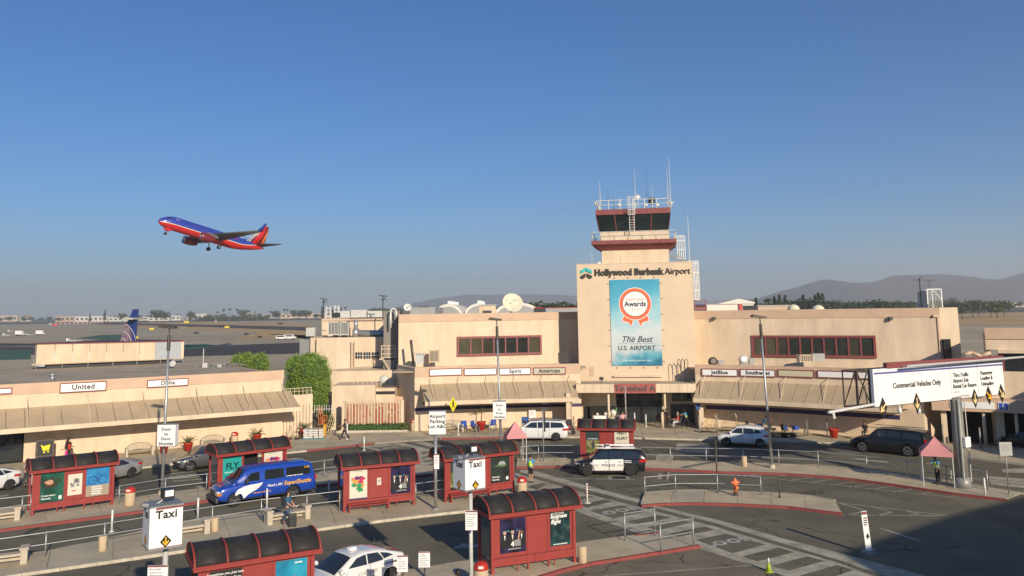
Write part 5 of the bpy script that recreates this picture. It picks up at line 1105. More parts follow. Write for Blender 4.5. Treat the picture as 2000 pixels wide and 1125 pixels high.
ficus('bright green clipped ficus tree filling the gap by the plant building', 556, 692, 648, 785, 81, 26000, 4, [(-.45, 0, .62, .52, .36), (.4, 0, .62, .55, .36), (0, -.1, .66, .6, .35), (-.5, .1, .3, .48, .3), (.45, 0, .32, .5, .3), (0, -.1, .28, .6, .32), (.45, -.1, .08, .4, .26), (.1, 0, .9, .35, .12), (-.7, 0, .8, .22, .14)])
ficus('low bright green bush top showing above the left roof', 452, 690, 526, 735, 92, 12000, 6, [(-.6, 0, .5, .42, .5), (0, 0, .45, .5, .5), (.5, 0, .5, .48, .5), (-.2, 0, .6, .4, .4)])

# parked airliner: blue tail fin above the corrugated screen
PB = mat('airline_blue', (.012, .03, .16), .35, var=.05, coat=.4); GLD = mat('globe_lines', (.55, .48, .50), .4, var=0); PW = mat('airliner_white', (.75, .75, .76), .35, coat=.3)
pt = A(250, 668, 150); ap = T('parked_airliner', 'parked airliner whose dark blue tail fin shows above the screen', 'aircraft', (pt.x, 150, 0)); zt_ = A(262, 604, 150).z
u = 150/1600
def tx(px): return (px-250)*u
z0 = A(250, 668, 150).z-.8
MB().xprism([(tx(231), z0), (tx(264), z0), (tx(268), zt_), (tx(257.5), zt_)], -.2, .2).build('tail_fin', PB, ap, bevel=.05)
MB().xprism([(tx(233), z0+.4), (tx(261), z0+.4), (tx(256), z0+2.6), (tx(250), z0+4.0), (tx(246), z0+4.2)], -.22, -.20).build('globe_print', mat('globe_mauve', (.14, .09, .13), .4, var=.1), ap)
for k in range(3):
    c = (tx(238), z0-.5+k*.1); r_ = 2.0+k*1.2; P_ = [(c[0]+r_*.62*math.cos(t), -.24, c[1]+r_*math.sin(t)) for t in [.25+i*.17 for i in range(8)]]
    mb = MB(); 
    for a, b in zip(P_[:-1], P_[1:]): mb.bar(a, b, .03, .1)
    mb.build('globe_line', GLD, ap)
for k in range(3): MB().bar((tx(236+k*7), -.24, z0+.4), (tx(246+k*2.5), -.24, z0+3.4), .03, .1).build('globe_line', GLD, ap)
MB().xprism([(tx(246), A(250, 624.5, 150).z), (tx(268), A(250, 624.5, 150).z), (tx(268), A(250, 620.5, 150).z), (tx(249), A(250, 620.5, 150).z)], -2.2, 2.2).build('tail_plane', mat('tail_plane_grey', (.45, .42, .34), .5), ap, bevel=.05)
MB().lathe([(.05, -12)]+[(1.75*min(1, (t+.25)**.5), -12+t*4.5) for t in (.2, .5, .8, 1)]+[(1.75, 0), (1.6, 4), (.9, 8), (.2, 11)], 18).xf(Matrix.Translation((0, 0, 3.4)) @ Matrix.Rotation(R_(90), 4, 'Y') @ Matrix.Translation((0, 0, -5))).build('fuselage', PW, ap, smooth=50)
for sy in (-1, 1): MB().add([(-14, sy*1.5, 2.6), (-9, sy*1.5, 2.6), (-4.5, sy*15, 3.4), (-6.2, sy*15, 3.4), (-14, sy*1.5, 2.9), (-9, sy*1.5, 2.9), (-4.5, sy*15, 3.5), (-6.2, sy*15, 3.5)], [(0, 1, 2, 3), (4, 5, 6, 7), (0, 1, 5, 4), (2, 3, 7, 6), (1, 2, 6, 5), (0, 3, 7, 4)]).build('wing', PW, ap)
for x_, y_ in ((-14, 0), (-9, 2.5), (-9, -2.5)): MB().cyl((x_, y_, 2), (x_, y_, .4), .12, n=6).cyl((x_, y_-.3, .45), (x_, y_+.3, .45), .45, n=12).build('landing_gear', DARK, ap)
# ------------------------------------------------------------------ mountains, far town, haze
MTN = ground_mat('scrub_mountain', (.05, .055, .042), (.03, .035, .028), (.08, .08, .06), .0012, .01)
def ridge(name, prof, Y, depth, jag, seed):
    random.seed(seed); P = [A(x, y, Y) for x, y in prof]; n = 220; nv = 10; mb = MB(); xs = [p.x for p in P]
    X0, X1 = xs[0], xs[-1]; hs = []
    def hz(x):
        for a, b in zip(P[:-1], P[1:]):
            if a.x <= x <= b.x: t = (x-a.x)/(b.x-a.x); t = t*t*(3-2*t)*.5+t*.5; return lerp(a.z, b.z, t)
        return 0
    ph = [(random.random()*6.28, random.uniform(.7, 1.3)) for _ in range(8)]
    def nn(x, y): return sum(math.sin(x*f*.0012*2**k+p_+y*.003*2**k)*.5**k for k, (p_, f) in enumerate(ph[:6]))
    v = []
    for j in range(nv+1):
        t = j/nv
        for i in range(n+1):
            x = lerp(X0, X1, i/n); h = max(0, hz(x)); prof_ = math.sin(t*math.pi/1.3) if t < .65 else math.sin(.65*math.pi/1.3)*(1-t)/.35
            y = Y-depth*(1-t/.65)*.9+ (0 if t < .65 else depth*(t-.65))
            z = h*min(1, prof_)*(1+jag*nn(x, t*900)*(0.25+.75*(1-abs(t-.65)))) if j not in (0, nv) else -2
            v.append((x, y, z))
    mb.add(v, [(j*(n+1)+i, j*(n+1)+i+1, (j+1)*(n+1)+i+1, (j+1)*(n+1)+i) for j in range(nv) for i in range(n)])
    return S(name, mb, MTN, smooth=True)
ridge('mountain_range', [(1380, 600), (1480, 585), (1530, 571), (1600, 553), (1640, 557), (1690, 556), (1740, 541), (1810, 536), (1870, 541), (1920, 540), (1960, 535), (2010, 522), (2150, 500), (2400, 490), (2800, 520), (3300, 590)], 5600, 1200, .13, 5)
ridge('far_mountain_range', [(560, 618), (680, 611), (760, 603), (820, 590), (860, 582), (920, 574), (1000, 572), (1080, 573), (1180, 580), (1300, 590), (1420, 588), (1600, 570), (2000, 560), (2500, 560)], 9000, 900, .06, 9)
hz = MB().box(-13000, 13000, -250, 10000, -2, 400)
hm = bpy.data.materials.new('haze_air'); hm.use_nodes = True; nn = hm.node_tree; nn.nodes.remove(nn.nodes['Principled BSDF'])
pv = nn.nodes.new('ShaderNodeVolumePrincipled'); pv.inputs['Color'].default_value = (.88, .91, .94, 1); pv.inputs['Density'].default_value = .00018; pv.inputs['Anisotropy'].default_value = .15
nn.links.new(pv.outputs[0], nn.nodes['Material Output'].inputs['Volume'])
ho = hz.build('haze', hm); ho['kind'] = 'stuff'
# ------------------------------------------------------------------ parking structure beside and behind the camera (outside the view, shades the right of the forecourt)
PS = mat('parking_concrete', (.36, .32, .26), .9, var=.1, vs=.4)
pk = T('parking_structure', 'concrete parking structure beside the viewpoint at the right', 'building', (40, 20, 0))
def pkb(nm, pl, z0, z1): wb(MB().prism(pl, z0, z1), nm, PS, pk)
PKP = [(27.6, 11), (36, 17.3), (43, 21.7), (62, 31), (80, 10), (50, -18), (30, -12)]
for k, z in enumerate((0, 3.2, 6.4, 9.6)): pkb('parapet', PKP, z+(0 if k == 0 else -.5), z+1.1 if k < 3 else z+2.0)
pkb('core', [(29, 10.5), (36.3, 16.2), (43.5, 20.6), (61, 29), (78, 10), (50, -15), (31, -10)], 0, 11)
shade_blk = T('east_shade_block', 'unseen concrete block added at the right for its shade', 'building', (60, 45, 0))  # unseen block, added and sized to shade the lower east concourse
for k in range(4): wb(MB().prism([(43.0, 53.5), (45.2, 60), (60, 61), (62, 44), (44, 44)], k*2.0, k*2.0+.9+(1.0 if k == 3 else 0)), 'parapet', PS, shade_blk)
wb(MB().prism([(43.8, 53), (45.8, 59.5), (59.5, 60.4), (61.5, 44.5), (44.6, 44.5)], 0, 7.2), 'core', PS, shade_blk)

# ------------------------------------------------------------------ posters
def pmat(name, cols, scale=2.0, det=5, seed=0, pos=None):
    """flat print: noise through a hard colour ramp (photographic collage)"""
    m = bpy.data.materials.new(name); m.use_nodes = True; n = m.node_tree; b = n.nodes['Principled BSDF']; L = n.links.new
    tc = n.nodes.new('ShaderNodeTexCoord'); mp = n.nodes.new('ShaderNodeMapping'); mp.inputs['Location'].default_value = (seed*3.1, seed*1.7, seed*2.3); L(tc.outputs['Object'], mp.inputs[0])
    t = n.nodes.new('ShaderNodeTexNoise'); t.inputs['Scale'].default_value = scale; t.inputs['Detail'].default_value = det; L(mp.outputs[0], t.inputs['Vector'])
    r = n.nodes.new('ShaderNodeValToRGB'); N = len(cols)
    pos = pos or [.3+.4*i/(N-1) for i in range(N)]
    r.color_ramp.elements[0].position = pos[0]; r.color_ramp.elements[0].color = (*cols[0], 1); r.color_ramp.elements[1].position = pos[-1]; r.color_ramp.elements[1].color = (*cols[-1], 1)
    for p_, c in zip(pos[1:-1], cols[1:-1]): e = r.color_ramp.elements.new(p_); e.color = (*c, 1)
    L(t.outputs[0], r.inputs[0]); L(r.outputs[0], b.inputs['Base Color']); b.inputs['Roughness'].default_value = .3; b.inputs['Coat Weight'].default_value = .3
    return m
P_GREEN = pmat('poster_green', [(.005, .03, .02), (.01, .07, .045), (.02, .13, .09)], 1.5, 4, 1)
P_NIGHT = pmat('poster_night', [(.004, .004, .008), (.008, .01, .03), (.03, .02, .08), (.02, .03, .05)], 2.5, 5, 2)
P_TREES = pmat('poster_dark_trees', [(.008, .012, .012), (.01, .03, .035), (.012, .05, .06), (.10, .11, .06)], 3.2, 8, 3, [.3, .45, .58, .75])
P_TEAL = mat('poster_teal', (.02, .34, .30), .35, var=.05)
P_CREAM = mat('poster_cream', (.66, .62, .50), .4, var=.03)
P_BLUE = pmat('poster_water_blue', [(.01, .17, .30), (.02, .30, .45), (.06, .42, .55)], 1.0, 3, 5)
P_SKYB = pmat('poster_bike_blue', [(.02, .12, .30), (.03, .22, .48), (.04, .28, .55)], 2.0, 3, 6)
P_SAND = mat('poster_sand', (.34, .28, .20), .5, var=.06)
P_GRASS = pmat('poster_grass', [(.04, .05, .02), (.14, .16, .05), (.30, .27, .10), (.10, .10, .09)], 2.5, 6, 7)
P_GREYD = pmat('poster_grey_dark', [(.01, .012, .012), (.03, .035, .035), (.02, .05, .025)], 2.0, 4, 8)
SKIN = mat('skin', (.50, .27, .17), .6, var=.04); SKIND = mat('skin_brown', (.22, .11, .06), .6, var=.04); HAIR = mat('hair_dark', (.02, .014, .01), .6, var=.2); HAIRG = mat('hair_grey', (.35, .33, .30), .7)
cols4 = [mat('print_coral', (.75, .20, .12), .4, var=.2, vs=9), mat('print_purple', (.16, .02, .16), .4, var=.3, vs=9), mat('print_orange', (.80, .30, .04), .4, var=.3, vs=9), mat('print_green', (.03, .28, .12), .4, var=.4, vs=9), mat('print_rose', (.50, .03, .10), .4, var=.3, vs=9)]
PW_ = mat('print_white', (.80, .80, .76), .4, var=0); PY_ = mat('print_yellow', (.70, .50, .05), .4, var=0); PG_ = mat('print_grey', (.25, .25, .25), .4, var=0)
def blob(par, cx, cz, rx, rz_, m, y, nm='printed_shape', n=9, jag=.2, rng=random.Random(9)):
    MB().xprism([(cx+rx*(1+rng.uniform(-jag, jag))*math.cos(t), cz+rz_*(1+rng.uniform(-jag, jag))*math.sin(t)) for t in [6.283*i/n for i in range(n)]], y-.002, y).build(nm, m, par)
def scribble(par, cx, z, w_, n, dz, m, y, th=.03):
    """rows of print too small to read: broken bars"""
    rng = random.Random(int(abs(z)*100)+n); mb = MB()
    for i in range(n):
        x = cx-w_/2; e = cx+w_/2-rng.uniform(0, .3)*w_
        while x < e: l = rng.uniform(.06, .16)*w_; mb.box(x, min(e, x+l), y-.002, y, z-i*dz-th/2, z-i*dz+th/2); x += l+.035*w_
    return mb.build('small_print', m, par)
def poster(par, kind, x0, x1, z0, z1, y):
    """poster panel on local plane y (front towards -y), children of the panel part"""
    cx, cz = (x0+x1)/2, (z0+z1)/2; w_, h_ = x1-x0, z1-z0
    base = {'conserve': P_GREEN, 'bike': P_SKYB, 'map': P_CREAM, 'fly': P_TEAL, 'collage': P_CREAM, 'anchors': P_NIGHT, 'business': P_TREES, 'discovery': P_GREYD, 'talk': BLACK, 'diver': P_BLUE, 'meadow': P_GRASS, 'first': P_CREAM}[kind]
    p = link('poster', MB().box(-w_/2, w_/2, -.012, 0, -h_/2, h_/2).mesh('poster', base), par, (cx, y, cz))
    fy = -.014
    if kind == 'conserve':
        blob(p, -w_*.05, h_*.12, w_*.38, h_*.18, mat('print_soil', (.05, .025, .015), .4, var=.5, vs=9), fy, jag=.35); blob(p, -w_*.12, h_*.16, w_*.2, h_*.08, SKIN, fy-.003); blob(p, .2*w_, .2*h_, w_*.18, h_*.1, mat('print_grass_dark', (.02, .05, .02), .4), fy-.003)
        text('Conservation.\nNaturally.', .13, PW_, p, (-w_*.45, fy, -h_*.33), align='LEFT', bold=.02, ext=.001); MB().box(w_*.3, w_*.42, fy-.002, fy, -h_*.44, -h_*.32).build('printed_badge', PW_, p)
    elif kind == 'bike':
        MB().box(-w_/2, w_/2, fy-.002, fy, -h_/2, -h_*.12).build('printed_ground', P_SAND, p); BK = mat('print_bike_blue', (.01, .05, .20), .4, var=0)
        for sx in (-.22, .2): disc(w_*.17, w_*.20, (sx*w_, .05*h_), fy-.004, fy-.002, BK, 'printed_wheel', p, 20)
        mb = MB()
        for a, b in (((-.22, .05), (-.08, .22)), ((-.08, .22), (.14, .22)), ((.14, .22), (.2, .05)), ((.0, .05), (.14, .22)), ((.0, .05), (-.22, .05)), ((-.08, .22), (.0, .05)), ((.12, .3), (.14, .22)), ((-.10, .28), (-.02, .28))): mb.bar((a[0]*w_, fy-.004, a[1]*h_), (b[0]*w_, fy-.004, b[1]*h_), .004, .02)
        mb.build('printed_frame', BK, p); scribble(p, 0, -h_*.18, w_*.5, 4, .13, PW_, fy-.003, .07)
    elif kind == 'map':
        for (a, b, c, d) in ((-.1, .05, .3, .25), (-.3, -.12, -.05, .05), (.1, -.1, .3, .02), (-.35, .0, -.2, .1), (-.02, .12, .2, .3)): MB().box(a*w_, c*w_, fy-.002, fy, b*h_, d*h_).build('printed_block', PG_, p)
        MB().box(-.2*w_, .05*w_, fy-.002, fy, -.33*h_, -.27*h_).build('printed_bar', mr, p)
    elif kind == 'fly':
        DG = mat('print_deep_teal', (.005, .05, .05), .4, var=0); text('FLY', h_*.32, DG, p, (0, fy, h_*.12), bold=.04, ext=.001); scribble(p, 0, -h_*.10, w_*.8, 1, .1, PW_, fy, .04); scribble(p, 0, -h_*.34, w_*.8, 1, .1, PW_, fy, .03)
        MB().box(-w_/2, w_/2, fy-.002, fy, h_*.42, h_*.5).build('printed_band', DG, p)
    elif kind in ('collage',):
        rng = random.Random(4); pts_ = [(-.28, .16, 0), (-.1, .2, 1), (.1, .2, 1), (.25, .18, 4), (-.22, .08, 2), (-.02, .1, 2), (.15, .08, 4), (-.1, -.02, 2), (.08, -.02, 3), (.0, -.12, 3), (.12, -.2, 3), (-.25, -.02, 3), (.22, -.05, 2)]
        for a, b, c in pts_: blob(p, a*w_, b*h_, w_*.13, h_*.07, cols4[c], fy-.001*c, jag=.4, rng=rng)
        MB().box(-w_/2, w_/2, fy-.002, fy, -h_/2, -h_*.45).build('printed_strip', NAVY, p); scribble(p, 0, h_*.42, w_*.6, 1, .1, PG_, fy, .03)
    elif kind == 'anchors':
        for k, (sx, hm_) in enumerate(((-.32, HAIRG), (-.02, HAIRG), (.2, None), (.33, HAIR))):
            if hm_ is None: MB().xprism([(sx*w_-.03, -.1*h_), (sx*w_+.05, .13*h_), (sx*w_+.09, .12*h_), (sx*w_+.04, -.12*h_)], fy-.004, fy-.002).build('printed_arm', SKIN, p); continue
            blob(p, sx*w_, -.16*h_, w_*.17, h_*.22, mat('print_suit', (.006, .006, .008), .5, var=0), fy, jag=.05); blob(p, sx*w_, .09*h_, w_*.065, h_*.05, SKIN if k < 3 else SKIND, fy-.003, jag=.05); blob(p, sx*w_, .125*h_, w_*.07, h_*.025, hm_, fy-.005, jag=.05)
            MB().xprism([(sx*w_-.035, .02*h_), (sx*w_+.035, .02*h_), (sx*w_, -.14*h_)], fy-.005, fy-.003).build('printed_shirt', PW_, p)
        for k in range(5): blob(p, (-.35+.17*k)*w_, (.12+.02*(k % 2))*h_, w_*.05, h_*.03, mat('print_bokeh', (.05, .16, .20), .4), fy+.001)
        MB().xprism([(.06*w_, -.32*h_), (.3*w_, -.32*h_), (.28*w_, -.12*h_), (.05*w_, -.14*h_)], fy-.005, fy-.003).build('printed_desk', PG_, p)
        text('4', h_*.2, PW_, p, (-.02*w_, fy-.006, -.25*h_), bold=.05, ext=.001); MB().box(-.2*w_, .3*w_, fy-.005, fy-.003, -.41*h_, -.37*h_).build('printed_caption', PG_, p)
    elif kind == 'business':
        text('ALLOW YOUR', .10, PW_, p, (-w_*.46, fy, h_*.44), align='LEFT', bold=.02, ext=.001, shear=.15); text('business', .24, PW_, p, (-w_*.48, fy, h_*.36), align='LEFT', bold=.03, ext=.001, shear=.2); text('TO TAKE', .08, PW_, p, (-w_*.40, fy, h_*.275), align='LEFT', bold=.02, ext=.001, shear=.15); text('flight', .24, PW_, p, (-w_*.46, fy, h_*.2), align='LEFT', bold=.03, ext=.001, shear=.2)
        MB().box(-w_/2, w_/2, fy-.002, fy, -h_/2, -h_*.4).build('printed_footer', mat('print_footer', (.01, .06, .07), .4, var=0), p); scribble(p, 0, -h_*.45, w_*.7, 1, .1, PW_, fy-.004, .04)
    elif kind == 'discovery':
        blob(p, .1*w_, .2*h_, w_*.22, h_*.09, mat('print_bubble', (.30, .35, .36), .3), fy, jag=.2); blob(p, -.02*w_, .12*h_, w_*.3, h_*.05, mat('print_leaf', (.10, .16, .06), .4), fy-.002, jag=.3); blob(p, -.1*w_, .0, w_*.25, h_*.1, P_GREYD, fy-.003, jag=.3)
        text('Discovery.\nNaturally.', .13, PW_, p, (-w_*.43, fy, -h_*.33), align='LEFT', bold=.02, ext=.001); MB().box(w_*.3, w_*.42, fy-.002, fy, -h_*.42, -h_*.3).build('printed_badge', PW_, p)
    elif kind == 'talk':
        text('Sometimes you just need\nsomeone to talk to', .13, PW_, p, (0, fy, h_*.34), bold=.012, ext=.001, shear=.25)
    elif kind == 'diver':
        blob(p, .08*w_, -.12*h_, w_*.10, h_*.07, mat('print_diver', (.02, .03, .05), .4), fy, jag=.4); blob(p, -.2*w_, -.25*h_, w_*.2, h_*.04, mat('print_kelp', (.01, .08, .12), .4), fy, jag=.3); blob(p, .12*w_, .0, w_*.05, h_*.05, PG_, fy-.002, jag=.3); scribble(p, .25*w_, h_*.4, w_*.3, 1, .1, PW_, fy, .05)
    elif kind == 'meadow':
        MB().box(-w_/2, w_/2, fy-.002, fy, h_*.1, h_/2).build('printed_sky', mat('print_slate', (.03, .05, .05), .4), p); text('SUCCEEDING', .12, PW_, p, (0, fy-.003, h_*.16), ext=.001, bold=.01); blob(p, .02*w_, -.1*h_, w_*.12, h_*.17, mat('print_figure', (.05, .05, .06), .4, var=.4, vs=12), fy-.003, jag=.35); MB().box(-w_/2, w_/2, fy-.002, fy, -h_/2, -h_*.42).build('printed_strip', BLACK, p)
    elif kind == 'first':
        text('FIRST\nALERT', .28, BLACK, p, (0, fy, h_*.3), bold=.03, ext=.001, shear=.15); rng = random.Random(8)
        for k, c in enumerate(((.02, .02, .03), (.6, .45, .03), (.03, .03, .04), (.3, .03, .05), (.03, .03, .03))): sx = -.36+.18*k; blob(p, sx*w_, -.22*h_, w_*.11, h_*.15, mat('print_cloth_%s' % 'abcde'[k], c, .5, var=.1), fy, jag=.15, rng=rng); blob(p, sx*w_, -.03*h_, w_*.055, h_*.035, SKIN, fy-.003, jag=.05, rng=rng)
        MB().box(-w_/2, w_/2, fy-.002, fy, -h_/2, -h_*.4).build('printed_strip', BLACK, p)
    return p

# ------------------------------------------------------------------ bus shelters
SREAR = mat('shelter_dark_inside', (.10, .02, .02), .7)
def shelter(label, a, b, panels, D=1.5, bench='front', ends=True, hgt=2.35, open_mid=False, cut=(.385, .64), rise=.55, z0=.13):
    """a, b: ground points of the front face ends (left, right); panels: list of (kind, u0, u1, v0, v1) in face fractions"""
    a = G(*a); b = G(*b); L = (b-a).length; r = T('bus_shelter', label, 'bus shelter', (a.x, a.y, z0), ang(a, b), 'red bus shelters on the traffic islands')
    H0 = hgt; 
    for x in (0, L):
        MB().box(x-.07, x+.07, -.07, .07, 0, H0).build('post', RED, r); MB().box(x-.07, x+.07, D-.07, D+.07, 0, H0).build('post', RED, r)
    k = len(panels) if not open_mid else 3
    nb = 3
    cuts = [.07, L*cut[0], L*cut[1], L-.07]
    for i in range(nb):
        if open_mid and i == 1:
            MB().box(cuts[i]+.03, cuts[i+1]-.03, .7, .74, .55, H0-.1).build('wall_panel', BLACK, r); continue
        MB().box(cuts[i]+.012, cuts[i+1]-.012, -.02, .02, .62, H0-.08).build('wall_panel', RED, r)
    for x in cuts[1:-1]: MB().box(x-.035, x+.035, -.05, .035, .0, H0-.08).build('mullion', RED, r)
    MB().box(.07, L-.07, -.055, .055, H0-.1, H0).build('top_rail', RED, r); MB().box(.07, L/2-.006, -.06, .02, .28, .60).build('skirt_panel', RED, r); MB().box(L/2+.006, L-.07, -.06, .02, .28, .60).build('skirt_panel', RED, r)
    for x in (L*.3, L*.75): MB().box(x-.025, x+.025, -.02, .02, 0, .28).build('foot', RED, r)
    # barrel roof: sheets between ribs
    ov = .22; y0, y1 = -.28, D+.28; cy = (y0+y1)/2; ry = (y1-y0)/2; ns = 4; na = 12
    def arc(t, dr=0): return (cy-(ry+dr)*math.cos(t), H0+.12+(rise+dr)*math.sin(t))
    for i in range(ns):
        xa = -ov+(L+2*ov)*i/ns+.03; xb = -ov+(L+2*ov)*(i+1)/ns-.03
        mb = MB().grid(lambda u, v: (lerp(xa, xb, u), *arc(math.pi*v)), 1, na)
        for p_ in (0,): pass
        o = mb.build('roof_sheet', DARKROOF, r, smooth=True); sm = o.modifiers.new('sheet', 'SOLIDIFY'); sm.thickness = .02
    for i in range(ns+1):
        x = -ov+(L+2*ov)*i/ns; mb = MB()
        for q in range(na):
            t0, t1 = math.pi*q/na, math.pi*(q+1)/na; c0, c1 = arc(t0, .018), arc(t1, .018); mb.bar((x, *c0), (x, *c1), .06, .05)
        mb.build('roof_rib', RED, r)
    for x in (-ov, L+ov):
        o = MB().add([(x, *arc(math.pi*q/na, -.02)) for q in range(na+1)], [tuple(range(na+1))]).build('gable_sheet', DARKROOF, r); sm = o.modifiers.new('sheet', 'SOLIDIFY'); sm.thickness = .012
    fb = MB().box(-ov-.05, L+ov+.05, y0-.09, y0+.02, H0-.02, H0+.14).box(-ov-.05, L+ov+.05, y1-.02, y1+.09, H0-.02, H0+.14); fb.build('eaves_beam', RED, r)
    for x in (-ov-.05, L+ov-.05): MB().box(x, x+.1, y0+.02, y1-.02, H0-.02, H0+.14).build('eaves_beam', RED, r)
    MB().box(-ov-.07, L+ov+.07, y0-.13, y0-.092, H0+.09, H0+.15).build('gutter', RED, r)
    if ends:
        for x in (0, L): MB().box(x-.012, x+.012, .25, D-.15, .5, H0-.15).build('end_pane', mat('clear_pane', (.10, .11, .12), .1, var=.1, coat=.5), r); MB().box(x-.03, x+.03, .07, D-.07, .36, .44).build('end_rail', RED, r)
    if bench:
        yb = -.42 if bench == 'front' else .35
        sb = MB(); sb.box(.15, L*.62, yb, yb+.34, .42, .47); sb.build('bench_seat', RED, r)
        for x in (.22, L*.6): MB().box(x-.03, x+.03, yb+.03, yb+.3, 0, .42).build('bench_leg', RED, r)
        MB().box(.22, L*.6, yb+.02, yb+.05, .3, .36).build('bench_rail', RED, r)
    for kd, u0, u1, v0, v1 in panels: poster(r, kd, L*u0, L*u1, H0*v0, H0*v1, -.024)
    return r
shelter('red shelter at the far left with conservation and blue bicycle posters', (62, 1012), (218, 990), [('conserve', .08, .37, .27, .97), ('map', .42, .60, .36, .86), ('bike', .65, .95, .27, .97)], bench=None)
shelter('red shelter behind the blue van with teal FLY poster and dark open middle', (425, 972), (556, 952), [('fly', .06, .33, .28, .97), ('collage', .67, .95, .28, .97)], open_mid=True, bench=None, cut=(.355, .645))
shelter('red shelter right of the walking traveller with cream collage poster and front bench', (672, 1005), (808, 990), [('collage', .07, .32, .26, .97), ('anchors', .66, .95, .3, .97), ('map', .46, .52, .55, .72)], cut=(.35, .635))
shelter('red shelter partly hidden by the white Taxi box with a dark Discovery poster', (870, 985), (1002, 966), [('meadow', .07, .33, .27, .97), ('discovery', .66, .95, .3, .97)])
shelter('small red shelter across the lane behind the police vehicle with FIRST ALERT poster', (1136, 907), (1236, 909), [('meadow', .10, .36, .25, .97), ('first', .66, .94, .25, .97)], bench=None)
shelter('nearest red shelter right of centre with business flight poster', (962, 1128), (1122, 1104), [('anchors', .09, .40, .33, .93), ('business', .70, .95, .34, .96)], bench=None, cut=(.425, .675))
shelter('nearest red shelter at the bottom left with teal diver poster', (386, 1258), (608, 1215), [('talk', .08, .36, .4, .93), ('diver', .66, .95, .4, .93)], bench=None)
# ------------------------------------------------------------------ vehicles: nose towards -x, driver's side towards -y
TYRE = mat('tyre_rubber', (.02, .02, .02), .85, var=.15); RIM = mat('alloy_rim', (.55, .55, .56), .3, .8, var=.1); RIMD = mat('dark_rim', (.03, .03, .03), .4, .5); TAILL = mat('tail_lamp_red', (.50, .015, .015), .2, coat=.6, var=0); HEADL = mat('head_lamp', (.60, .62, .62), .15, coat=.8, var=0)
CGL = glass('car_glass', (.018, .022, .026), .04); CLAD = mat('black_cladding', (.03, .03, .032), .6); CHROME = mat('chrome', (.7, .7, .7), .15, 1.0, var=0); PLATE = mat('licence_plate', (.6, .6, .58), .5, var=0); SEAM = mat('panel_gap', (.006, .006, .006), .8, var=0); AMB = mat('amber_lamp', (.6, .2, .02), .3, var=0)
def interp(P, x):
    if x <= P[0][0]: return P[0][1]
    for a, b in zip(P[:-1], P[1:]):
        if x <= b[0]: return lerp(a[1], b[1], (x-a[0])/(b[0]-a[0]))
    return P[-1][1]
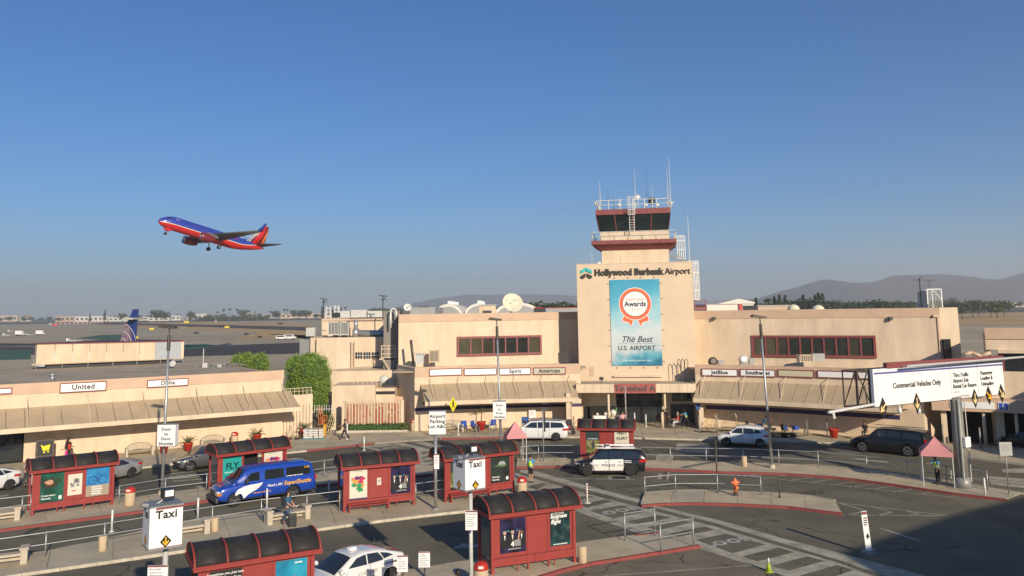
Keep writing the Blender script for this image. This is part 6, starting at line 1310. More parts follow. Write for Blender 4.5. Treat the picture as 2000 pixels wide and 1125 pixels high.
def vehicle(name, label, cat, loc, rz, L, W_, deck, roof, belt, paint_, wheels, wr, zb=.24, tumble=.16, side_win=(), taper=.12, nose_r=.35, rim=RIM, cladding=None, group=None, spokes=5, roof_m=None, doors=(), arch_m=None, wlow=None, flat_rear=False):
    """deck: (x,z) line of bonnet/belt/boot; roof: [(x,z)] greenhouse outline from windscreen foot over the roof to rear foot; side_win: polygons in (x,z)"""
    r = T(name, label, cat, loc, rz, group); hw = W_/2; N = 44; xs = [L*(.5-.5*math.cos(math.pi*i/N))*.35+L*i/N*.65 for i in range(N+1)]
    def halfw(x):
        f = 1; n_ = nose_r
        if x < .9: f = 1-taper*((.9-x)/.9)**2.2
        if x > L-.7: f = 1-(taper*.6 if not flat_rear else .03)*((x-L+.7)/.7)**2.2
        return hw*f
    mb = MB(); rings = []
    for x in xs:
        zt = interp(deck, x); w = halfw(x); zl = zb+ (.10*max(0, 1-x/.5) + .12*max(0, 1-(L-x)/.5))
        h = zt-zl
        ring = [(-w*.90, zl), (-w*.985, zl+h*.14), (-w, zl+h*.42), (-w*.992, zl+h*.62), (-w*.975, zl+h*.82), (-w*.94, zt-.03), (-w*.86, zt), (-w*.4, zt+.025), (0, zt+.035)]
        ring = ring+[(-y, z) for y, z in ring[-2::-1]]; rings.append([(x, y, z) for y, z in ring])
    n = len(rings[0]); v = [p for q in rings for p in q]
    f = [(i*n+j, i*n+j+1, (i+1)*n+j+1, (i+1)*n+j) for i in range(N) for j in range(n-1)]+[((i+1)*n, i*n, i*n+n-1, (i+1)*n+n-1) for i in range(N)][0:]
    f += [tuple(range(n-1, -1, -1)), tuple(range(N*n, N*n+n))]
    # pull the nose and tail faces round in plan
    v2 = []
    for (x, y, z) in v:
        e = (abs(y)/hw)**3
        if x < .5: x += nose_r*e*(1-x/.5)*.9
        if x > L-.4: x -= (.22 if not flat_rear else .05)*e*(1-(L-x)/.4)
        v2.append((x-L/2, y, z))
    mb.add(v2, f)
    body = mb.build('body', paint_, r, smooth=35)
    # wheel arches cut out of the body
    cut = MB()
    for wx in wheels:
        for s in (-1, 1): cut.cyl((wx-L/2, s*(hw-.32), wr), (wx-L/2, s*(hw+.2), wr), wr*1.14, n=26)
    co = cut.build('cutter', SEAM, r)
    for ob_ in (body, co):
        b_ = bmesh.new(); b_.from_mesh(ob_.data); bmesh.ops.remove_doubles(b_, verts=b_.verts, dist=1e-5); bmesh.ops.recalc_face_normals(b_, faces=b_.faces); b_.to_mesh(ob_.data); b_.free()
    bm_ = body.modifiers.new('arch', 'BOOLEAN'); bm_.operation = 'DIFFERENCE'; bm_.object = co; bm_.solver = 'EXACT'
    dg = bpy.context.evaluated_depsgraph_get(); me = bpy.data.meshes.new_from_object(body.evaluated_get(dg)); body.modifiers.clear(); body.data = me; bpy.data.objects.remove(co)
    me.shade_smooth_by_angle(angle=R_(35)) if hasattr(me, 'shade_smooth_by_angle') else None
    for wx in wheels:
        for s in (-1, 1):
            am = MB(); y0, y1 = s*(hw-.45), s*(hw+.012)
            k_ = 18
            for q in range(k_):
                t0, t1 = math.pi*q/k_, math.pi*(q+1)/k_; c = (wx-L/2, wr)
                def P(t, rr, y): return (c[0]+rr*math.cos(t), y, max(zb, c[1]+rr*math.sin(t)))
                if arch_m: am.add([P(t0, wr*1.13, y1), P(t1, wr*1.13, y1), P(t1, wr*1.28, y1), P(t0, wr*1.28, y1)], [(0, 1, 2, 3)] if s < 0 else [(3, 2, 1, 0)])
                am.add([P(t0, wr*1.135, y0), P(t1, wr*1.135, y0), P(t1, wr*1.135, y1), P(t0, wr*1.135, y1)], [(0, 3, 2, 1)])
            am.build('wheel_arch', arch_m or SEAM, r)
            tw = .22; yo = s*(hw-.015)
            tm = MB().lathe([(wr*.60, -tw/2), (wr*.93, -tw/2), (wr, -tw*.36), (wr, tw*.36), (wr*.93, tw/2), (wr*.60, tw/2)], 26)
            M_ = Matrix.Translation((wx-L/2, yo-s*tw/2, wr)) @ Matrix.Rotation(R_(90), 4, 'X')
            wo = tm.xf(M_).build('wheel', TYRE, r, smooth=40)
            rm_ = MB().cyl((wx-L/2, yo-s*.10, wr), (wx-L/2, yo-s*.07, wr), wr*.63, n=22, m=1)
            for k in range(spokes):
                t = 6.283*k/spokes+.3; rm_.bar((wx-L/2, yo-s*.03, wr), (wx-L/2+wr*.62*math.cos(t), yo-s*.03, wr+wr*.62*math.sin(t)), wr*(.9/spokes), .03)
            rm_.cyl((wx-L/2, yo-s*.05, wr), (wx-L/2, yo-s*.01, wr), wr*.14, n=10)
            k_ = 22
            for q in range(k_): t0, t1 = 6.283*q/k_, 6.283*(q+1)/k_; rm_.bar((wx-L/2+wr*.62*math.cos(t0), yo-s*.012, wr+wr*.62*math.sin(t0)), (wx-L/2+wr*.62*math.cos(t1), yo-s*.012, wr+wr*.62*math.sin(t1)), wr*.06, .03)
            rm_.build('rim', [rim, SEAM], wo)
    # greenhouse shell
    gx0, gx1 = roof[0][0], roof[-1][0]; M = 40; ztop = max(z for _, z in roof); gr = []
    wb_ = hw*.93
    def gw(x, z):
        b = interp(belt, x) if isinstance(belt, list) else belt
        return (halfw(x)/hw)*(wb_-tumble*max(0, (z-b))/(ztop-b))
    key = sorted(set([x for x, _ in roof]+[gx0+(gx1-gx0)*i/M for i in range(M+1)]))
    for x in key:
        zt = interp(roof, x); b = interp(belt, x) if isinstance(belt, list) else belt; b -= .06; zt = max(zt, b+.01)
        ze = max(b, zt-.05); q = [(-gw(x, b), b), (-gw(x, ze), ze), (-gw(x, zt)*.93, zt), (-gw(x, zt)*.5, zt+.025), (0, zt+.035)]
        q = q+[(-y, z) for y, z in q[-2::-1]]; gr.append([(x-L/2, y, z) for y, z in q])
    n = len(gr[0]); gm = MB().add([p for q in gr for p in q], [(i*n+j, i*n+j+1, (i+1)*n+j+1, (i+1)*n+j) for i in range(len(gr)-1) for j in range(n-1)]+[tuple(range(n-1, -1, -1)), tuple(range((len(gr)-1)*n, len(gr)*n))])
    gm.build('cabin', roof_m or paint_, r, smooth=35)
    # windscreen and rear window follow the outline
    def screen(xa, za, xb, zb_, nm):
        d = Vector((zb_-za, 0, -(xb-xa))).normalized()*(-.012 if True else 0); 
        up = Vector((-(zb_-za), 0, (xb-xa))); up = up.normalized()*.014
        if up.z < 0: up = -up
        mbs = MB(); k = 8
        for i in range(k):
            def pt(u, t):
                x = lerp(xa, xb, t); z = lerp(za, zb_, t); y = (2*u-1)*(gw(x, z)*.93-.03); zz = z+.035*(1-(2*u-1)**2); return Vector((x-L/2, y, zz))+up
            mbs.add([pt(i/k, .04), pt((i+1)/k, .04), pt((i+1)/k, .94), pt(i/k, .94)], [(0, 1, 2, 3)])
        mbs.build(nm, CGL, r, smooth=True)
    screen(roof[0][0], roof[0][1], roof[1][0], roof[1][1], 'windscreen'); 
    screen(roof[-1][0], roof[-1][1], roof[-2][0], roof[-2][1], 'rear_window')
    for poly in side_win:
        for s in (-1, 1):
            pp = [Vector((x-L/2, s*(gw(x, z)+.010), z)) for x, z in poly]; m_ = MB().add(pp, [tuple(range(len(pp))) if s > 0 else tuple(range(len(pp)-1, -1, -1))]); m_.build('side_window', CGL, r)
    def on(x, f): # point on the body side at station x and height fraction f
        zt = interp(deck, x); zl = zb; h = zt-zl; w = halfw(x); P = [(0, .90), (.14, .985), (.42, 1), (.62, .992), (.82, .975), (1, .93)]; return w*interp(P, f)+.006, zl+h*f
    for x in doors:
        for s in (-1, 1):
            mbd = MB(); 
            for f0, f1 in zip((.12, .3, .5, .7, .85), (.3, .5, .7, .85, .97)):
                (y0, z0), (y1, z1) = on(x, f0), on(x, f1); mbd.add([(x-L/2-.009, s*y0, z0), (x-L/2+.009, s*y0, z0), (x-L/2+.009, s*y1, z1), (x-L/2-.009, s*y1, z1)], [(0, 1, 2, 3) if s < 0 else (3, 2, 1, 0)])
            mbd.build('door_gap', SEAM, r)
    for x in doors[1:]:
        for s in (-1, 1): y, z = on(x-.18, .80); MB().box(x-.28-L/2, x-.10-L/2, s*y, s*(y+.03), z-.015, z+.02).build('door_handle', paint_ if paint_ is not SEAM else CHROME, r)
    xm = roof[0][0]+.25
    for s in (-1, 1):
        y = gw(xm, interp(roof, roof[0][0])+.05); z = (interp(belt, xm) if isinstance(belt, list) else belt)+.08
        MB().lathe([(0, -.11), (.07, -.09), (.10, 0), (.07, .09), (0, .10)], 10).xf(Matrix.Translation((xm-L/2, s*(y+.13), z)) @ Matrix.Rotation(R_(90), 4, 'X')).build('wing_mirror', paint_, r, smooth=True)
    if cladding:
        mbc = MB()
        for s in (-1, 1):
            for a, b in zip(xs[:-1], xs[1:]):
                if any(abs((a+b)/2-wx) < wr*1.15 for wx in wheels): continue
                (ya, za), (yb, zb2) = on(a, cladding), on(b, cladding); (y0, z0), (y1, z1) = on(a, .02), on(b, .02)
                if a < .4 or b > L-.3: continue
                mbc.add([(a-L/2, s*(y0+.01), z0-.02), (b-L/2, s*(y1+.01), z1-.02), (b-L/2, s*(yb+.01), zb2), (a-L/2, s*(ya+.01), za)], [(0, 1, 2, 3) if s < 0 else (3, 2, 1, 0)])
        mbc.build('sill_cladding', CLAD, r)
    r['L'] = L; return r, on, gw
def lamps(r, L, W_, hz_, tz, hs=.30, th=.16, tl=.2, front=True, tail=True, yh=None):
    for s in (-1, 1):
        if front: MB().prism([(-L/2+.07, s*W_*.28), (-L/2+.20, s*W_*.40), (-L/2+.42, s*W_*.468), (-L/2+.75, s*W_*.492), (-L/2+.72, s*W_*.44), (-L/2+.3, s*W_*.3)], hz_, hz_+.13).build('headlight', HEADL, r, bevel=.01)
        if tail: MB().prism([(L/2+.005, s*W_*.32), (L/2-.09, s*W_*.43), (L/2-.24, s*W_*.482), (L/2-.35-tl, s*W_*.496), (L/2-.35-tl, s*W_*.44), (L/2-.2, s*W_*.32)], tz, tz+th).build('tail_light', TAILL, r, bevel=.01)
def carloc(a, b): # ground points under front and rear wheel (near side)
    a = G(*a); b = G(*b); d = (b-a).normalized(); n = Vector((-d.y, d.x, 0)); return a, b, d, n
def place(front, rear, L, wheels, W_):
    a, b, d, n = carloc(front, rear); mid = (a+b)/2; c = mid-d*((wheels[0]+wheels[1])/2-L/2)+n*(W_/2-.1); return (c.x, c.y, .005), math.atan2(d.y, d.x)
WPAINT = mat('white_car_paint', (.72, .72, .70), .25, coat=.9, var=0); SILV = mat('silver_car_paint', (.42, .42, .41), .28, .5, coat=.9, var=0); GPAINT = mat('dark_grey_car_paint', (.12, .12, .125), .28, .5, coat=.9, var=0); KPAINT = mat('black_car_paint', (.010, .011, .014), .25, coat=.45, spec=.4, var=0); VBLUE = mat('shuttle_blue_paint', (.010, .055, .36), .3, coat=.8, var=0)
def std(kind, *a, **k): pass
def suv(label, front, rear, L, W_, h, paint_, wheels, wr, **k):
    loc, rz = place(front, rear, L, wheels, W_); s = h
    deck = [(0, .62*s/1.7+.05), (.12, .50+.30*s/1.7), (.5, .90*s/1.7+.02), (1.15, 1.02*s/1.7), (L*.3, 1.06*s/1.7), (L-.5, 1.10*s/1.7), (L-.05, 1.05*s/1.7), (L, .80*s/1.7)]
    belt = [(0, 1.04*s/1.7), (L, 1.12*s/1.7)]
    roof = k.pop('roof', [(L*.225, 1.04*s/1.7), (L*.37, s*.955), (L*.55, s), (L*.80, s*.97), (L*.93, s*.93), (L-.06, 1.12*s/1.7)])
    zb_ = 1.10*s/1.7+.05; zt_ = s*.90
    sw = k.pop('win', [[(L*.265, zb_), (L*.375, zt_), (L*.475, zt_+.02), (L*.475, zb_)], [(L*.49, zb_), (L*.49, zt_+.02), (L*.66, zt_+.01), (L*.66, zb_)], [(L*.675, zb_), (L*.675, zt_+.01), (L*.85, zt_-.03), (L*.90, zb_+.12), (L*.90, zb_)]])
    tailp = k.pop('tailp', True); r, on, gw = vehicle(k.pop('name', 'suv'), label, k.pop('cat', 'car'), loc, rz, L, W_, deck, roof, belt, paint_, wheels, wr, side_win=sw, doors=(L*.27, L*.485, L*.67), **k)
    lamps(r, L, W_, .62*s/1.7+.05, .88*s/1.7, tail=tailp)
    MB().box(-L/2-.01, -L/2+.05, -W_*.26, W_*.26, .45*s/1.7, .70*s/1.7).build('grille', CLAD, r, bevel=.02); MB().box(L/2-.02, L/2+.012, -.25, .25, .62, .76).build('licence_plate', PLATE, r)
    return r, on, gw
# police SUV
POLW = mat('police_white', (.78, .76, .70), .3, coat=.6, var=0)
r, on, gw = suv('black and white police sport utility with roof light bar reading POLICE', (1145, 930), (1234, 930), 5.0, 2.0, 1.78, KPAINT, (.95, 3.85), .385, rim=RIMD, cladding=.16, arch_m=CLAD, name='police_car', cat='police car')
L = 5.0
for x0, x1 in ((1.32, 2.40), (2.44, 3.40)):
    for s in (-1, 1):
        mbp = MB(); k = 6
        for i in range(k):
            a, b = lerp(x0, x1, i/k), lerp(x0, x1, (i+1)/k)
            for f0, f1 in ((.16, .4), (.4, .62), (.62, .82), (.82, .97)):
                P_ = [(a, f0), (b, f0), (b, f1), (a, f1)]; mbp.add([(x-L/2, s*(on(x, f)[0]+.004), on(x, f)[1]) for x, f in P_], [(0, 1, 2, 3) if s < 0 else (3, 2, 1, 0)])
        mbp.build('white_door_panel', POLW, r)
text('POLICE', .23, BLACK, r, (-.12, -1.018, .72), bold=.02, ext=.002, spacing=1.25)
for x in (-1.0, .72):
    for k in range(3): MB().box(x-.24, x+.24, -1.016, -1.012, .66+k*.05, .68+k*.05).build('stripe', GREY, r)
scribble(r, 1.28, 1.02, .62, 2, .10, SIGNW, -1.0, .05)
MB().box(-1.34, -1.18, -1.012, -1.006, .78, .92).build('door_badge', LGREY, r)
MB().box(-.25, .05, -.62, .62, 1.81, 1.90).build('light_bar', SIGNW, r, bevel=.02); MB().box(-.22, .02, -.6, -.1, 1.84, 1.905).build('light_lens', TAILL, r); MB().box(-.9, 1.7, -.68, -.63, 1.79, 1.84).box(-.9, 1.7, .63, .68, 1.79, 1.84).build('roof_rack', SIGNW, r)
MB().box(-.5, 1.75, -.66, .66, 1.75, 1.79).build('white_roof_panel', POLW, r, bevel=.02)
for s in (-.35, .35): MB().tube([(-2.45, s, .35), (-2.62, s, .5), (-2.60, s, .95), (-2.45, s, 1.0)], .03, 6).build('push_bumper_bar', CLAD, r)
MB().cyl((-2.62, -.45, .6), (-2.62, .45, .6), .03, n=6).cyl((-2.60, -.45, .92), (-2.60, .45, .92), .03, n=6).build('push_bumper_rail', CLAD, r)
# white crossover
r, on, gw = suv('white compact crossover driving by the right wing', (1420, 872), (1484, 875), 4.38, 1.84, 1.66, WPAINT, (.88, 3.53), .35, cladding=.10, roof=[(1.0, 1.02), (1.72, 1.56), (2.5, 1.63), (3.3, 1.58), (3.85, 1.48), (4.28, 1.14)], win=[[(1.28, 1.10), (1.75, 1.47), (2.2, 1.50), (2.2, 1.08)], [(2.26, 1.08), (2.26, 1.50), (3.05, 1.47), (3.1, 1.12)], [(3.15, 1.12), (3.1, 1.46), (3.45, 1.42), (3.65, 1.18)]])
r, on, gw = suv('dark grey crossover parked behind the FLY shelter', (366, 922), (450, 912), 4.50, 1.84, 1.68, GPAINT, (.9, 3.60), .36, cladding=.12)
for k in range(3): MB().lathe([(.001, .03), (.05, .0), (.06, -.02)], 10).xf(Matrix.Translation((-2.16+k*.02, -.55-k*.11, .72)) @ Matrix.Rotation(R_(-90), 4, 'Y')).build('lamp_lens', HEADL, r)
# long black SUV
r, on, gw = suv('long black full size sport utility at the right kerb', (1684, 883), (1774, 892), 5.7, 2.04, 1.90, KPAINT, (1.02, 4.32), .41, tailp=False, cladding=None, taper=.05, nose_r=.2, flat_rear=True, roof=[(1.45, 1.20), (2.1, 1.80), (3, 1.88), (4.6, 1.87), (5.45, 1.78), (5.65, 1.22)],
    win=[[(1.85, 1.30), (2.2, 1.70), (2.85, 1.73), (2.85, 1.29)], [(2.93, 1.29), (2.93, 1.73), (3.85, 1.73), (3.85, 1.29)], [(3.97, 1.29), (3.97, 1.73), (5.2, 1.68), (5.35, 1.29)]], spokes=5)
for s in (-1, 1): MB().box(2.70, 2.83, s*.88, s*.99, .95, 1.35).build('tall_tail_light', TAILL, r)
MB().box(-1.3, 2.3, -.86, -.82, 1.9, 1.95).box(-1.3, 2.3, .82, .86, 1.9, 1.95).build('roof_rail', CHROME, r)
# minivan
r, on, gw = suv('white minivan with dark tinted glass at the kerb left of the entrance', (1015, 862), (1089, 862), 5.1, 1.96, 1.75, WPAINT, (.98, 3.95), .35, taper=.16, nose_r=.4, name='minivan', roof=[(.75, 1.02), (1.75, 1.66), (2.7, 1.73), (4.2, 1.68), (4.75, 1.60), (5.03, 1.15)],
    win=[[(1.25, 1.16), (1.85, 1.56), (2.35, 1.60), (2.35, 1.12)], [(2.42, 1.12), (2.42, 1.60), (3.45, 1.60), (3.45, 1.13)], [(3.53, 1.13), (3.53, 1.59), (4.5, 1.53), (4.72, 1.2), (4.6, 1.15)]], rim=RIMD)
MB().box(-.7, 1.9, -.72, -.68, 1.72, 1.78).box(-.7, 1.9, .68, .72, 1.72, 1.78).build('roof_rail', CLAD, r)
# silver sedan (tail to the right), white hatch at the left edge
def sedan(label, front, rear, paint_, L=4.67, W_=1.81, hatch=False):
    wheels = (.85, 3.65) if not hatch else (.9, 3.55); loc, rz = place(front, rear, L, wheels, W_)
    if not hatch:
        deck = [(0, .55), (.15, .68), (.6, .78), (1.2, .88), (L*.35, .93), (3.6, .97), (4.2, 1.02), (L-.05, 1.03), (L, .75)]; roof = [(1.25, .90), (1.95, 1.36), (2.5, 1.43), (3.0, 1.40), (3.35, 1.32), (4.05, 1.03)]
        win = [[(1.65, 1.0), (2.05, 1.28), (2.5, 1.34), (2.5, .99)], [(2.56, .99), (2.56, 1.34), (3.0, 1.31), (3.45, 1.06), (3.4, 1.0)]]
    else:
        deck = [(0, .55), (.15, .70), (.6, .82), (1.1, .92), (L*.4, .98), (3.8, 1.08), (L-.15, 1.05), (L, .72)]; roof = [(.85, .90), (1.8, 1.42), (2.4, 1.49), (3.0, 1.45), (3.5, 1.34), (4.3, 1.10)]
        win = [[(1.5, 1.05), (1.95, 1.35), (2.4, 1.41), (2.4, 1.03)], [(2.46, 1.03), (2.46, 1.41), (3.0, 1.37), (3.2, 1.12), (3.2, 1.05)], [(3.26, 1.08), (3.1, 1.35), (3.45, 1.27), (3.75, 1.14)]]
    r, on, gw = vehicle('car', label, 'car', loc, rz, L, W_, deck, roof, [(0, .93), (L, 1.02)], paint_, wheels, .335, side_win=win, doors=(1.4, 2.53, 3.4), zb=.2, spokes=7, nose_r=.4)
    lamps(r, L, W_, .58, .82, th=.14); MB().box(L/2-.02, L/2+.012, -.25, .25, .55, .68).build('licence_plate', PLATE, r); return r, on
r, on = sedan('silver sedan with red tail light behind the leftmost shelter', (178, 950), (262, 932), SILV)
MB().box(1.85, 2.3, -.75, .75, 1.06, 1.09).build('boot_spoiler', SILV, r)
r, on = sedan('white hatchback cut off by the left edge of view', (-72, 974), (20, 957), WPAINT, 4.36, 1.82, True)
# taxi
r, on = sedan('white Checker Cab taxi hatchback with roof lamp at the bottom centre', (655, 1173), (760, 1141), WPAINT, 4.48, 1.75, True)
text('CHECKER\nCAB CO.', .20, mat('cab_lettering', (.45, .44, .40), .5), r, (.15, -.895, .62), bold=.01, ext=.002, spacing=1.1)
MB().box(.98, 1.42, -.885, -.87, .74, 1.02).build('blue_square', mat('cab_blue', (.10, .13, .25), .4), r); scribble(r, 1.30, .90, .75, 1, .1, BLACK, -.90, .07)
MB().xprism([(-.22, 1.50), (-.18, 1.62), (.1, 1.62), (.14, 1.50)], -.12, .12).build('roof_sign', SIGNW, r, bevel=.02); MB().cyl((1.0, 0, 1.46), (1.12, 0, 1.68), .012, n=5).build('aerial', BLACK, r)
r, on = sedan('dark car in deep shade under the right hand passage', (1955, 873), (2040, 885), KPAINT, 4.6, 1.8)
# shuttle van
L = 6.0; W_ = 2.03; wh = (1.02, 4.55); loc, rz = place((452, 991), (577, 973), L, wh, W_)
deck = [(0, .80), (.06, 1.02), (.35, 1.14), (1.1, 1.24), (1.3, 1.28), (L*.5, 1.30), (L-.08, 1.30), (L, 1.1)]; roof = [(.85, 1.26), (1.72, 1.98), (2.2, 2.08), (3.2, 2.11), (5.4, 2.08), (5.72, 1.98), (5.95, 1.30)]
zw0, zw1 = 1.34, 1.86
r, on, gw = vehicle('shuttle_van', 'blue shuttle van with white wing and yellow SuperShuttle lettering', 'van', loc, rz, L, W_, deck, roof, 1.28, VBLUE, wh, .385, zb=.33, tumble=.13, taper=.06, nose_r=.15, flat_rear=True,
    side_win=[[(1.55, 1.36), (1.98, 1.80), (2.48, 1.82), (2.48, 1.33)], [(2.78, 1.36), (2.82, 1.88), (3.95, 1.88), (3.98, 1.40), (3.92, 1.34), (2.84, 1.34)], [(4.08, 1.38), (4.12, 1.88), (5.52, 1.86), (5.66, 1.55), (5.60, 1.36), (4.14, 1.34)]], doors=(1.45, 2.62, 4.02), cladding=.10)
Y_ = -1.035
MB().box(-3.06, -2.93, -.98, .98, .34, .62).build('front_bumper', mat('bumper_dark', (.07, .07, .075), .6), r, bevel=.03); MB().box(2.92, 3.05, -.95, .95, .36, .58).build('rear_bumper', CLAD, r, bevel=.03)
MB().box(-3.02, -2.95, -.55, .55, .68, .98).build('grille', CHROME, r, bevel=.02)
for k in range(4): MB().box(-3.035, -3.02, -.5, .5, .70+k*.07, .735+k*.07).build('grille_slot', SEAM, r)
for s in (-1, 1): MB().box(-3.0, -2.80, s*.60, s*.93, .70, .96).build('headlight', HEADL, r, bevel=.03); MB().box(-3.0, -2.74, s*.93, s*.985, .72, .86).build('indicator', AMB, r); MB().box(2.9, 2.99, s*.86, s*1.0, 1.0, 1.3).build('tail_light', TAILL, r)
MB().box(-2.75, -2.35, -.35, .25, 1.155, 1.175).build('bonnet_badge', mat('badge_orange', (.65, .28, .05), .4, var=0), r)
MB().box(-1.45, -1.25, -1.30, -1.14, 1.30, 1.58).build('wing_mirror_box', CLAD, r, bevel=.03)
wing = [(-1.95, .62), (-1.98, .78), (-1.8, .98), (-1.5, 1.10), (-1.1, 1.16), (-.62, 1.18), (-.35, 1.22), (-.42, 1.10), (-.55, .98), (-.72, .86), (-.95, .76), (-1.2, .64), (-1.42, .46), (-1.5, .44), (-1.52, .56), (-1.62, .72), (-1.78, .72)]
MB().xprism(wing, Y_-.004, Y_).build('wing_decal', SIGNW, r)
for k in range(5): MB().bar((-1.45+k*.03, Y_-.006, .62+k*.09), (-.75+k*.09, Y_-.006, .92+k*.055), .003, .012).build('feather_line', PG_, r)
text('SuperShuttle', .33, mat('shuttle_yellow', (.80, .42, .02), .4, var=0), r, (1.78, Y_-.004, 1.0), bold=.022, ext=.002, shear=.2); text('Need a lift?', .20, SIGNW, r, (.38, Y_-.004, .98), bold=.015, ext=.002, shear=.2)
scribble(r, -.35, .66, 1.1, 1, .1, MATS['badge_orange'], Y_-.002, .05); text('1148', .17, MATS['shuttle_yellow'], r, (2.35, -.985, 1.80), bold=.02, ext=.002); scribble(r, 1.7, 1.40, 1.2, 1, .1, SIGNW, -1.008, .045)
# ------------------------------------------------------------------ airliner taking off
BLU = mat('livery_blue', (.035, .055, .36), .35, coat=.5, var=0); LRED = mat('livery_red', (.62, .02, .02), .35, coat=.5, var=0); LOR = mat('livery_orange', (.75, .16, .03), .35, coat=.5, var=0); LW = mat('livery_cream', (.75, .66, .48), .4, var=0); WNG = mat('wing_grey', (.12, .12, .12), .5, var=.1)
pl = T('flying_airliner', 'blue and red airliner climbing away with wheels down in the upper left sky', 'aircraft', (0, 0, 0))
def frad(x):  # nose at 0, tail cone at 32
    if x < 5: return 1.9*(1-(1-x/5)**2.1)**.55
    if x > 21: return max(.12, 1.9*(1-((x-21)/11)**1.6*.93))
    return 1.9
def fcz(x): return (-.45*(1-x/5)**2 if x < 5 else 0)+(.9*((x-21)/11)**1.5 if x > 21 else 0)
mb = MB(); NX, NR = 72, 40; xs = [.02+31.9*(i/NX) if i > 6 else .02+(31.9*6/NX)*(i/6)**1.8 for i in range(NX+1)]
v = [(x, frad(x)*math.cos(t), fcz(x)+frad(x)*math.sin(t)) for x in xs for t in [2*math.pi*j/NR for j in range(NR)]]
def zline(x): return -.35-.35*math.exp(-x/3)+.0*x-.25*math.sin(min(1, x/18)*math.pi) + (2.2*((x-23)/8)**1.6 if x > 23 else 0)
fs, ms = [], []
for i in range(NX):
    for j in range(NR):
        q = (i*NR+j, i*NR+(j+1) % NR, (i+1)*NR+(j+1) % NR, (i+1)*NR+j); c = sum((Vector(v[k]) for k in q), Vector())/4; d = c.z-zline(c.x)
        fs.append(q); ms.append(0 if d > .08 else (1 if c.x < 27.5 or d > -1.3 else 2))
mb.v = v; mb.f = fs; mb.m = ms; mb.f.append(tuple(range(NR))); mb.m.append(0); mb.f.append(tuple(range(NX*NR+NR-1, NX*NR-1, -1))); mb.m.append(1)
mb.build('fuselage', [BLU, LRED, LOR, LW], pl, smooth=True)
def foil(pl_, name, root, tip, cr_, ct, th_r, m, up=Vector((0, 0, 1))):
    root = Vector(root); tip = Vector(tip); P = []
    for b, c in ((root, cr_), (tip, ct)):
        for u, t in ((0, 0), (.12, .55), (.4, .75), (1, 0), (.4, -.45), (.12, -.4)): P.append(b+Vector((c*u, 0, 0))+up*(t*th_r*c))
    return MB().add(P, [(i, (i+1) % 6, 6+(i+1) % 6, 6+i) for i in range(6)]+[tuple(range(5, -1, -1)), tuple(range(6, 12))]).build(name, m, pl_, smooth=30)
for s in (-1, 1):
    mb = MB(); P_ = []
    for i in range(60):
        x = .35+i*.49; z = zline(x)+.08; rr = frad(x); dzc = z-fcz(x)
        if abs(dzc) < rr*.98: P_.append((x, s*(math.sqrt(rr*rr-dzc*dzc)+.02), z))
    for a, b in zip(P_[:-1], P_[1:]): mb.bar(a, b, .05, .17)
    mb.build('cheat_line', LW, pl)
    foil(pl, 'wing', (11.6, s*1.2, -1.0), (19.2, s*16.8, .9), 6.4, 1.5, .11, WNG); foil(pl, 'winglet', (19.4, s*16.8, .9), (20.8, s*17.5, 3.3), 1.5, .6, .08, BLU, up=Vector((0, 1, 0)))
    foil(pl, 'tail_plane', (28.2, s*.5, 1.3), (32.4, s*7.1, 1.9), 3.4, 1.1, .09, WNG)
    pr_ = [(.0, 1.0), (.15, 1.08), (1.2, 1.12), (2.6, 1.0), (3.6, .68)]
    mbn = MB().lathe([(.86, .35), (.95, 0), (1.05, .05), (1.12, .6), (1.14, 1.5), (1.0, 2.8), (.62, 4.0), (.3, 4.2)], 24).xf(Matrix.Translation((10.2, s*4.9, -2.15)) @ Matrix.Rotation(R_(90), 4, 'Y'))
    nac = mbn.build('engine', mat('engine_dark_red', (.20, .02, .02), .4, coat=.3), pl, smooth=50)
    MB().lathe([(1.06, -.02), (.97, -.05), (.86, .1), (.84, .3)], 24).xf(Matrix.Translation((10.2, s*4.9, -2.15)) @ Matrix.Rotation(R_(90), 4, 'Y')).build('intake_lip', CHROME, nac, smooth=True); MB().cyl((10.6, s*4.9, -2.15), (10.65, s*4.9, -2.15), .86, n=20).build('fan_face', DARK, nac)
    MB().box(11.6, 15, s*4.9-.12, s*4.9+.12, -1.6, -.6).build('pylon', WNG, pl)
    for k in (6.5, 9.8): MB().cyl((17.0, s*k, -.75+k*.1), (20.2, s*k, -1.05+k*.1), .22, .05, n=8).build('flap_fairing', LRED, pl)
    MB().cyl((16.6, s*2.9, -.8), (16.9, s*2.9, -3.0), .12, n=8).cyl((16.9, s*2.55, -3.2), (16.9, s*3.25, -3.2), .52, n=18).build('main_gear', TYRE, pl)
    MB().cyl((16.9, s*3.26, -3.2), (16.9, s*3.3, -3.2), .26, n=12).build('wheel_hub', LRED if s > 0 else RIM, pl)
fin = MB(); FP = [(24.2, 1.2), (26.2, 2.2), (30.6, 7.6), (32.6, 7.6), (31.4, 1.2)]
foil(pl, 'fin_front', (25.6, 0, 1.2), (30.5, 0, 7.6), 2.2, .5, .07, BLU, up=Vector((0, 1, 0))); foil(pl, 'fin_middle', (27.5, 0, 1.2), (30.9, 0, 7.55), 3.2, 1.3, .05, LRED, up=Vector((0, 1, 0))); foil(pl, 'fin_rear', (30.5, 0, 1.2), (32.1, 0, 6.9), 1.3, .25, .04, LOR, up=Vector((0, 1, 0)))
MB().xprism([(23.2, 1.7), (26.0, 2.1), (27.5, 3.4), (27.5, 1.5)], -.12, .12).build('dorsal_fin', BLU, pl)
t_ = text('SOUTHWEST', 1.25, LW, pl, (27.75, -.26, 3.2), rot=(math.pi/2, 0, 0), bold=.03, ext=.01, sx=.72); t_.rotation_euler = Euler((math.pi/2, R_(-52), 0))
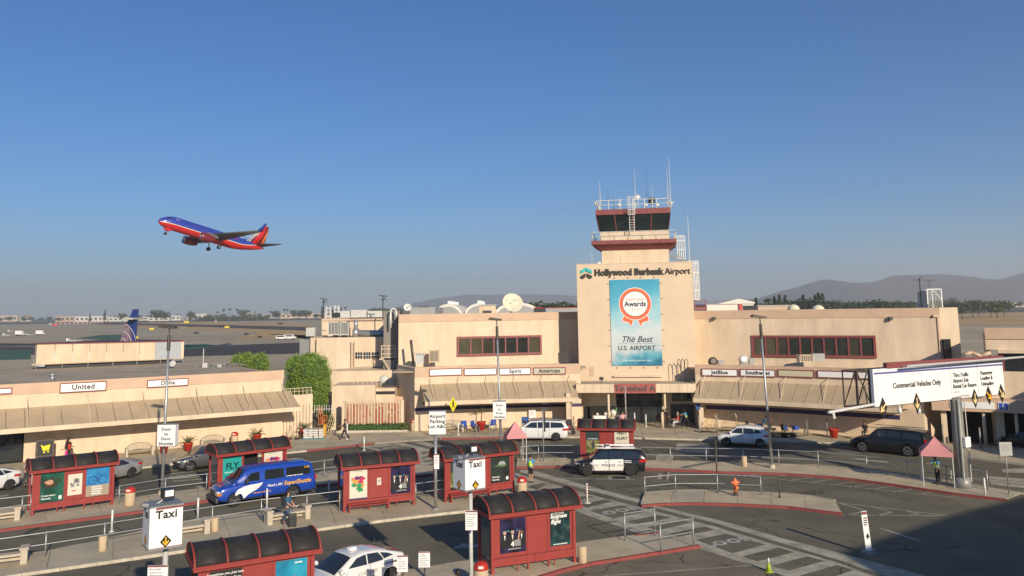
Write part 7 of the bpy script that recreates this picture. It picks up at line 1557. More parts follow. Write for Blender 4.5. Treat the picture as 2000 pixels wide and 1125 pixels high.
MB().cyl((2.9, 0, -1.5), (2.7, 0, -3.1), .1, n=8).cyl((2.7, -.25, -3.2), (2.7, .25, -3.2), .36, n=16).build('nose_gear', TYRE, pl); MB().box(2.2, 3.8, -.5, -.45, -2.3, -1.7).box(2.2, 3.8, .45, .5, -2.3, -1.7).build('gear_door', LRED, pl)
for i in range(30):
    x = 5.6+i*.62
    if i in (0,): continue
    MB().xprism([(x-.1, .42), (x+.1, .42), (x+.1, .72), (x-.1, .72)], -math.sqrt(max(.01, frad(x)**2-.57**2))-.012, -math.sqrt(max(.01, frad(x)**2-.57**2))).build('cabin_window', BLACK, pl)
mb = MB(); yy = -frad(4.4)-.0
for a, b in (((4.0, -.55), (4.0, 1.05)), ((4.85, -.5), (4.85, 1.1)), ((4.0, 1.05), (4.85, 1.1)), ((4.0, -.55), (4.85, -.5))): mb.bar((a[0], -1.86+(.25 if a[1] > .8 else 0), a[1]), (b[0], -1.86+(.25 if b[1] > .8 else 0), b[1]), .06, .06)
mb.build('door_outline', LW, pl); MB().xprism([(1.35, .45), (2.0, 1.02), (2.9, 1.12), (2.9, .72), (1.9, .5)], -1.30, 1.30).build('cockpit_window', BLACK, pl)
psi, tht, rl = R_(48), R_(13.2), R_(1.5)
h_ = Vector((-math.cos(psi)*math.cos(tht), -math.sin(psi)*math.cos(tht), math.sin(tht))); port = Vector((math.sin(psi), -math.cos(psi), 0)); upv = port.cross(h_)*-1
upv = h_.cross(port)*-1 if (h_.cross(port)).z < 0 else h_.cross(port)
port2 = port*math.cos(rl)+upv*math.sin(rl); up2 = upv*math.cos(rl)-port*math.sin(rl)
Mp = Matrix.Identity(4); ax = -h_; ay = -port2
for i in range(3): Mp[i][0] = ax[i]; Mp[i][1] = ay[i]; Mp[i][2] = up2[i]
Mp.translation = A(310, 428, 216); pl.matrix_world = Mp

# ------------------------------------------------------------------ lamp posts and signs on posts
def lamp_post(label, base, top, sign=None, rz=0):
    b = G(*base, .13); t = A(top[0], top[1], b.y); r = T('lamp_post', label, 'lamp post', b, rz, 'tall forecourt lamp posts'); d = t-b; h = d.z
    if rz: d = Matrix.Rotation(-rz, 3, 'Z') @ d
    MB().cyl((0, 0, 0), (0, 0, .25), .22, .2, n=12).build('base_plate', CONC, r)
    MB().cyl((0, 0, .1), d*.9, .105, .07, n=12).build('pole', STEEL, r, smooth=40); MB().cyl(d*.86, d*.955, .12, .10, n=10).cyl(d*.95, d, .04, n=6).build('lamp_collar', DSTEEL, r)
    MB().xprism([(-.55, -.02), (.5, -.12), (.5, .02), (-.4, .16)], -.3, .3).xf(Matrix.Translation(d+Vector((-.1, 0, .05)))).build('lamp_head', DSTEEL, r, bevel=.02)
    return r, b, d
def sign_cabinet(label, x0, y0, x1, y1, Y, lines_, rz=0, dep=.5, wid=None, red=False, size=None, arrow=False, side_txt=None, top=False, lamp=False, name='box_sign'):
    a = A(x0, y1, Y); b = A(x1, y0, Y); w_ = b.x-a.x; h_ = b.z-a.z; r = T(name, label, 'sign', ((a.x+b.x)/2, Y, a.z), rz)
    if wid: w_ = wid; r.location = (a.x+w_/2*math.cos(rz), Y+w_/2*math.sin(rz), a.z)
    MB().box(-w_/2, w_/2, 0, dep, 0, h_).build('cabinet', SIGNW, r, bevel=.012)
    for s in (0, 1): MB().box(-w_/2-.012, w_/2+.012, -.012, dep+.012, s*h_-.02, s*h_+.02).build('cabinet_rim', GREY, r)
    if red: MB().box(-w_*.32, w_/2, -.008, -.001, h_*.93, h_*.985).box(-w_/2, w_/2, -.008, -.001, .015, .035).build('red_band', MAROON, r)
    n = len(lines_); sz = size or h_*.17
    for i, t in enumerate(lines_):
        z = h_*(.78-i*(.22 if n > 3 else .22)) if not arrow else h_*.80
        text(t, sz, BLACK, r, (0, -.006, z), bold=.03, ext=.001, spacing=1.08)
    if side_txt: text(side_txt, sz, BLACK, r, (-w_/2-.006, dep*.5, h_*.80), rot=(math.pi/2, 0, -math.pi/2), bold=.03, ext=.001)
    if arrow:
        for (c, rot) in (((w_*.0, -.004, h_*.16), 0), ((-w_/2-.004, dep*.5, h_*.16), -math.pi/2)):
            e = link('arrow_diamond', MB().xprism([(-.15, 0), (0, -.17), (.15, 0), (0, .17)], -.004, 0).mesh('arrow_diamond', BLACK), r, c, (0, 0, rot)); MB().xprism([(-.02, .11), (.02, .11), (.02, -.02), (.08, .03), (.08, -.02), (0, -.12), (-.08, -.02), (-.08, .03), (-.02, -.02)], -.008, -.004).build('arrow', MATS['shuttle_yellow'], e)
    if lamp:
        MB().box(-w_*.05, w_*.3, dep*.3, dep*.75, h_+.12, h_+.38).build('solar_lamp', DARK, r, bevel=.01); MB().box(0, w_*.26, dep*.28, dep*.3, h_+.2, h_+.36).build('lamp_lens', SIGNW, r); MB().cyl((-w_*.2, dep*.5, h_), (w_*.1, dep*.5, h_+.15), .03, n=6).cyl((-w_*.5, dep*.3, h_+.02), (-w_*.7, dep*.3, h_+.06), .07, n=8).build('bracket', GREY, r)
    return r
def post(label, base, ztop, rad=.05, m=STEEL, z0=.13, name='sign_post', cat='post', lean=(0, 0)):
    b = G(*base, z0) if len(base) == 2 else Vector(base); r = T(name, label, cat, b); MB().cyl((0, 0, 0), (lean[0], lean[1], ztop-b.z), rad, n=10).build('pole', m, r, smooth=40); MB().cyl((0, 0, 0), (0, 0, .06), rad*2, n=10).build('base_plate', m, r); return r
r, b, d = lamp_post('leftmost tall lamp post carrying a Door to Door Shuttles sign', (316, 965), (331, 640)); dtd = b.y
r, b, d = lamp_post('centre tall lamp post in front of the Spirit sign', (980, 905), (970, 625)); dtc = b.y
lamp_post('right hand tall lamp post leaning slightly by the white crossover', (1508, 914), (1484, 620))
dd = ['Door', 'to', 'Door', 'Shuttles']
sign_cabinet('white Door to Door Shuttles box sign on the leftmost lamp post', 306, 829, 343, 872, dtd-.55, dd, size=.26, side_txt=None)
sign_cabinet('white Door to Door Shuttles box sign on the centre lamp post', 963, 784, 988, 819, dtc-.55, dd, size=.22)
c = G(851, 994, .13); post('round steel pole carrying the Airport Parking sign', (851, 994), A(851, 848, c.y).z, .09)
sign_cabinet('white Airport Parking Lot A&C box sign right of the brick screen', 838, 803, 870, 849, c.y-.2, ['Airport', 'Parking', 'Lot A&C'], size=.27, dep=.4)
def plate(label, x0, y0, x1, y1, Y, txts, red=True, off=.06, m=SIGNW, size=.06, name='notice_sign', rz=0):
    a = A(x0, y1, Y); b = A(x1, y0, Y); w_ = b.x-a.x; h_ = b.z-a.z; r = T(name, label, 'sign', ((a.x+b.x)/2, Y-off, a.z), rz); MB().box(-w_/2, w_/2, -.02, .02, 0, h_).build('sign_face', m, r)
    if red: MB().box(-w_/2, w_/2, -.026, -.021, h_*.93, h_).box(-w_/2, w_/2, -.026, -.021, 0, h_*.03).build('red_band', MAROON, r)
    for i, t in enumerate(txts[:2]): text(t, size*1.4, BLACK if m is SIGNW else PG_, r, (-w_*.42, -.024, h_*(.84-i*.12)), align='LEFT', ext=.001)
    scribble(r, 0, h_*(.80-.12*len(txts[:2])), w_*.8, 5, h_*.11, PG_, -.0225, h_*.045)
    return r
plate('small white and red no parking sign on the Airport Parking pole', 848, 886, 858, 916, c.y, [], size=.07, off=.12); 
# taxi signs
for (x0, y0, x1, y1, px, Y, lab) in ((290, 992, 348, 1076, 303, 23.3, 'left'), (909, 897, 948, 960, 917, 30.7, 'right')):
    r = sign_cabinet('%s white Taxi box sign with black and yellow down arrows' % ('nearest left' if lab == 'left' else 'centre'), x0, y0, x1, y1, Y-.2, ['Taxi'], size=.30, dep=.86, wid=.86, red=True, arrow=True, side_txt='Taxi', lamp=True, rz=R_(35))
    p = A(px, y1, Y); p.y = Y+.7; post('pale steel pole under the %s Taxi sign' % ('nearest left' if lab == 'left' else 'centre'), (p.x, Y+.7, .13), p.z, .075, LGREY)
plate('white reminder notice on the centre Taxi sign pole', 909, 998, 932, 1037, 30.7, ['Reminder'], size=.07, off=-.05)
plate('white reminder notice on the left Taxi sign pole', 286, 1105, 327, 1150, 23.3, ['Reminder'], size=.06, off=-.05)
for (x0, y0, x1, y1, lab, t) in ((776, 1084, 797, 1117, 'left of two small white kerbside notices behind the taxi', ['Taxi']), (818, 1076, 840, 1108, 'right of two small white kerbside notices behind the taxi', ['Ticket', 'Parking'])):
    plate(lab, x0, y0, x1, y1, 31, t, size=.055); p = A((x0+x1)/2, y1, 31); post('thin dark post holding the %s' % ('left kerbside notice' if x0 < 800 else 'right kerbside notice'), (p.x, 31.03, .13), p.z+.2, .025, DARK)
# pedestrian warning
p = G(885, 853, .13); post('thin post of the yellow pedestrian warning sign', (885, 853), A(885, 795, p.y).z, .035)
v = T('pedestrian_sign', 'yellow diamond pedestrian warning sign with walking figure', 'sign', A(885, 790, p.y-.06)); s_ = 7.6*p.y/1600
MB().xprism([(-s_, 0), (0, -s_*1.9), (s_, 0), (0, s_*1.9)], -.01, .01).build('sign_face', YEL, v); 
MB().xprism([(-.03, .26), (.06, .26), (.09, .02), (.14, -.3), (.07, -.3), (.02, -.05), (-.07, -.3), (-.13, -.3), (-.05, .0), (-.09, .15)], -.014, -.01).build('walking_figure', BLACK, v); disc(0, .055, (.01, .33), -.014, -.01, BLACK, 'walking_figure', v, 12)
# solar flashing beacon post, right pole sign
p = G(1062, 902, .13); post('thin post with a small solar panel beside the minivan', (1062, 902), A(1063, 800, p.y).z, .045); v = T('solar_panel', 'small tilted solar panel above the minivan', 'solar panel', A(1063, 800, p.y)); MB().box(-.19, .19, -.02, .02, -.12, .18).xf(Matrix.Rotation(R_(-30), 4, 'X')).build('panel', DSTEEL, v); MB().box(-.06, .06, -.06, .06, -1.6, -.15).build('battery_box', DARK, v)
p = G(1971, 966, .13); post('thin leaning post at the right end of the traffic island', (1971, 966), A(1963, 864, p.y).z, .035, m=GREY); plate('grey back notice on the post at the far right', 1952, 863, 1974, 890, p.y, [], red=False, m=mat('notice_grey', (.42, .42, .38), .6), size=.10)
r = post('tall slim pole decorated with twisted tape before the Terminal A doors', (1224, 858), 4.6, .06, m=mat('pole_mottled', (.55, .48, .42), .7, var=.4, vs=6, col2=(.2, .1, .12)), name='tape_pole')
for x, y, z_, lab in ((1262, 834, 1.3, 'short white post right of the shelter by the doors'), (1240, 833, 1.4, 'pale short post behind the red shelter roof'), (678, 858, 1.5, 'cream post left of the walking security guard'), (895, 850, 1.3, 'white kerb post beside the slatted bench left of the wheelchairs'), (1366, 851, 1.8, 'thin post left of the luggage trolleys'), (1402, 850, 2.0, 'thin post in front of the luggage trolleys'), (1577, 850, 1.4, 'thin post beside the blue mobility scooters'), (1843, 866, 1.6, 'grey post in front of the dark passage'), (1916, 876, 1.7, 'grey post at the right hand passage'), (1616, 852, 1.6, 'thin post left of the red planter'), (965, 850, 1.4, 'thin post behind the centre lamp sign'), (930, 850, 1.4, 'thin post left of the tall palm planter'), (956, 851, 1.4, 'thin post right of the tall palm planter')):
    post(lab, (x, y), z_, .035 if 'thin' in lab else .06, m=WM if 'white' in lab or 'cream' in lab or 'pale' in lab else GREY, name='kerb_post')
for x, y, lab in ((218, 1039, 'white delineator post right of the far left shelter'), (386, 1013, 'white delineator post in front of the blue van nose'), (521, 993, 'white delineator post in front of the blue van side'), (642, 975, 'grey delineator post behind the blue van'), (711, 880, 'white delineator post on the lane below the brick screen'), (1925, 972, 'white delineator post at the right end of the island')):
    p = G(x, y); v = T('delineator_post', lab, 'post', p, 0, 'flexible white delineator posts'); MB().cyl((0, 0, .04), (.0, 0, 1.12), .055, n=10).cyl((0, 0, 0), (0, 0, .05), .13, n=12).build('post', WM if 'white' in lab else LGREY, v, smooth=40)
p = G(1147, 983); v = T('striped_post', 'red and white striped post on the crosswalk right of the nearest shelter', 'post', p); MB().cyl((0, 0, .04), (0, 0, 1.12), .06, n=12).box(-.18, .18, -.12, .12, 0, .04).build('post', WM, v, smooth=40)
for k in range(4): MB().cyl((0, 0, .55+k*.15), (0, 0, .6+k*.15), .064, n=12).build('red_ring', REDP, v)

# ------------------------------------------------------------------ overhead road sign
P1 = A(1704, 758, 48.5); P2 = A(1958, 737, 54.3); g1, g2 = tuple(P1[:2]), tuple(P2[:2])
zt_ = (hit(1704, 719, g1, g2)[1]+hit(1957, 706, g1, g2)[1])/2; zb2 = (hit(1707, 798, g1, g2)[1]+hit(1960, 766, g1, g2)[1])/2; GL = (Vector(g2)-Vector(g1)).length
gs = T('overhead_road_sign', 'long white overhead road sign reading Commercial Vehicles Only on a thick post', 'sign', (P1.x, P1.y, 0), ang(g1, g2))
def gh(x, y): return hit(x, y, g1, g2)
cutx = [0, gh(1855, 750)[0], gh(1908, 750)[0], GL]
for a, b in zip(cutx[:-1], cutx[1:]): MB().box(a+.015, b-.015, -.08, .12, zb2, zt_).build('sign_panel', SIGNW, gs)
MB().box(GL*.10, GL, -.10, .16, zt_-.02, zt_+.32).build('red_header', MAROON, gs); MB().box(.1, GL, -.09, -.081, zt_-.30, zt_-.20).build('blue_rule', mat('rule_violet', (.10, .09, .28), .5), gs)
for t, x, y, sz, m in (('Commercial Vehicles Only', 1789, 750, .44, BLACK), ('Thru Traffic', 1874, 732, .34, BLACK), ('Airport Exit', 1874, 743, .34, BLACK), ('Rental Car Return', 1882, 753, .34, BLACK), ('Lot G', 1866, 765, .25, LGREY), ('Covered Parking', 1876, 773, .25, LGREY), ('Passenger', 1924, 728, .34, BLACK), ('Loading &', 1924, 738, .34, BLACK), ('Unloading', 1926, 749, .34, BLACK)):
    s, z = gh(x, y); text(t, sz, m, gs, (s, -.095, z), bold=.02, ext=.002, sx=.92)
for x, y, rot, col in ((1722, 796, 45, 'y'), (1788, 787, 0, 'y'), (1901, 778, 0, 'y'), (1928, 772, -45, 'o'), (1953, 768, -35, 'y')):
    s, z = gh(x, y); e = link('arrow_diamond', MB().xprism([(-.34, 0), (0, -.60), (.34, 0), (0, .60)], -.02, 0).mesh('arrow_diamond', mat('diamond_black', (.03, .025, .02), .5)), gs, (s, -.10, z))
    MB().xprism([(-.05, .32), (.05, .32), (.05, -.12), (.18, .02), (.18, -.12), (0, -.36), (-.18, -.12), (-.18, .02), (-.05, -.12)], -.03, -.021).xf(Matrix.Rotation(R_(rot), 4, 'Y')).build('arrow', MATS['shuttle_yellow'] if col == 'o' else PY_ if False else mat('arrow_cream', (.75, .58, .25), .5), e)
tr_ = MB()
for y in (.3, 1.3):
    for z in (zb2-.05, zt_-.1): tr_.bar((-.9, y, z), (GL, y, z), .09, .09)
n_ = 12
for i in range(n_+1):
    x = -.9+(GL+.9)*i/n_; x2 = -.9+(GL+.9)*min(n_, i+1)/n_
    tr_.bar((x, .3, zb2), (x, .3, zt_-.1), .06, .06).bar((x, 1.3, zb2), (x, 1.3, zt_-.1), .06, .06).bar((x, .3, zb2), (x, 1.3, zb2), .05, .05).bar((x, .3, zt_-.1), (x, 1.3, zt_-.1), .05, .05)
    if i < n_: tr_.bar((x, 1.3, zb2), (x2, 1.3, zt_-.1), .05, .05).bar((x, .3, zb2 if i % 2 else zt_-.1), (x2, .3, zt_-.1 if i % 2 else zb2), .05, .05)
tr_.build('truss', DSTEEL, gs)
MB().cyl((GL*.17, -.75, zt_+.12), (GL+2.1, -.75, zt_+.22), .07, n=8).build('light_rail', LGREY, gs)
for k in range(6): MB().cyl((GL*(.2+.15*k), -.75, zt_+.12), (GL*(.2+.15*k), .3, zt_+.05), .03, n=5).build('rail_bracket', LGREY, gs)
sA, zA = gh(1612, 805); MB().cyl((sA, -.2, zA), (0, -.1, zb2+.15), .08, n=8).cyl((sA+.35, -.2, zA+.05), (sA+.45, -.2, zA-.35), .08, n=8).build('camera_arm', WM, gs)
for x in (1757, 1794): s, z = gh(x, 800); MB().lathe([(0, -.28), (.12, -.2), (.14, -.02), (.05, .12), (.03, .3)], 10).xf(Matrix.Translation((s, 0, z))).build('dome_camera', WM, gs, smooth=40)
pb = G(1881, 952, .13); Ri = Matrix.Rotation(-ang(g1, g2), 3, 'Z'); cpos = Ri @ (A(1867, 784, pb.y+.1)-Vector((P1.x, P1.y, 0))); bl = (Matrix.Rotation(-ang(g1, g2), 3, 'Z') @ (pb-Vector((P1.x, P1.y, 0)))); MB().cyl((bl.x, bl.y, .1), (cpos.x, cpos.y, zb2+.1), .38, .33, n=16).build('column', mat('galvanised_column', (.25, .24, .215), .6, .3, var=.15), gs, smooth=40)
MB().cyl((bl.x, bl.y, .1), (bl.x, bl.y, .75), .5, .46, n=14).build('footing', GREY, gs, smooth=40)
for dx in (-.33, .36): MB().cyl((bl.x+dx, bl.y-.35, .5), (cpos.x+dx*.8, cpos.y-.35, zb2), .035, n=6).build('conduit', LGREY, gs)
mid = bl.lerp(Vector((cpos.x, cpos.y, zb2)), .52); MB().box(mid.x-.22, mid.x+.3, mid.y-.55, mid.y-.38, mid.z-.3, mid.z+.3).build('control_box', SIGNW, gs)

# ------------------------------------------------------------------ railings
def railing(label, px, h=1.08, z0=.13, rails=(1.0, .52), ext0=0, ext1=0):
    P = [G(x, y, z0) for x, y in px]; r = T('railing', label, 'railing', P[0], 0, 'galvanised pipe railings along the islands'); Q = [p-P[0] for p in P]; Q2 = [Vector((q.x, q.y, 0)) for q in Q]; up = Vector((0, 0, 1))
    for i, q in enumerate(Q2): MB().cyl(q, q+up*(h+.06), .035, n=8).build('post', STEEL, r, smooth=50)
    for f in rails:
        mb = MB()
        for a, b in zip(Q2[:-1], Q2[1:]): mb.cyl(a+up*h*f, b+up*h*f, .024, n=7)
        mb.build('rail', STEEL, r)
railing('railing left of the far left shelter', [(-150, 1032), (-60, 1020), (42, 1008), (59, 1006)])
railing('railing between the far left shelter and the FLY shelter', [(232, 986), (322, 970), (403, 960), (418, 958)])
railing('short railing right of the blue van roof', [(606, 935), (633, 931), (664, 927)])
railing('long railing on the middle island at the left', [(-100, 1116), (88, 1087), (203, 1068), (300, 1051)])
railing('railing in front of the blue van', [(355, 1041), (414, 1031), (510, 1016), (599, 1006), (663, 998)])
railing('railing between the two middle shelters', [(812, 982), (866, 974)])
railing('railing between the centre lamp post and the small shelter', [(1018, 902), (1052, 899), (1131, 899)])
railing('long railing along the back of the east island', [(1245, 903), (1310, 905), (1380, 906), (1452, 907), (1522, 910), (1599, 914), (1694, 923), (1773, 934), (1850, 946), (1930, 957)])
railing('railing on the hydrant island', [(1260, 969), (1320, 963), (1402, 963), (1487, 967)])
railing('pair of posts with rail at the tip of the front island, rear one', [(1221, 1056), (1280, 1046)], 1.25)
railing('pair of posts with rail at the tip of the front island, front one', [(1291, 1079), (1355, 1067)], 1.25)
post('single slim post on the hydrant island', (1523, 972), 1.2, .035, m=DSTEEL, name='kerb_post'); post('tall slim post rising behind the hydrant', (1402, 962), 3.3, .045, m=DSTEEL, name='kerb_post')

# ------------------------------------------------------------------ bins, benches, bollards, planters, hydrant, cone
def bin_(label, x, y, z0=.13, s=1.0):
    v = T('litter_bin', label, 'litter bin', G(x, y, z0), 0, 'beige litter bins with red domes'); MB().lathe([(.27*s, 0), (.29*s, .04), (.29*s, .72*s), (.26*s, .76*s)], 20).build('body', BEIGE, v, smooth=40)
    MB().lathe([(.305*s, .76*s), (.305*s, .82*s), (.27*s, .95*s), (.17*s, 1.04*s), (0, 1.07*s)], 20).build('dome', REDP, v, smooth=50); MB().box(-.1*s, .1*s, -.31*s, -.24*s, .84*s, .95*s).build('flap', WM if s > .9 else DARK, v)
bin_('litter bin right of the far left shelter', 253, 987); bin_('litter bin right of the shelter behind the centre Taxi sign', 1020, 966); bin_('nearest litter bin left of the nearest centre shelter', 940, 1150); bin_('litter bin by the downpipe right of the brick screen', 808, 841, s=1.0); bin_('litter bin against the wall behind the FLY shelter', 458, 868)
for x, y, lab in ((200, 1076, 'beige concrete bollard on the middle island at the left'), (419, 1038, 'beige concrete bollard beside the left concrete bench'), (1138, 1099, 'beige round ash urn right of the nearest shelter'), (1454, 911, 'beige concrete bollard on the east island')):
    v = T('concrete_bollard', lab, 'bollard', G(x, y, .13), 0, 'short beige concrete bollards'); MB().lathe([(.17, 0), (.19, .03), (.19, .66), (.15, .70)], 16).build('body', BEIGE, v, smooth=40); MB().lathe([(.14, .701), (.13, .66), (0, .66)], 16).build('hollow_top', CONC, v)
def cbench(label, a, b):
    a = G(*a, .13); b = G(*b, .13); L = (b-a).length; v = T('concrete_bench', label, 'bench', a, ang(a, b), 'plain cast concrete benches')
    for x in (0, L): MB().box(x-.14, x+.14, -.12, .50, 0, .62).box(x-.19, x+.19, -.17, .55, .62, .72).build('end_block', CONC, v, bevel=.02)
    MB().box(.14, L-.14, -.04, .42, .36, .47).build('seat', CONC, v, bevel=.015); MB().box(.14, L-.14, .38, .44, .1, .36).build('back_rail', CONC, v)
cbench('concrete bench cut by the left edge in front of the far left shelter', (-60, 1028), (33, 1016)); cbench('concrete bench cut by the left edge on the middle island', (-50, 1113), (46, 1101)); cbench('concrete bench behind the left Taxi sign', (330, 1053), (404, 1042)); cbench('concrete bench the traveller with the suitcase is passing', (526, 1025), (600, 1013))
BW = mat('weathered_bench', (.36, .32, .24), .8, var=.15, vs=6)
def cobench(label, x, y, rz, w_=1.9):
    v = T('slatted_bench', label, 'bench', G(x, y, .13), rz, 'arched slatted garden benches'); 
    for s in (-1, 1): MB().box(s*w_/2-.09, s*w_/2+.09, -.3, .3, 0, .68).build('end_panel', CONC, v, bevel=.03)
    MB().box(-w_/2, w_/2, -.26, .24, .40, .46).build('seat', BW, v); n_ = 17
    for k in range(n_): u = -1+2*k/(n_-1); MB().box(u*w_*.47-.025, u*w_*.47+.025, .24, .28, .46, .62+.36*math.sqrt(max(0, 1-u*u))).build('back_slat', BW, v)
    P_ = [(w_*.49*math.cos(t), .26, .62+.38*math.sin(t)) for t in [math.pi*i/14 for i in range(15)]]; mb = MB()
    for a, b in zip(P_[:-1], P_[1:]): mb.bar(a, b, .08, .07)
    mb.build('arched_rail', BW, v)
cobench('arched slatted bench behind the silver sedan', 272, 890, ang(WP, WQ)); cobench('arched slatted bench behind the dark grey crossover', 416, 874, ang(WP, WQ)); cobench('arched slatted bench left of the wheelchairs', 884, 843, .12)
POT = mat('red_plant_pot', (.48, .03, .02), .45, var=.1); FROND = mat('palm_frond', (.10, .12, .035), .6, var=.3, vs=6)
def palm(label, x, y, h, n, fl, trunk=.12, seed=1, s=1.0):
    rng = random.Random(seed); v = T('potted_palm', label, 'potted plant', G(x, y, .13)); MB().lathe([(.24*s, 0), (.36*s, .58*s), (.40*s, .60*s), (.40*s, .68*s), (.35*s, .68*s), (.33*s, .6*s), (0, .6*s)], 18).build('pot', POT, v, smooth=40)
    if h > .9: MB().cyl((0, 0, .6*s), (.05, 0, h), .05, .035, n=7).build('trunk', BARK, v)
    for k in range(n):
        t = 6.283*k/n+rng.uniform(-.2, .2); el = rng.uniform(.5, 1.35); mb = MB(); P_ = []; L_ = fl*rng.uniform(.8, 1.1)
        for q in range(6): u = q/5; P_.append(Vector((math.cos(t)*L_*u*math.cos(el*(1-u*.3)), math.sin(t)*L_*u*math.cos(el*(1-u*.3)), max(.6*s, h)+L_*(math.sin(el)*u-.75*u*u*(1-math.sin(el)*.6)))))
        for q in range(5):
            a, b = P_[q], P_[q+1]; mb.bar(a, b, .012, .012); side = (b-a).cross(Vector((0, 0, 1))).normalized()*.22*L_*(1-abs(q/5-.45)); dn = Vector((0, 0, -.07))
            for m_ in range(3):
                c = a.lerp(b, m_/3)
                for sg2 in (-1, 1): mb.add([c, c+(b-a)*.25, c+(b-a)*.5+side*sg2+dn], [(0, 1, 2)])
        mb.build('frond', FROND, v)
palm('palm in a red pot right of the left lamp post sign', 367, 881, .6, 16, .95, seed=2); palm('palm in a red pot hidden behind the left lamp post sign', 320, 886, .6, 10, .7, seed=3, s=.9); palm('palm standing against the left building near its end', 502, 863, .6, 14, .9, seed=4); palm('leaning palm in a red pot beside the pallet of sacks', 594, 852, .6, 15, 1.0, seed=5)
palm('thin tall palm in a big red pot between the wheelchairs', 940, 840, 1.8, 9, .8, seed=6, s=1.15); palm('tall palm in a red pot near the right end of the right wing', 1629, 855, 1.9, 11, .85, seed=7, s=1.1)
v = T('shrub', 'small shrub at the right end of the brick screen', 'shrub', G(788, 842, .13)); rg = random.Random(3); leaf_cloud([((0, 0, .4), (.45, .3, .35))], 260, .12, rg).build('leaves', FROND, v)
v = T('shrub', 'dark shrub behind the stacked orange hand trucks', 'shrub', (G(640, 846)[0], 78.5, .05)); leaf_cloud([((0, 0, 1.2), (.8, .5, .9))], 700, .14, rg).build('leaves', HG, v)
p = G(1437, 968, .13); v = T('fire_hydrant', 'orange fire hydrant on the middle right island', 'fire hydrant', p, R_(15)); HO = mat('hydrant_orange', (.80, .20, .06), .5, var=.1, vs=5)
MB().lathe([(.16, 0), (.16, .05), (.10, .06), (.10, .14), (.15, .15), (.15, .19), (.10, .20)], 14).build('base', DSTEEL, v, smooth=40); MB().lathe([(.10, .18), (.105, .62), (.14, .63), (.14, .68), (.13, .70), (.135, .84), (.10, .93), (.04, .97), (.04, 1.02), (0, 1.03)], 16).build('barrel', HO, v, smooth=40)
MB().cyl((-.22, 0, .76), (.22, 0, .76), .065, n=12).cyl((-.25, 0, .76), (-.21, 0, .76), .08, n=6).cyl((.21, 0, .76), (.25, 0, .76), .08, n=6).cyl((0, -.21, .5), (0, 0, .5), .075, n=12).cyl((0, -.24, .5), (0, -.2, .5), .09, n=6).build('outlet', HO, v)
v = T('traffic_cone', 'lime green traffic cone with white top on the crosswalk edge', 'traffic cone', G(1502, 1117)); MB().cyl((0, 0, .03), (0, 0, .45), .15, .07, n=16).box(-.19, .19, -.19, .19, 0, .035).build('cone', mat('lime_plastic', (.34, .46, .03), .5, var=0), v, smooth=40); MB().cyl((0, 0, .45), (0, 0, .68), .071, .03, n=16).build('white_sleeve', WM, v, smooth=40); v.scale = (.8, .8, .85)
p = G(1698, 1083); v = T('portable_sign', 'leaning white portable sign on a weighted stand at the shadow edge', 'sign', p); MB().box(-.13, .13, -.02, .02, .15, 1.9).xf(Matrix.Rotation(R_(-4), 4, 'Y')).build('sign_face', SIGNW, v); MB().box(-.12, .12, -.03, -.021, 1.75, 1.88).xf(Matrix.Rotation(R_(-4), 4, 'Y')).build('red_band', MAROON, v); scribble(v, -.08, 1.6, .18, 4, .1, BLACK, -.03, .05); MB().xprism([(-.11, .8), (-.03, .66), (.05, .8), (-.03, .94)], -.03, -.022).build('arrow_diamond', BLACK, v)
MB().cyl((-.2, -.1, .06), (-.2, .1, .06), .14, n=12).cyl((.2, -.1, .1), (.2, .1, .1), .14, n=12).box(-.3, .3, -.2, .2, 0, .06).build('weights', GREY, v)
# pop-up canopies
TENT = mat('faded_pink_canvas', (.62, .27, .27), .8, var=.12, vs=2)
def tent(label, c, w_, h, rise, rz):
    v = T('canopy_tent', label, 'canopy', c, rz, 'faded pink pop-up canopies'); q = w_/2
    for sx in (-1, 1):
        for sy in (-1, 1): MB().cyl((sx*q*.96, sy*q*.96, 0), (sx*q*.96, sy*q*.96, h), .025, n=6).build('leg', WM, v)
    C4 = [(-q, -q), (q, -q), (q, q), (-q, q)]; N_ = 5; mb = MB()
    for i in range(4):
        a, b = C4[i], C4[(i+1) % 4]
        def f(u, t): x = lerp(lerp(a[0], b[0], u), 0, t); y = lerp(lerp(a[1], b[1], u), 0, t); sag = .07*math.sin(math.pi*u)*(1-t)+.06*math.sin(math.pi*t); return (x, y, h+rise*t-sag)
        mb.grid(f, N_, N_)
        mb.add([(a[0], a[1], h), (b[0], b[1], h), (b[0]*1.02, b[1]*1.02, h-.24), (a[0]*1.02, a[1]*1.02, h-.24)], [(0, 3, 2, 1)])
    o = mb.build('canopy_cloth', TENT, v); return v
tent('faded pink pop-up canopy in front of the white minivan', G(1007, 902, .13), 1.45, 2.0, .95, R_(10)); tent('faded pink pop-up canopy beside the thick post at the right', G(1832, 946, .13), 1.75, 2.05, .85, R_(-22))
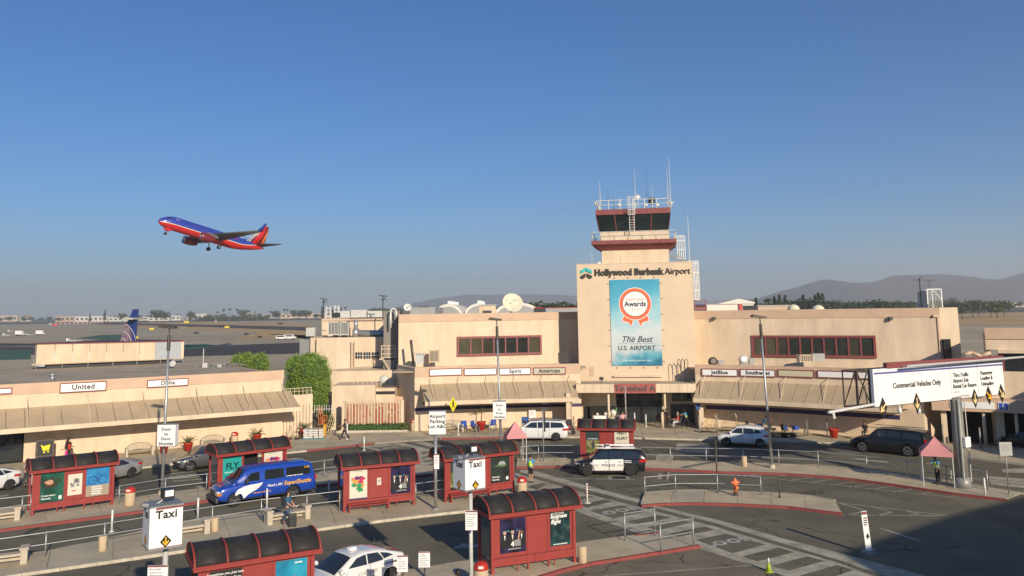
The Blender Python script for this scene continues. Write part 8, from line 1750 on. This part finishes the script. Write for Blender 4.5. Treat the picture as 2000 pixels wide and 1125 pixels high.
# ticket machine and boxes
v = T('ticket_machine', 'grey ticket machine standing before the small red shelter', 'machine', G(1186, 893, .13)); MB().box(-.38, .38, -.3, .3, 0, 1.35).build('cabinet', mat('machine_grey', (.32, .31, .28), .6, var=.05), v, bevel=.03); MB().box(0, .25, -.32, -.3, .85, 1.15).build('keypad', DARK, v); MB().box(-.05, .08, -.325, -.3, .6, .7).build('label_plate', YEL, v); MB().box(-.36, .36, -.28, .28, 1.35, 1.42).build('cabinet_top', LGREY, v)
v = T('news_box', 'blue newspaper box behind the minivan windscreen', 'newspaper box', G(1026, 848, .13)); MB().box(-.32, .32, -.25, .25, .15, 1.5).build('box', mat('news_blue', (.02, .09, .35), .5), v, bevel=.02); MB().box(-.24, .24, -.27, -.25, .8, 1.25).build('window', DARK, v); MB().box(-.3, .3, -.2, .2, 0, .15).build('foot', DARK, v)
plate('white notice board on the wall above the minivan', 1033, 800, 1046, 817, 80.3, [], red=False, size=.08, off=0)
v = T('advert_stand', 'dark advertising stand showing a yellow cart at the far left', 'display stand', G(86, 905, .13), ang(WP, WQ)); MB().box(-.62, .62, -.1, .1, .5, 1.8).build('frame', DSTEEL, v); MB().box(-.5, .5, -.12, -.1, .62, 1.68).build('panel', DARK, v); MB().xprism([(-.3, 1.4), (-.2, 1.4), (-.15, 1.3), (.35, 1.4), (.28, 1.0), (-.12, .95)], -.135, -.12).build('yellow_cart', YEL, v); disc(0, .07, (-.05, .85), -.135, -.12, YEL, 'cart_wheel', v, 10); disc(0, .07, (.22, .88), -.135, -.12, YEL, 'cart_wheel', v, 10)
for x in (-.5, .5): MB().box(x-.05, x+.05, -.2, .2, 0, .5).build('leg', DSTEEL, v)
# wheelchairs
CB = mat('wheelchair_blue', (.015, .07, .40), .6, var=.1)
def wheelchair(label, x, y, rz, z0=.13, loc=None, seatm=CB):
    v = T('wheelchair', label, 'wheelchair', loc or G(x, y, z0), rz); 
    for s in (-1, 1):
        mb = MB(); P_ = [(s*.30, .3*math.cos(t)+.05, .31+.3*math.sin(t)) for t in [6.283*i/18 for i in range(19)]]
        for a, b in zip(P_[:-1], P_[1:]): mb.bar(a, b, .025, .03)
        for k in range(6): t = k*1.047; mb.bar((s*.30, .05, .31), (s*.30, .05+.3*math.cos(t), .31+.3*math.sin(t)), .006, .006)
        mb.build('big_wheel', TYRE, v); MB().cyl((s*.24-.015, -.35, .09), (s*.24+.015, -.35, .09), .09, n=12).build('caster', TYRE, v)
        MB().tube([(s*.25, -.35, .09), (s*.25, -.33, .5), (s*.25, .2, .52), (s*.25, .25, .98), (s*.25, .38, 1.0)], .014, 6).tube([(s*.25, -.2, .5), (s*.25, -.2, .72), (s*.25, .2, .72)], .014, 6).tube([(s*.2, -.38, .5), (s*.2, -.52, .12)], .014, 6).box(s*.2-.08, s*.2+.08, -.62, -.46, .10, .12).build('side_frame', GREY, v)
    MB().box(-.24, .24, -.25, .2, .49, .53).build('seat', seatm, v); MB().box(-.25, .25, .19, .23, .53, .97).build('backrest', seatm, v); return v
wheelchair('blue wheelchair facing out, left of three by the wall', 906, 843, 0); wheelchair('folded angled blue wheelchair, middle of three by the wall', 926, 843, .9); wheelchair('blue wheelchair behind the centre lamp post sign', 963, 841, -.2)
def scooter(label, x, y, rz, basket=CB):
    v = T('mobility_scooter', label, 'mobility scooter', G(x, y, .13), rz)
    for yy in (-.45, .4):
        for s in (-1, 1): MB().cyl((s*.27-.04, yy, .17), (s*.27+.04, yy, .17), .17, n=14).build('wheel', TYRE, v)
    MB().box(-.26, .26, -.6, .55, .2, .34).build('deck', DARK, v, bevel=.03); MB().box(-.24, .24, .05, .5, .58, .7).box(-.24, .24, .42, .52, .7, 1.15).cyl((0, .3, .3), (0, .3, .6), .05, n=8).build('seat', DARK, v, bevel=.02); MB().bar((0, -.5, .3), (0, -.28, 1.0), .06, .06).bar((-.25, -.26, 1.0), (.25, -.26, 1.0), .03, .03).build('tiller', DARK, v)
    MB().box(-.3, .3, -.85, -.5, .62, .92).build('basket', basket, v, bevel=.02); MB().cyl((.25, .5, .3), (.25, .5, 1.9), .008, n=5).build('flag_pole', ORANGE, v)
scooter('blue basket mobility scooter behind the white crossover roof', 1470, 848, .9); scooter('dark mobility scooter right of the right hand lamp post', 1518, 853, 1.3); scooter('blue basket mobility scooter, rightmost of the parked ones', 1540, 854, 1.7)
BRS = mat('brass_tube', (.42, .30, .14), .4, .5, var=.1)
def trolley(label, x, y, rz):
    v = T('luggage_trolley', label, 'luggage trolley', G(x, y, .13), rz); MB().box(-.75, .75, -.35, .35, .22, .38).build('platform', mat('trolley_bed', (.30, .23, .14), .7), v, bevel=.02)
    for sx in (-.6, .6):
        for sy in (-.28, .28): MB().cyl((sx-.03, sy, .1), (sx+.03, sy, .1), .1, n=10).build('wheel', TYRE, v)
    MB().tube([(-.7, 0, .38), (-.6, 0, .7), (.1, 0, 1.35), (.55, 0, 1.6), (.68, 0, 1.3), (.7, 0, .38)], .022, 7).tube([(-.35, -.3, .38), (-.3, -.3, .75), (-.05, -.3, .9), (.05, -.3, .38)], .018, 6).tube([(.55, .3, .38), (.6, .3, 1.4), (.7, .3, 1.45), (.72, .3, .38)], .018, 6).build('hoop_frame', BRS, v)
trolley('brass framed luggage trolley beside the right hand canopy column', 1385, 845, -.35); trolley('brass framed luggage trolley behind the white crossover bonnet', 1425, 843, -.3)
# loaded pallet, stacked hand trucks
v = T('loaded_pallet', 'pallet of white wrapped sacks beside the alley', 'pallet', G(612, 857, .13), R_(12)); MB().box(-.95, .95, -.6, .6, .0, .12).build('pallet_base', mat('pallet_teal', (.10, .20, .22), .7), v); SK = mat('sack_white', (.60, .57, .52), .7, var=.12, vs=6)
rg = random.Random(2)
for k in range(4):
    for i in range(4):
        for j in range(2): x = -.68+i*.45+rg.uniform(-.03, .03); y = -.3+j*.6; MB().box(x-.21, x+.21, y-.27, y+.27, .13+k*.19, .30+k*.19).build('sack', SK, v, bevel=.05)
MB().box(.1, .8, -.4, .3, .90, .95).build('brown_cover', mat('cardboard', (.42, .22, .13), .8), v)
v = T('pallet_truck', 'yellow pallet truck right of the loaded pallet', 'pallet truck', G(634, 852, .13)); MB().box(-.1, .1, -.15, .15, .1, 1.05).box(-.5, .1, -.3, -.15, .05, .15).box(-.5, .1, .15, .3, .05, .15).build('body', mat('truck_yellow', (.70, .38, .03), .5), v, bevel=.02); MB().box(-.45, -.12, -.2, .2, .3, 1.0).build('battery', DARK, v); MB().bar((.05, 0, 1.0), (.2, 0, 1.4), .04, .04).build('handle', DARK, v)
for i, (x, dx, m) in enumerate(((627, -.1, 'hand_truck_orange'), (632, .1, 'hand_truck_orange'), (640, .45, 'hand_truck_cream'))):
    v = T('hand_truck', ['leftmost upright orange hand truck by the alley', 'second upright orange hand truck by the alley', 'leaning cream hand truck by the alley'][i], 'hand truck', G(x, 848, .13)); m_ = mat(m, (.60, .18, .06) if 'orange' in m else (.55, .40, .24), .6); z0 = .9 if i == 0 else 0.2
    mb = MB()
    for s in (-.2, 0, .2): mb.bar((s, 0, z0), (s+dx, 0, z0+1.5), .05, .05)
    for q in range(4): mb.bar((-.2+dx*q/3, 0, z0+1.5*q/3), (.2+dx*q/3, 0, z0+1.5*q/3), .04, .04)
    mb.box(-.25, .25, -.3, 0, z0, z0+.05).build('frame', m_, v)
    if z0 > .5: MB().box(-.2, .2, -.15, .15, 0, .9).build('stand_box', mat('blue_tarp', (.05, .12, .22), .8), v)
for x, lab in ((565, 'dark folding hand truck leaning on the end wall, left'), (581, 'dark folding hand truck leaning on the end wall, right')): v = T('hand_truck', lab, 'hand truck', G(x, 858, .13)); MB().tube([(-.2, 0, 0), (0, .1, 1.15), (.12, .1, 1.15), (.18, 0, 0)], .02, 6).box(-.22, .25, -.25, 0, 0, .15).build('frame', DARK, v)
v = T('iron_gate', 'white spear topped iron gate closing the alley', 'gate', (G(634, 845)[0], 79.6, 0)); 
for k in range(9): MB().cyl((-.95+k*.23, 0, .1), (-.95+k*.23, 0, 2.6), .022, n=5).build('bar', WM, v)
MB().bar((-1, 0, .3), (1, 0, .3), .04, .04).bar((-1, 0, 2.2), (1, 0, 2.2), .04, .04).build('rail', WM, v)
# tables with luggage under the canopy
v = T('folding_table', 'folding table with blue and white cloths under the canopy left bay', 'table', (M @ Vector((1.4, -1.2, .13))), ang(TP, TQ)); MB().box(-.1, 2.9, -.35, .35, .70, .76).build('tabletop', LGREY, v); MB().box(-.12, 1.3, -.37, -.33, .12, .76).build('white_cloth', SIGNW, v); MB().box(1.3, 2.92, -.37, -.33, .12, .76).build('blue_cloth', mat('cloth_blue_grey', (.08, .10, .20), .8), v)
for k, (x, s_) in enumerate(((1.2, .2), (1.6, .27), (1.95, .36), (.4, .16))): q = T('plastic_bag', ['small', 'medium', 'largest', 'tiny leftmost'][k]+' full white plastic bag on the cloth covered table', 'bag', (M @ Vector((1.4+x, -1.2, .89)))); MB().lathe([(s_*.7, 0), (s_, s_*.5), (s_*.8, s_*1.2), (s_*.15, s_*1.6)], 9).build('bag', SK if k != 2 else WM, q, smooth=True)
v = T('covered_pushchair', 'black hooded carriage parked left of the small red shelter', 'pushchair', G(1112, 848, .13)); MB().xprism([(-.6, .35), (-.75, .8), (-.3, 1.25), (.25, 1.3), (.3, .75), (.55, .4)], -.3, .3).build('hood', DARK, v, bevel=.06); MB().box(-.3, .1, -.32, -.3, .6, .8).build('red_tag', REDP, v)
for s in (-.35, .35): MB().cyl((s, -.3, .2), (s, -.25, .2), .2, n=12).build('wheel', TYRE, v)
MB().tube([(.3, 0, .6), (.75, 0, 1.3), (.8, 0, 1.1)], .03, 6).build('handle', GREY, v)

# ------------------------------------------------------------------ people
def skinmesh(name, verts, edges, radii, m, parent, sub=1):
    me = bpy.data.meshes.new(name); me.from_pydata(verts, edges, []); o = bpy.data.objects.new(name, me); COL.objects.link(o); md = o.modifiers.new('skin', 'SKIN'); md.use_smooth_shade = True
    if not me.skin_vertices: bpy.context.view_layer.update()
    for i, sv in enumerate(me.skin_vertices[0].data): rr = radii[i]; sv.radius = (rr, rr) if not hasattr(rr, '__len__') else rr; sv.use_root = (i == 0)
    s2 = o.modifiers.new('sub', 'SUBSURF'); s2.levels = sub; s2.render_levels = sub
    dg = bpy.context.evaluated_depsgraph_get(); nm = bpy.data.meshes.new_from_object(o.evaluated_get(dg)); bpy.data.objects.remove(o); nm.name = name; nm.materials.clear(); nm.materials.append(m); nm.polygons.foreach_set('use_smooth', [True]*len(nm.polygons))
    return link(name, nm, parent)
def person(label, loc, rz, shirt, pants, skin=SKIN, hair=HAIR, legs=((0, 0), (0, 0)), arms=((5, 8, 15), (5, 8, 15)), lean=0, hgt=1.72, pz=None, shorts=False, long_hair=False, sleeves=False, vest=None, cap=None, shoes=None, bald=False, headturn=0):
    k = hgt/1.72; r = T('person', label, 'person', loc, rz); pz = pz if pz is not None else None
    hips = [Vector((-.09, 0, .93)), Vector((.09, 0, .93))]
    def leg(h, a, b): 
        a = R_(a); b = R_(b); kn = h+Vector((0, -math.sin(a), -math.cos(a)))*.43; an = kn+Vector((0, -math.sin(a-b), -math.cos(a-b)))*.42; to = an+Vector((0, -math.cos(a-b)*.17-.02, -.05 if abs(a-b) < .5 else .0)); return kn, an, to
    L_ = [leg(hips[i], *legs[i]) for i in (0, 1)]; low = min(min(q[1].z, q[2].z) for q in L_)-.045
    dz = -low if pz is None else pz-.93
    ln = R_(lean); 
    def up(p): q = Vector(p)-Vector((0, 0, .95)); return Vector((q.x, q.y*math.cos(ln)-q.z*math.sin(ln), q.z*math.cos(ln)+q.y*math.sin(ln)))+Vector((0, 0, .95))
    S_ = [up((s*.185, 0, 1.405)) for s in (-1, 1)]; AR = []
    for i, s in enumerate((-1, 1)):
        f, o_, e = [R_(q) for q in arms[i]]; f += ln; d1 = Vector((s*math.sin(o_), -math.sin(f)*math.cos(o_), -math.cos(f)*math.cos(o_))); el = S_[i]+d1*.29; f2 = f+e; d2 = Vector((s*math.sin(o_)*.4, -math.sin(f2), -math.cos(f2))).normalized(); wr = el+d2*.25; AR.append((el, wr, wr+d2*.09, d2, s))
    ch = [Vector((0, 0, .95)), up((0, .01, 1.12)), up((0, 0, 1.34)), up((0, .01, 1.49)), up((0, -.005, 1.585)), up((0, -.01, 1.68))]
    Z = lambda p: tuple((p+Vector((0, 0, dz)))*k)
    V = [Z(p) for p in ch]; E = [(i, i+1) for i in range(5)]; Rr = [.115, .115, .13, .05, .075, .085]
    for i in (0, 1):
        kn, an, to = L_[i]; b = len(V); V += [Z(hips[i]), Z(kn), Z(an), Z(to)]; E += [(0, b), (b, b+1), (b+1, b+2), (b+2, b+3)]; Rr += [.085, .058, .04, .032]
        el, wr, hd, d2, s = AR[i]; b = len(V); V += [Z(S_[i]), Z(el), Z(wr), Z(hd)]; E += [(2, b), (b, b+1), (b+1, b+2), (b+2, b+3)]; Rr += [.055, .04, .028, (.035, .018)]
        sd = d2.cross(Vector((s, 0, 0))).normalized() if abs(d2.x) < .9 else Vector((0, 1, 0))
        for q in range(4): b2 = len(V); base = hd+sd*(q-1.5)*.021+d2*.02; V += [Z(base), Z(base+d2*(.04 if q in (1, 2) else .032)+Vector((-s*.008, 0, 0)))]; E += [(b+3, b2), (b2, b2+1)]; Rr += [.009, .008]
        b2 = len(V); V += [Z(wr+d2*.03+sd*-.045)]; E += [(b+2, b2)]; Rr += [.011]
    Rr = [tuple(x*k for x in q) if hasattr(q, '__len__') else q*k for q in Rr]
    skinmesh('body', V, E, Rr, skin, r)
    V = [Z(ch[0]-Vector((0, 0, .10)))]+[Z(p) for p in ch[1:3]]+[Z(up((0, .005, 1.43)))]; E = [(0, 1), (1, 2), (2, 3)]; Rr = [(.165, .14), (.145, .12), (.165, .13), .095]
    for i in (0, 1):
        el, wr, hd, d2, s = AR[i]; b = len(V); V += [Z(S_[i]), Z(S_[i].lerp(el, .8))]; E += [(2, b), (b, b+1)]; Rr += [.075, .06]
        if sleeves: V += [Z(el), Z(el.lerp(wr, .9))]; E += [(b+1, b+2), (b+2, b+3)]; Rr += [.052, .042]
    skinmesh('shirt', V, E, [tuple(x*k for x in q) if hasattr(q, '__len__') else q*k for q in Rr], shirt, r)
    V = [Z(Vector((0, 0, 1.07))), Z(Vector((0, 0, .93)))]; E = [(0, 1)]; Rr = [(.15, .12), (.155, .13)]
    for i in (0, 1):
        kn, an, to = L_[i]; b = len(V); V += [Z(hips[i]), Z(hips[i].lerp(kn, .6)), Z(kn)]; E += [(1, b), (b, b+1), (b+1, b+2)]; Rr += [.10, .088, .075]
        if not shorts: V += [Z(kn.lerp(an, .93))]; E += [(b+2, b+3)]; Rr += [.062]
    skinmesh('trousers' if not shorts else 'shorts', V, E, [tuple(x*k for x in q) if hasattr(q, '__len__') else q*k for q in Rr], pants, r)
    for i in (0, 1):
        kn, an, to = L_[i]; skinmesh('shoe', [Z(an+Vector((0, .03, -.02))), Z(an.lerp(to, .5)+Vector((0, 0, -.01))), Z(to)], [(0, 1), (1, 2)], [.05*k, .046*k, .038*k], shoes or DARK, r)
    hd_ = Vector(Z(ch[5])); hm = MB().lathe([(.001, .115), (.06, .10), (.095, .05), (.105, -.01), (.098, -.06)]+([(.10, -.16), (.08, -.26)] if long_hair else [(.085, -.09)]), 14); hm.v = [(x, y+.018+max(0, -y)*.25*(1 if z < .05 else 0), z) for x, y, z in hm.v]
    hm.xf(Matrix.Translation(hd_+Vector((0, .015, .012)))).build('hair', hair, r, smooth=True)
    fc = MB()
    for s in (-1, 1): fc.box(s*.034-.012, s*.034+.012, -.105, -.095, -.002, .012)
    fc.box(-.022, .022, -.104, -.096, -.055, -.047).add([(-.012, -.098, -.03), (.012, -.098, -.03), (0, -.125, -.032), (0, -.1, .005)], [(0, 1, 2), (0, 2, 3), (1, 3, 2)]).xf(Matrix.Translation(hd_)).build('face_features', HAIR, r)
    if vest:
        V = [Z(ch[0]), Z(ch[1]), Z(ch[2]), Z(up((0, .005, 1.44)))]; skinmesh('safety_vest', V, [(0, 1), (1, 2), (2, 3)], [(.17*k, .14*k), (.165*k, .14*k), (.19*k, .15*k), .10*k], vest, r)
    return r, (lambda p: Vector(Z(p))), AR
CL = lambda n, c: mat('cloth_'+n, c, .85, var=.12, vs=6)
HV = mat('hi_vis_lime', (.55, .80, .05), .6, var=.05)
walk = ((24, 6), (-22, 18)); 
person('officer in lime safety vest and black shorts standing by the centre canopy', G(1037, 943), R_(150), CL('sky', (.08, .30, .55)), CL('black', (.02, .02, .022)), shorts=True, vest=HV, arms=((40, 25, 100), (5, 8, 10)), hgt=1.76)
person('officer in lime safety vest bending by the right canopy', G(1833, 946, .13), R_(-60), CL('sky', (.08, .30, .55)), CL('black', (.02, .02, .022)), vest=HV, lean=16, arms=((35, 10, 50), (10, 8, 10)), skin=SKIND, hgt=1.72)
person('security guard in dark uniform striding past the brick screen', G(673, 859, .13), R_(-78), CL('navy_uniform', (.02, .025, .04)), CL('navy_trousers', (.018, .02, .03)), legs=walk, arms=((35, 10, 65), (30, 8, 60)), skin=SKIND, hgt=1.78)
pr_, zf, ar = person('traveller in blue shirt with black backpack pulling a suitcase', G(562, 1027, .13), R_(75), CL('teal_shirt', (.03, .12, .20)), CL('denim', (.06, .09, .14)), legs=((18, 4), (-18, 14)), arms=((25, 8, 45), (15, 8, 35)), hgt=1.78, shoes=mat('brown_shoe', (.12, .06, .03), .6))
MB().box(-.17, .17, .12, .34, 1.02, 1.52).build('backpack', DARK, pr_, bevel=.05)
sc_ = T('suitcase', 'black upright wheeled suitcase beside the traveller in blue', 'suitcase', G(571, 1029, .13), R_(20)); MB().box(-.2, .2, -.14, .14, .06, .66).build('shell', DARK, sc_, bevel=.04); MB().tube([(-.12, .1, .66), (-.12, .1, 1.02), (.12, .1, 1.02), (.12, .1, .66)], .012, 6).build('handle', GREY, sc_)
for s in (-.15, .15): MB().cyl((s, -.1, .04), (s, .1, .04), .04, n=8).build('wheel', TYRE, sc_)
person('grey haired man in white shirt walking at the bottom edge beside the bin', A(893, 1108, 27.5)*Vector((1, 1, 0)) if False else (A(893, 1108, 29.2).x, 29.2, A(893, 1108, 29.2).z-1.68), R_(-70), CL('white', (.70, .70, .68)), CL('khaki', (.3, .25, .18)), hair=HAIR, legs=walk, skin=SKIND) if False else None
q = A(893, 1113, 31.5); person('dark haired man in white shirt at the bottom edge beside the nearest bin', (q.x, 31.5, .02), R_(-75), CL('white', (.70, .70, .68)), CL('khaki', (.3, .25, .18)), legs=walk, skin=SKIND, sleeves=True, hgt=1.75)
person('woman in grey top standing behind the white hatchback', G(50, 950, .1), R_(60), CL('grey_top', (.35, .32, .30)), CL('dark_jeans', (.05, .045, .045)), long_hair=True, arms=((30, 8, 40), (35, 8, 40)), hgt=1.68, lean=4)
person('person in black standing close to the woman in grey', G(66, 946, .1), R_(-60), CL('black', (.02, .02, .022)), CL('dark_jeans', (.05, .045, .045)), long_hair=True, arms=((20, 8, 40), (20, 8, 30)), hgt=1.60)
person('man in dark shirt embracing a woman behind the far left shelter', G(131, 902, .13), R_(60), CL('maroon_dark', (.05, .02, .03)), CL('black', (.02, .02, .022)), skin=SKIND, arms=((15, 0, 60), (20, 0, 60)), hgt=1.74, lean=5)
pr_, zf, ar = person('woman in pink skirt with red backpack embraced behind the far left shelter', G(128.5, 903, .13), R_(-80), CL('black', (.02, .02, .022)), CL('magenta', (.65, .03, .28)), long_hair=True, arms=((10, 0, 60), (15, 0, 60)), hgt=1.58); MB().box(-.16, .16, .12, .30, .95, 1.38).build('backpack', REDP, pr_, bevel=.04)
person('woman in red and white shirt in the doorway under the Terminal A sign', G(1217, 842, .13), R_(10), mat('cloth_red_white', (.75, .68, .62), .8, var=.5, vs=9, col2=(.60, .04, .05)), CL('black', (.02, .02, .022)), arms=((15, 15, 40), (15, 15, 40)))
person('blonde woman in cream top near the canopy column', G(1197, 843, .13), R_(-30), CL('cream', (.55, .45, .30)), CL('black', (.02, .02, .022)), hair=mat('hair_blonde', (.50, .38, .2), .7), long_hair=True, hgt=1.6)
person('person in black top beside the blonde woman under the canopy', G(1206, 843, .13), R_(30), CL('black', (.02, .02, .022)), CL('cream', (.55, .45, .30)), hair=mat('hair_blonde', (.50, .38, .2), .7), hgt=1.55)
person('worker in green shirt behind the left canopy column', (M @ Vector((3.6, -.6, .13))), R_(80), CL('green', (.05, .35, .12)), CL('black', (.02, .02, .022)), skin=SKIND)
q = G(1324, 836, .13); wheelchair('black wheelchair being pushed out of the entrance', 0, 0, R_(-75), loc=q, seatm=DARK)
person('passenger in red top seated in the pushed wheelchair', q, R_(-75), CL('red_top', (.50, .06, .06)), CL('white_trousers', (.6, .6, .58)), legs=((82, 65), (82, 65)), pz=.60, arms=((30, 8, 50), (30, 8, 50)), hair=HAIRG)
person('attendant in lime vest pushing the wheelchair', q+Vector((.85, .22, 0)), R_(-75), CL('sky', (.08, .30, .55)), CL('black', (.02, .02, .022)), legs=((22, 4), (-26, 10)), lean=14, arms=((45, 5, 25), (45, 5, 25)), long_hair=True, vest=HV, skin=SKIND)
person('attendant in black and white standing by the right canopy column', G(1304, 836, .13), R_(-20), CL('black', (.02, .02, .022)), CL('black', (.02, .02, .022)), skin=SKIND)
person('attendant in teal shirt bending over the mobility scooters', G(1490, 850, .13), R_(70), CL('teal_shirt', (.03, .12, .20)), CL('black', (.02, .02, .022)), lean=35, arms=((40, 8, 20), (40, 8, 20)), skin=SKIND)
person('dark haired person sitting on the kerb behind the black sport utility', G(1697, 862, .13)+Vector((0, .6, 0)), R_(-40), CL('black', (.02, .02, .022)), CL('dark_jeans', (.05, .045, .045)), legs=((85, 80), (85, 80)), pz=.72, long_hair=True)
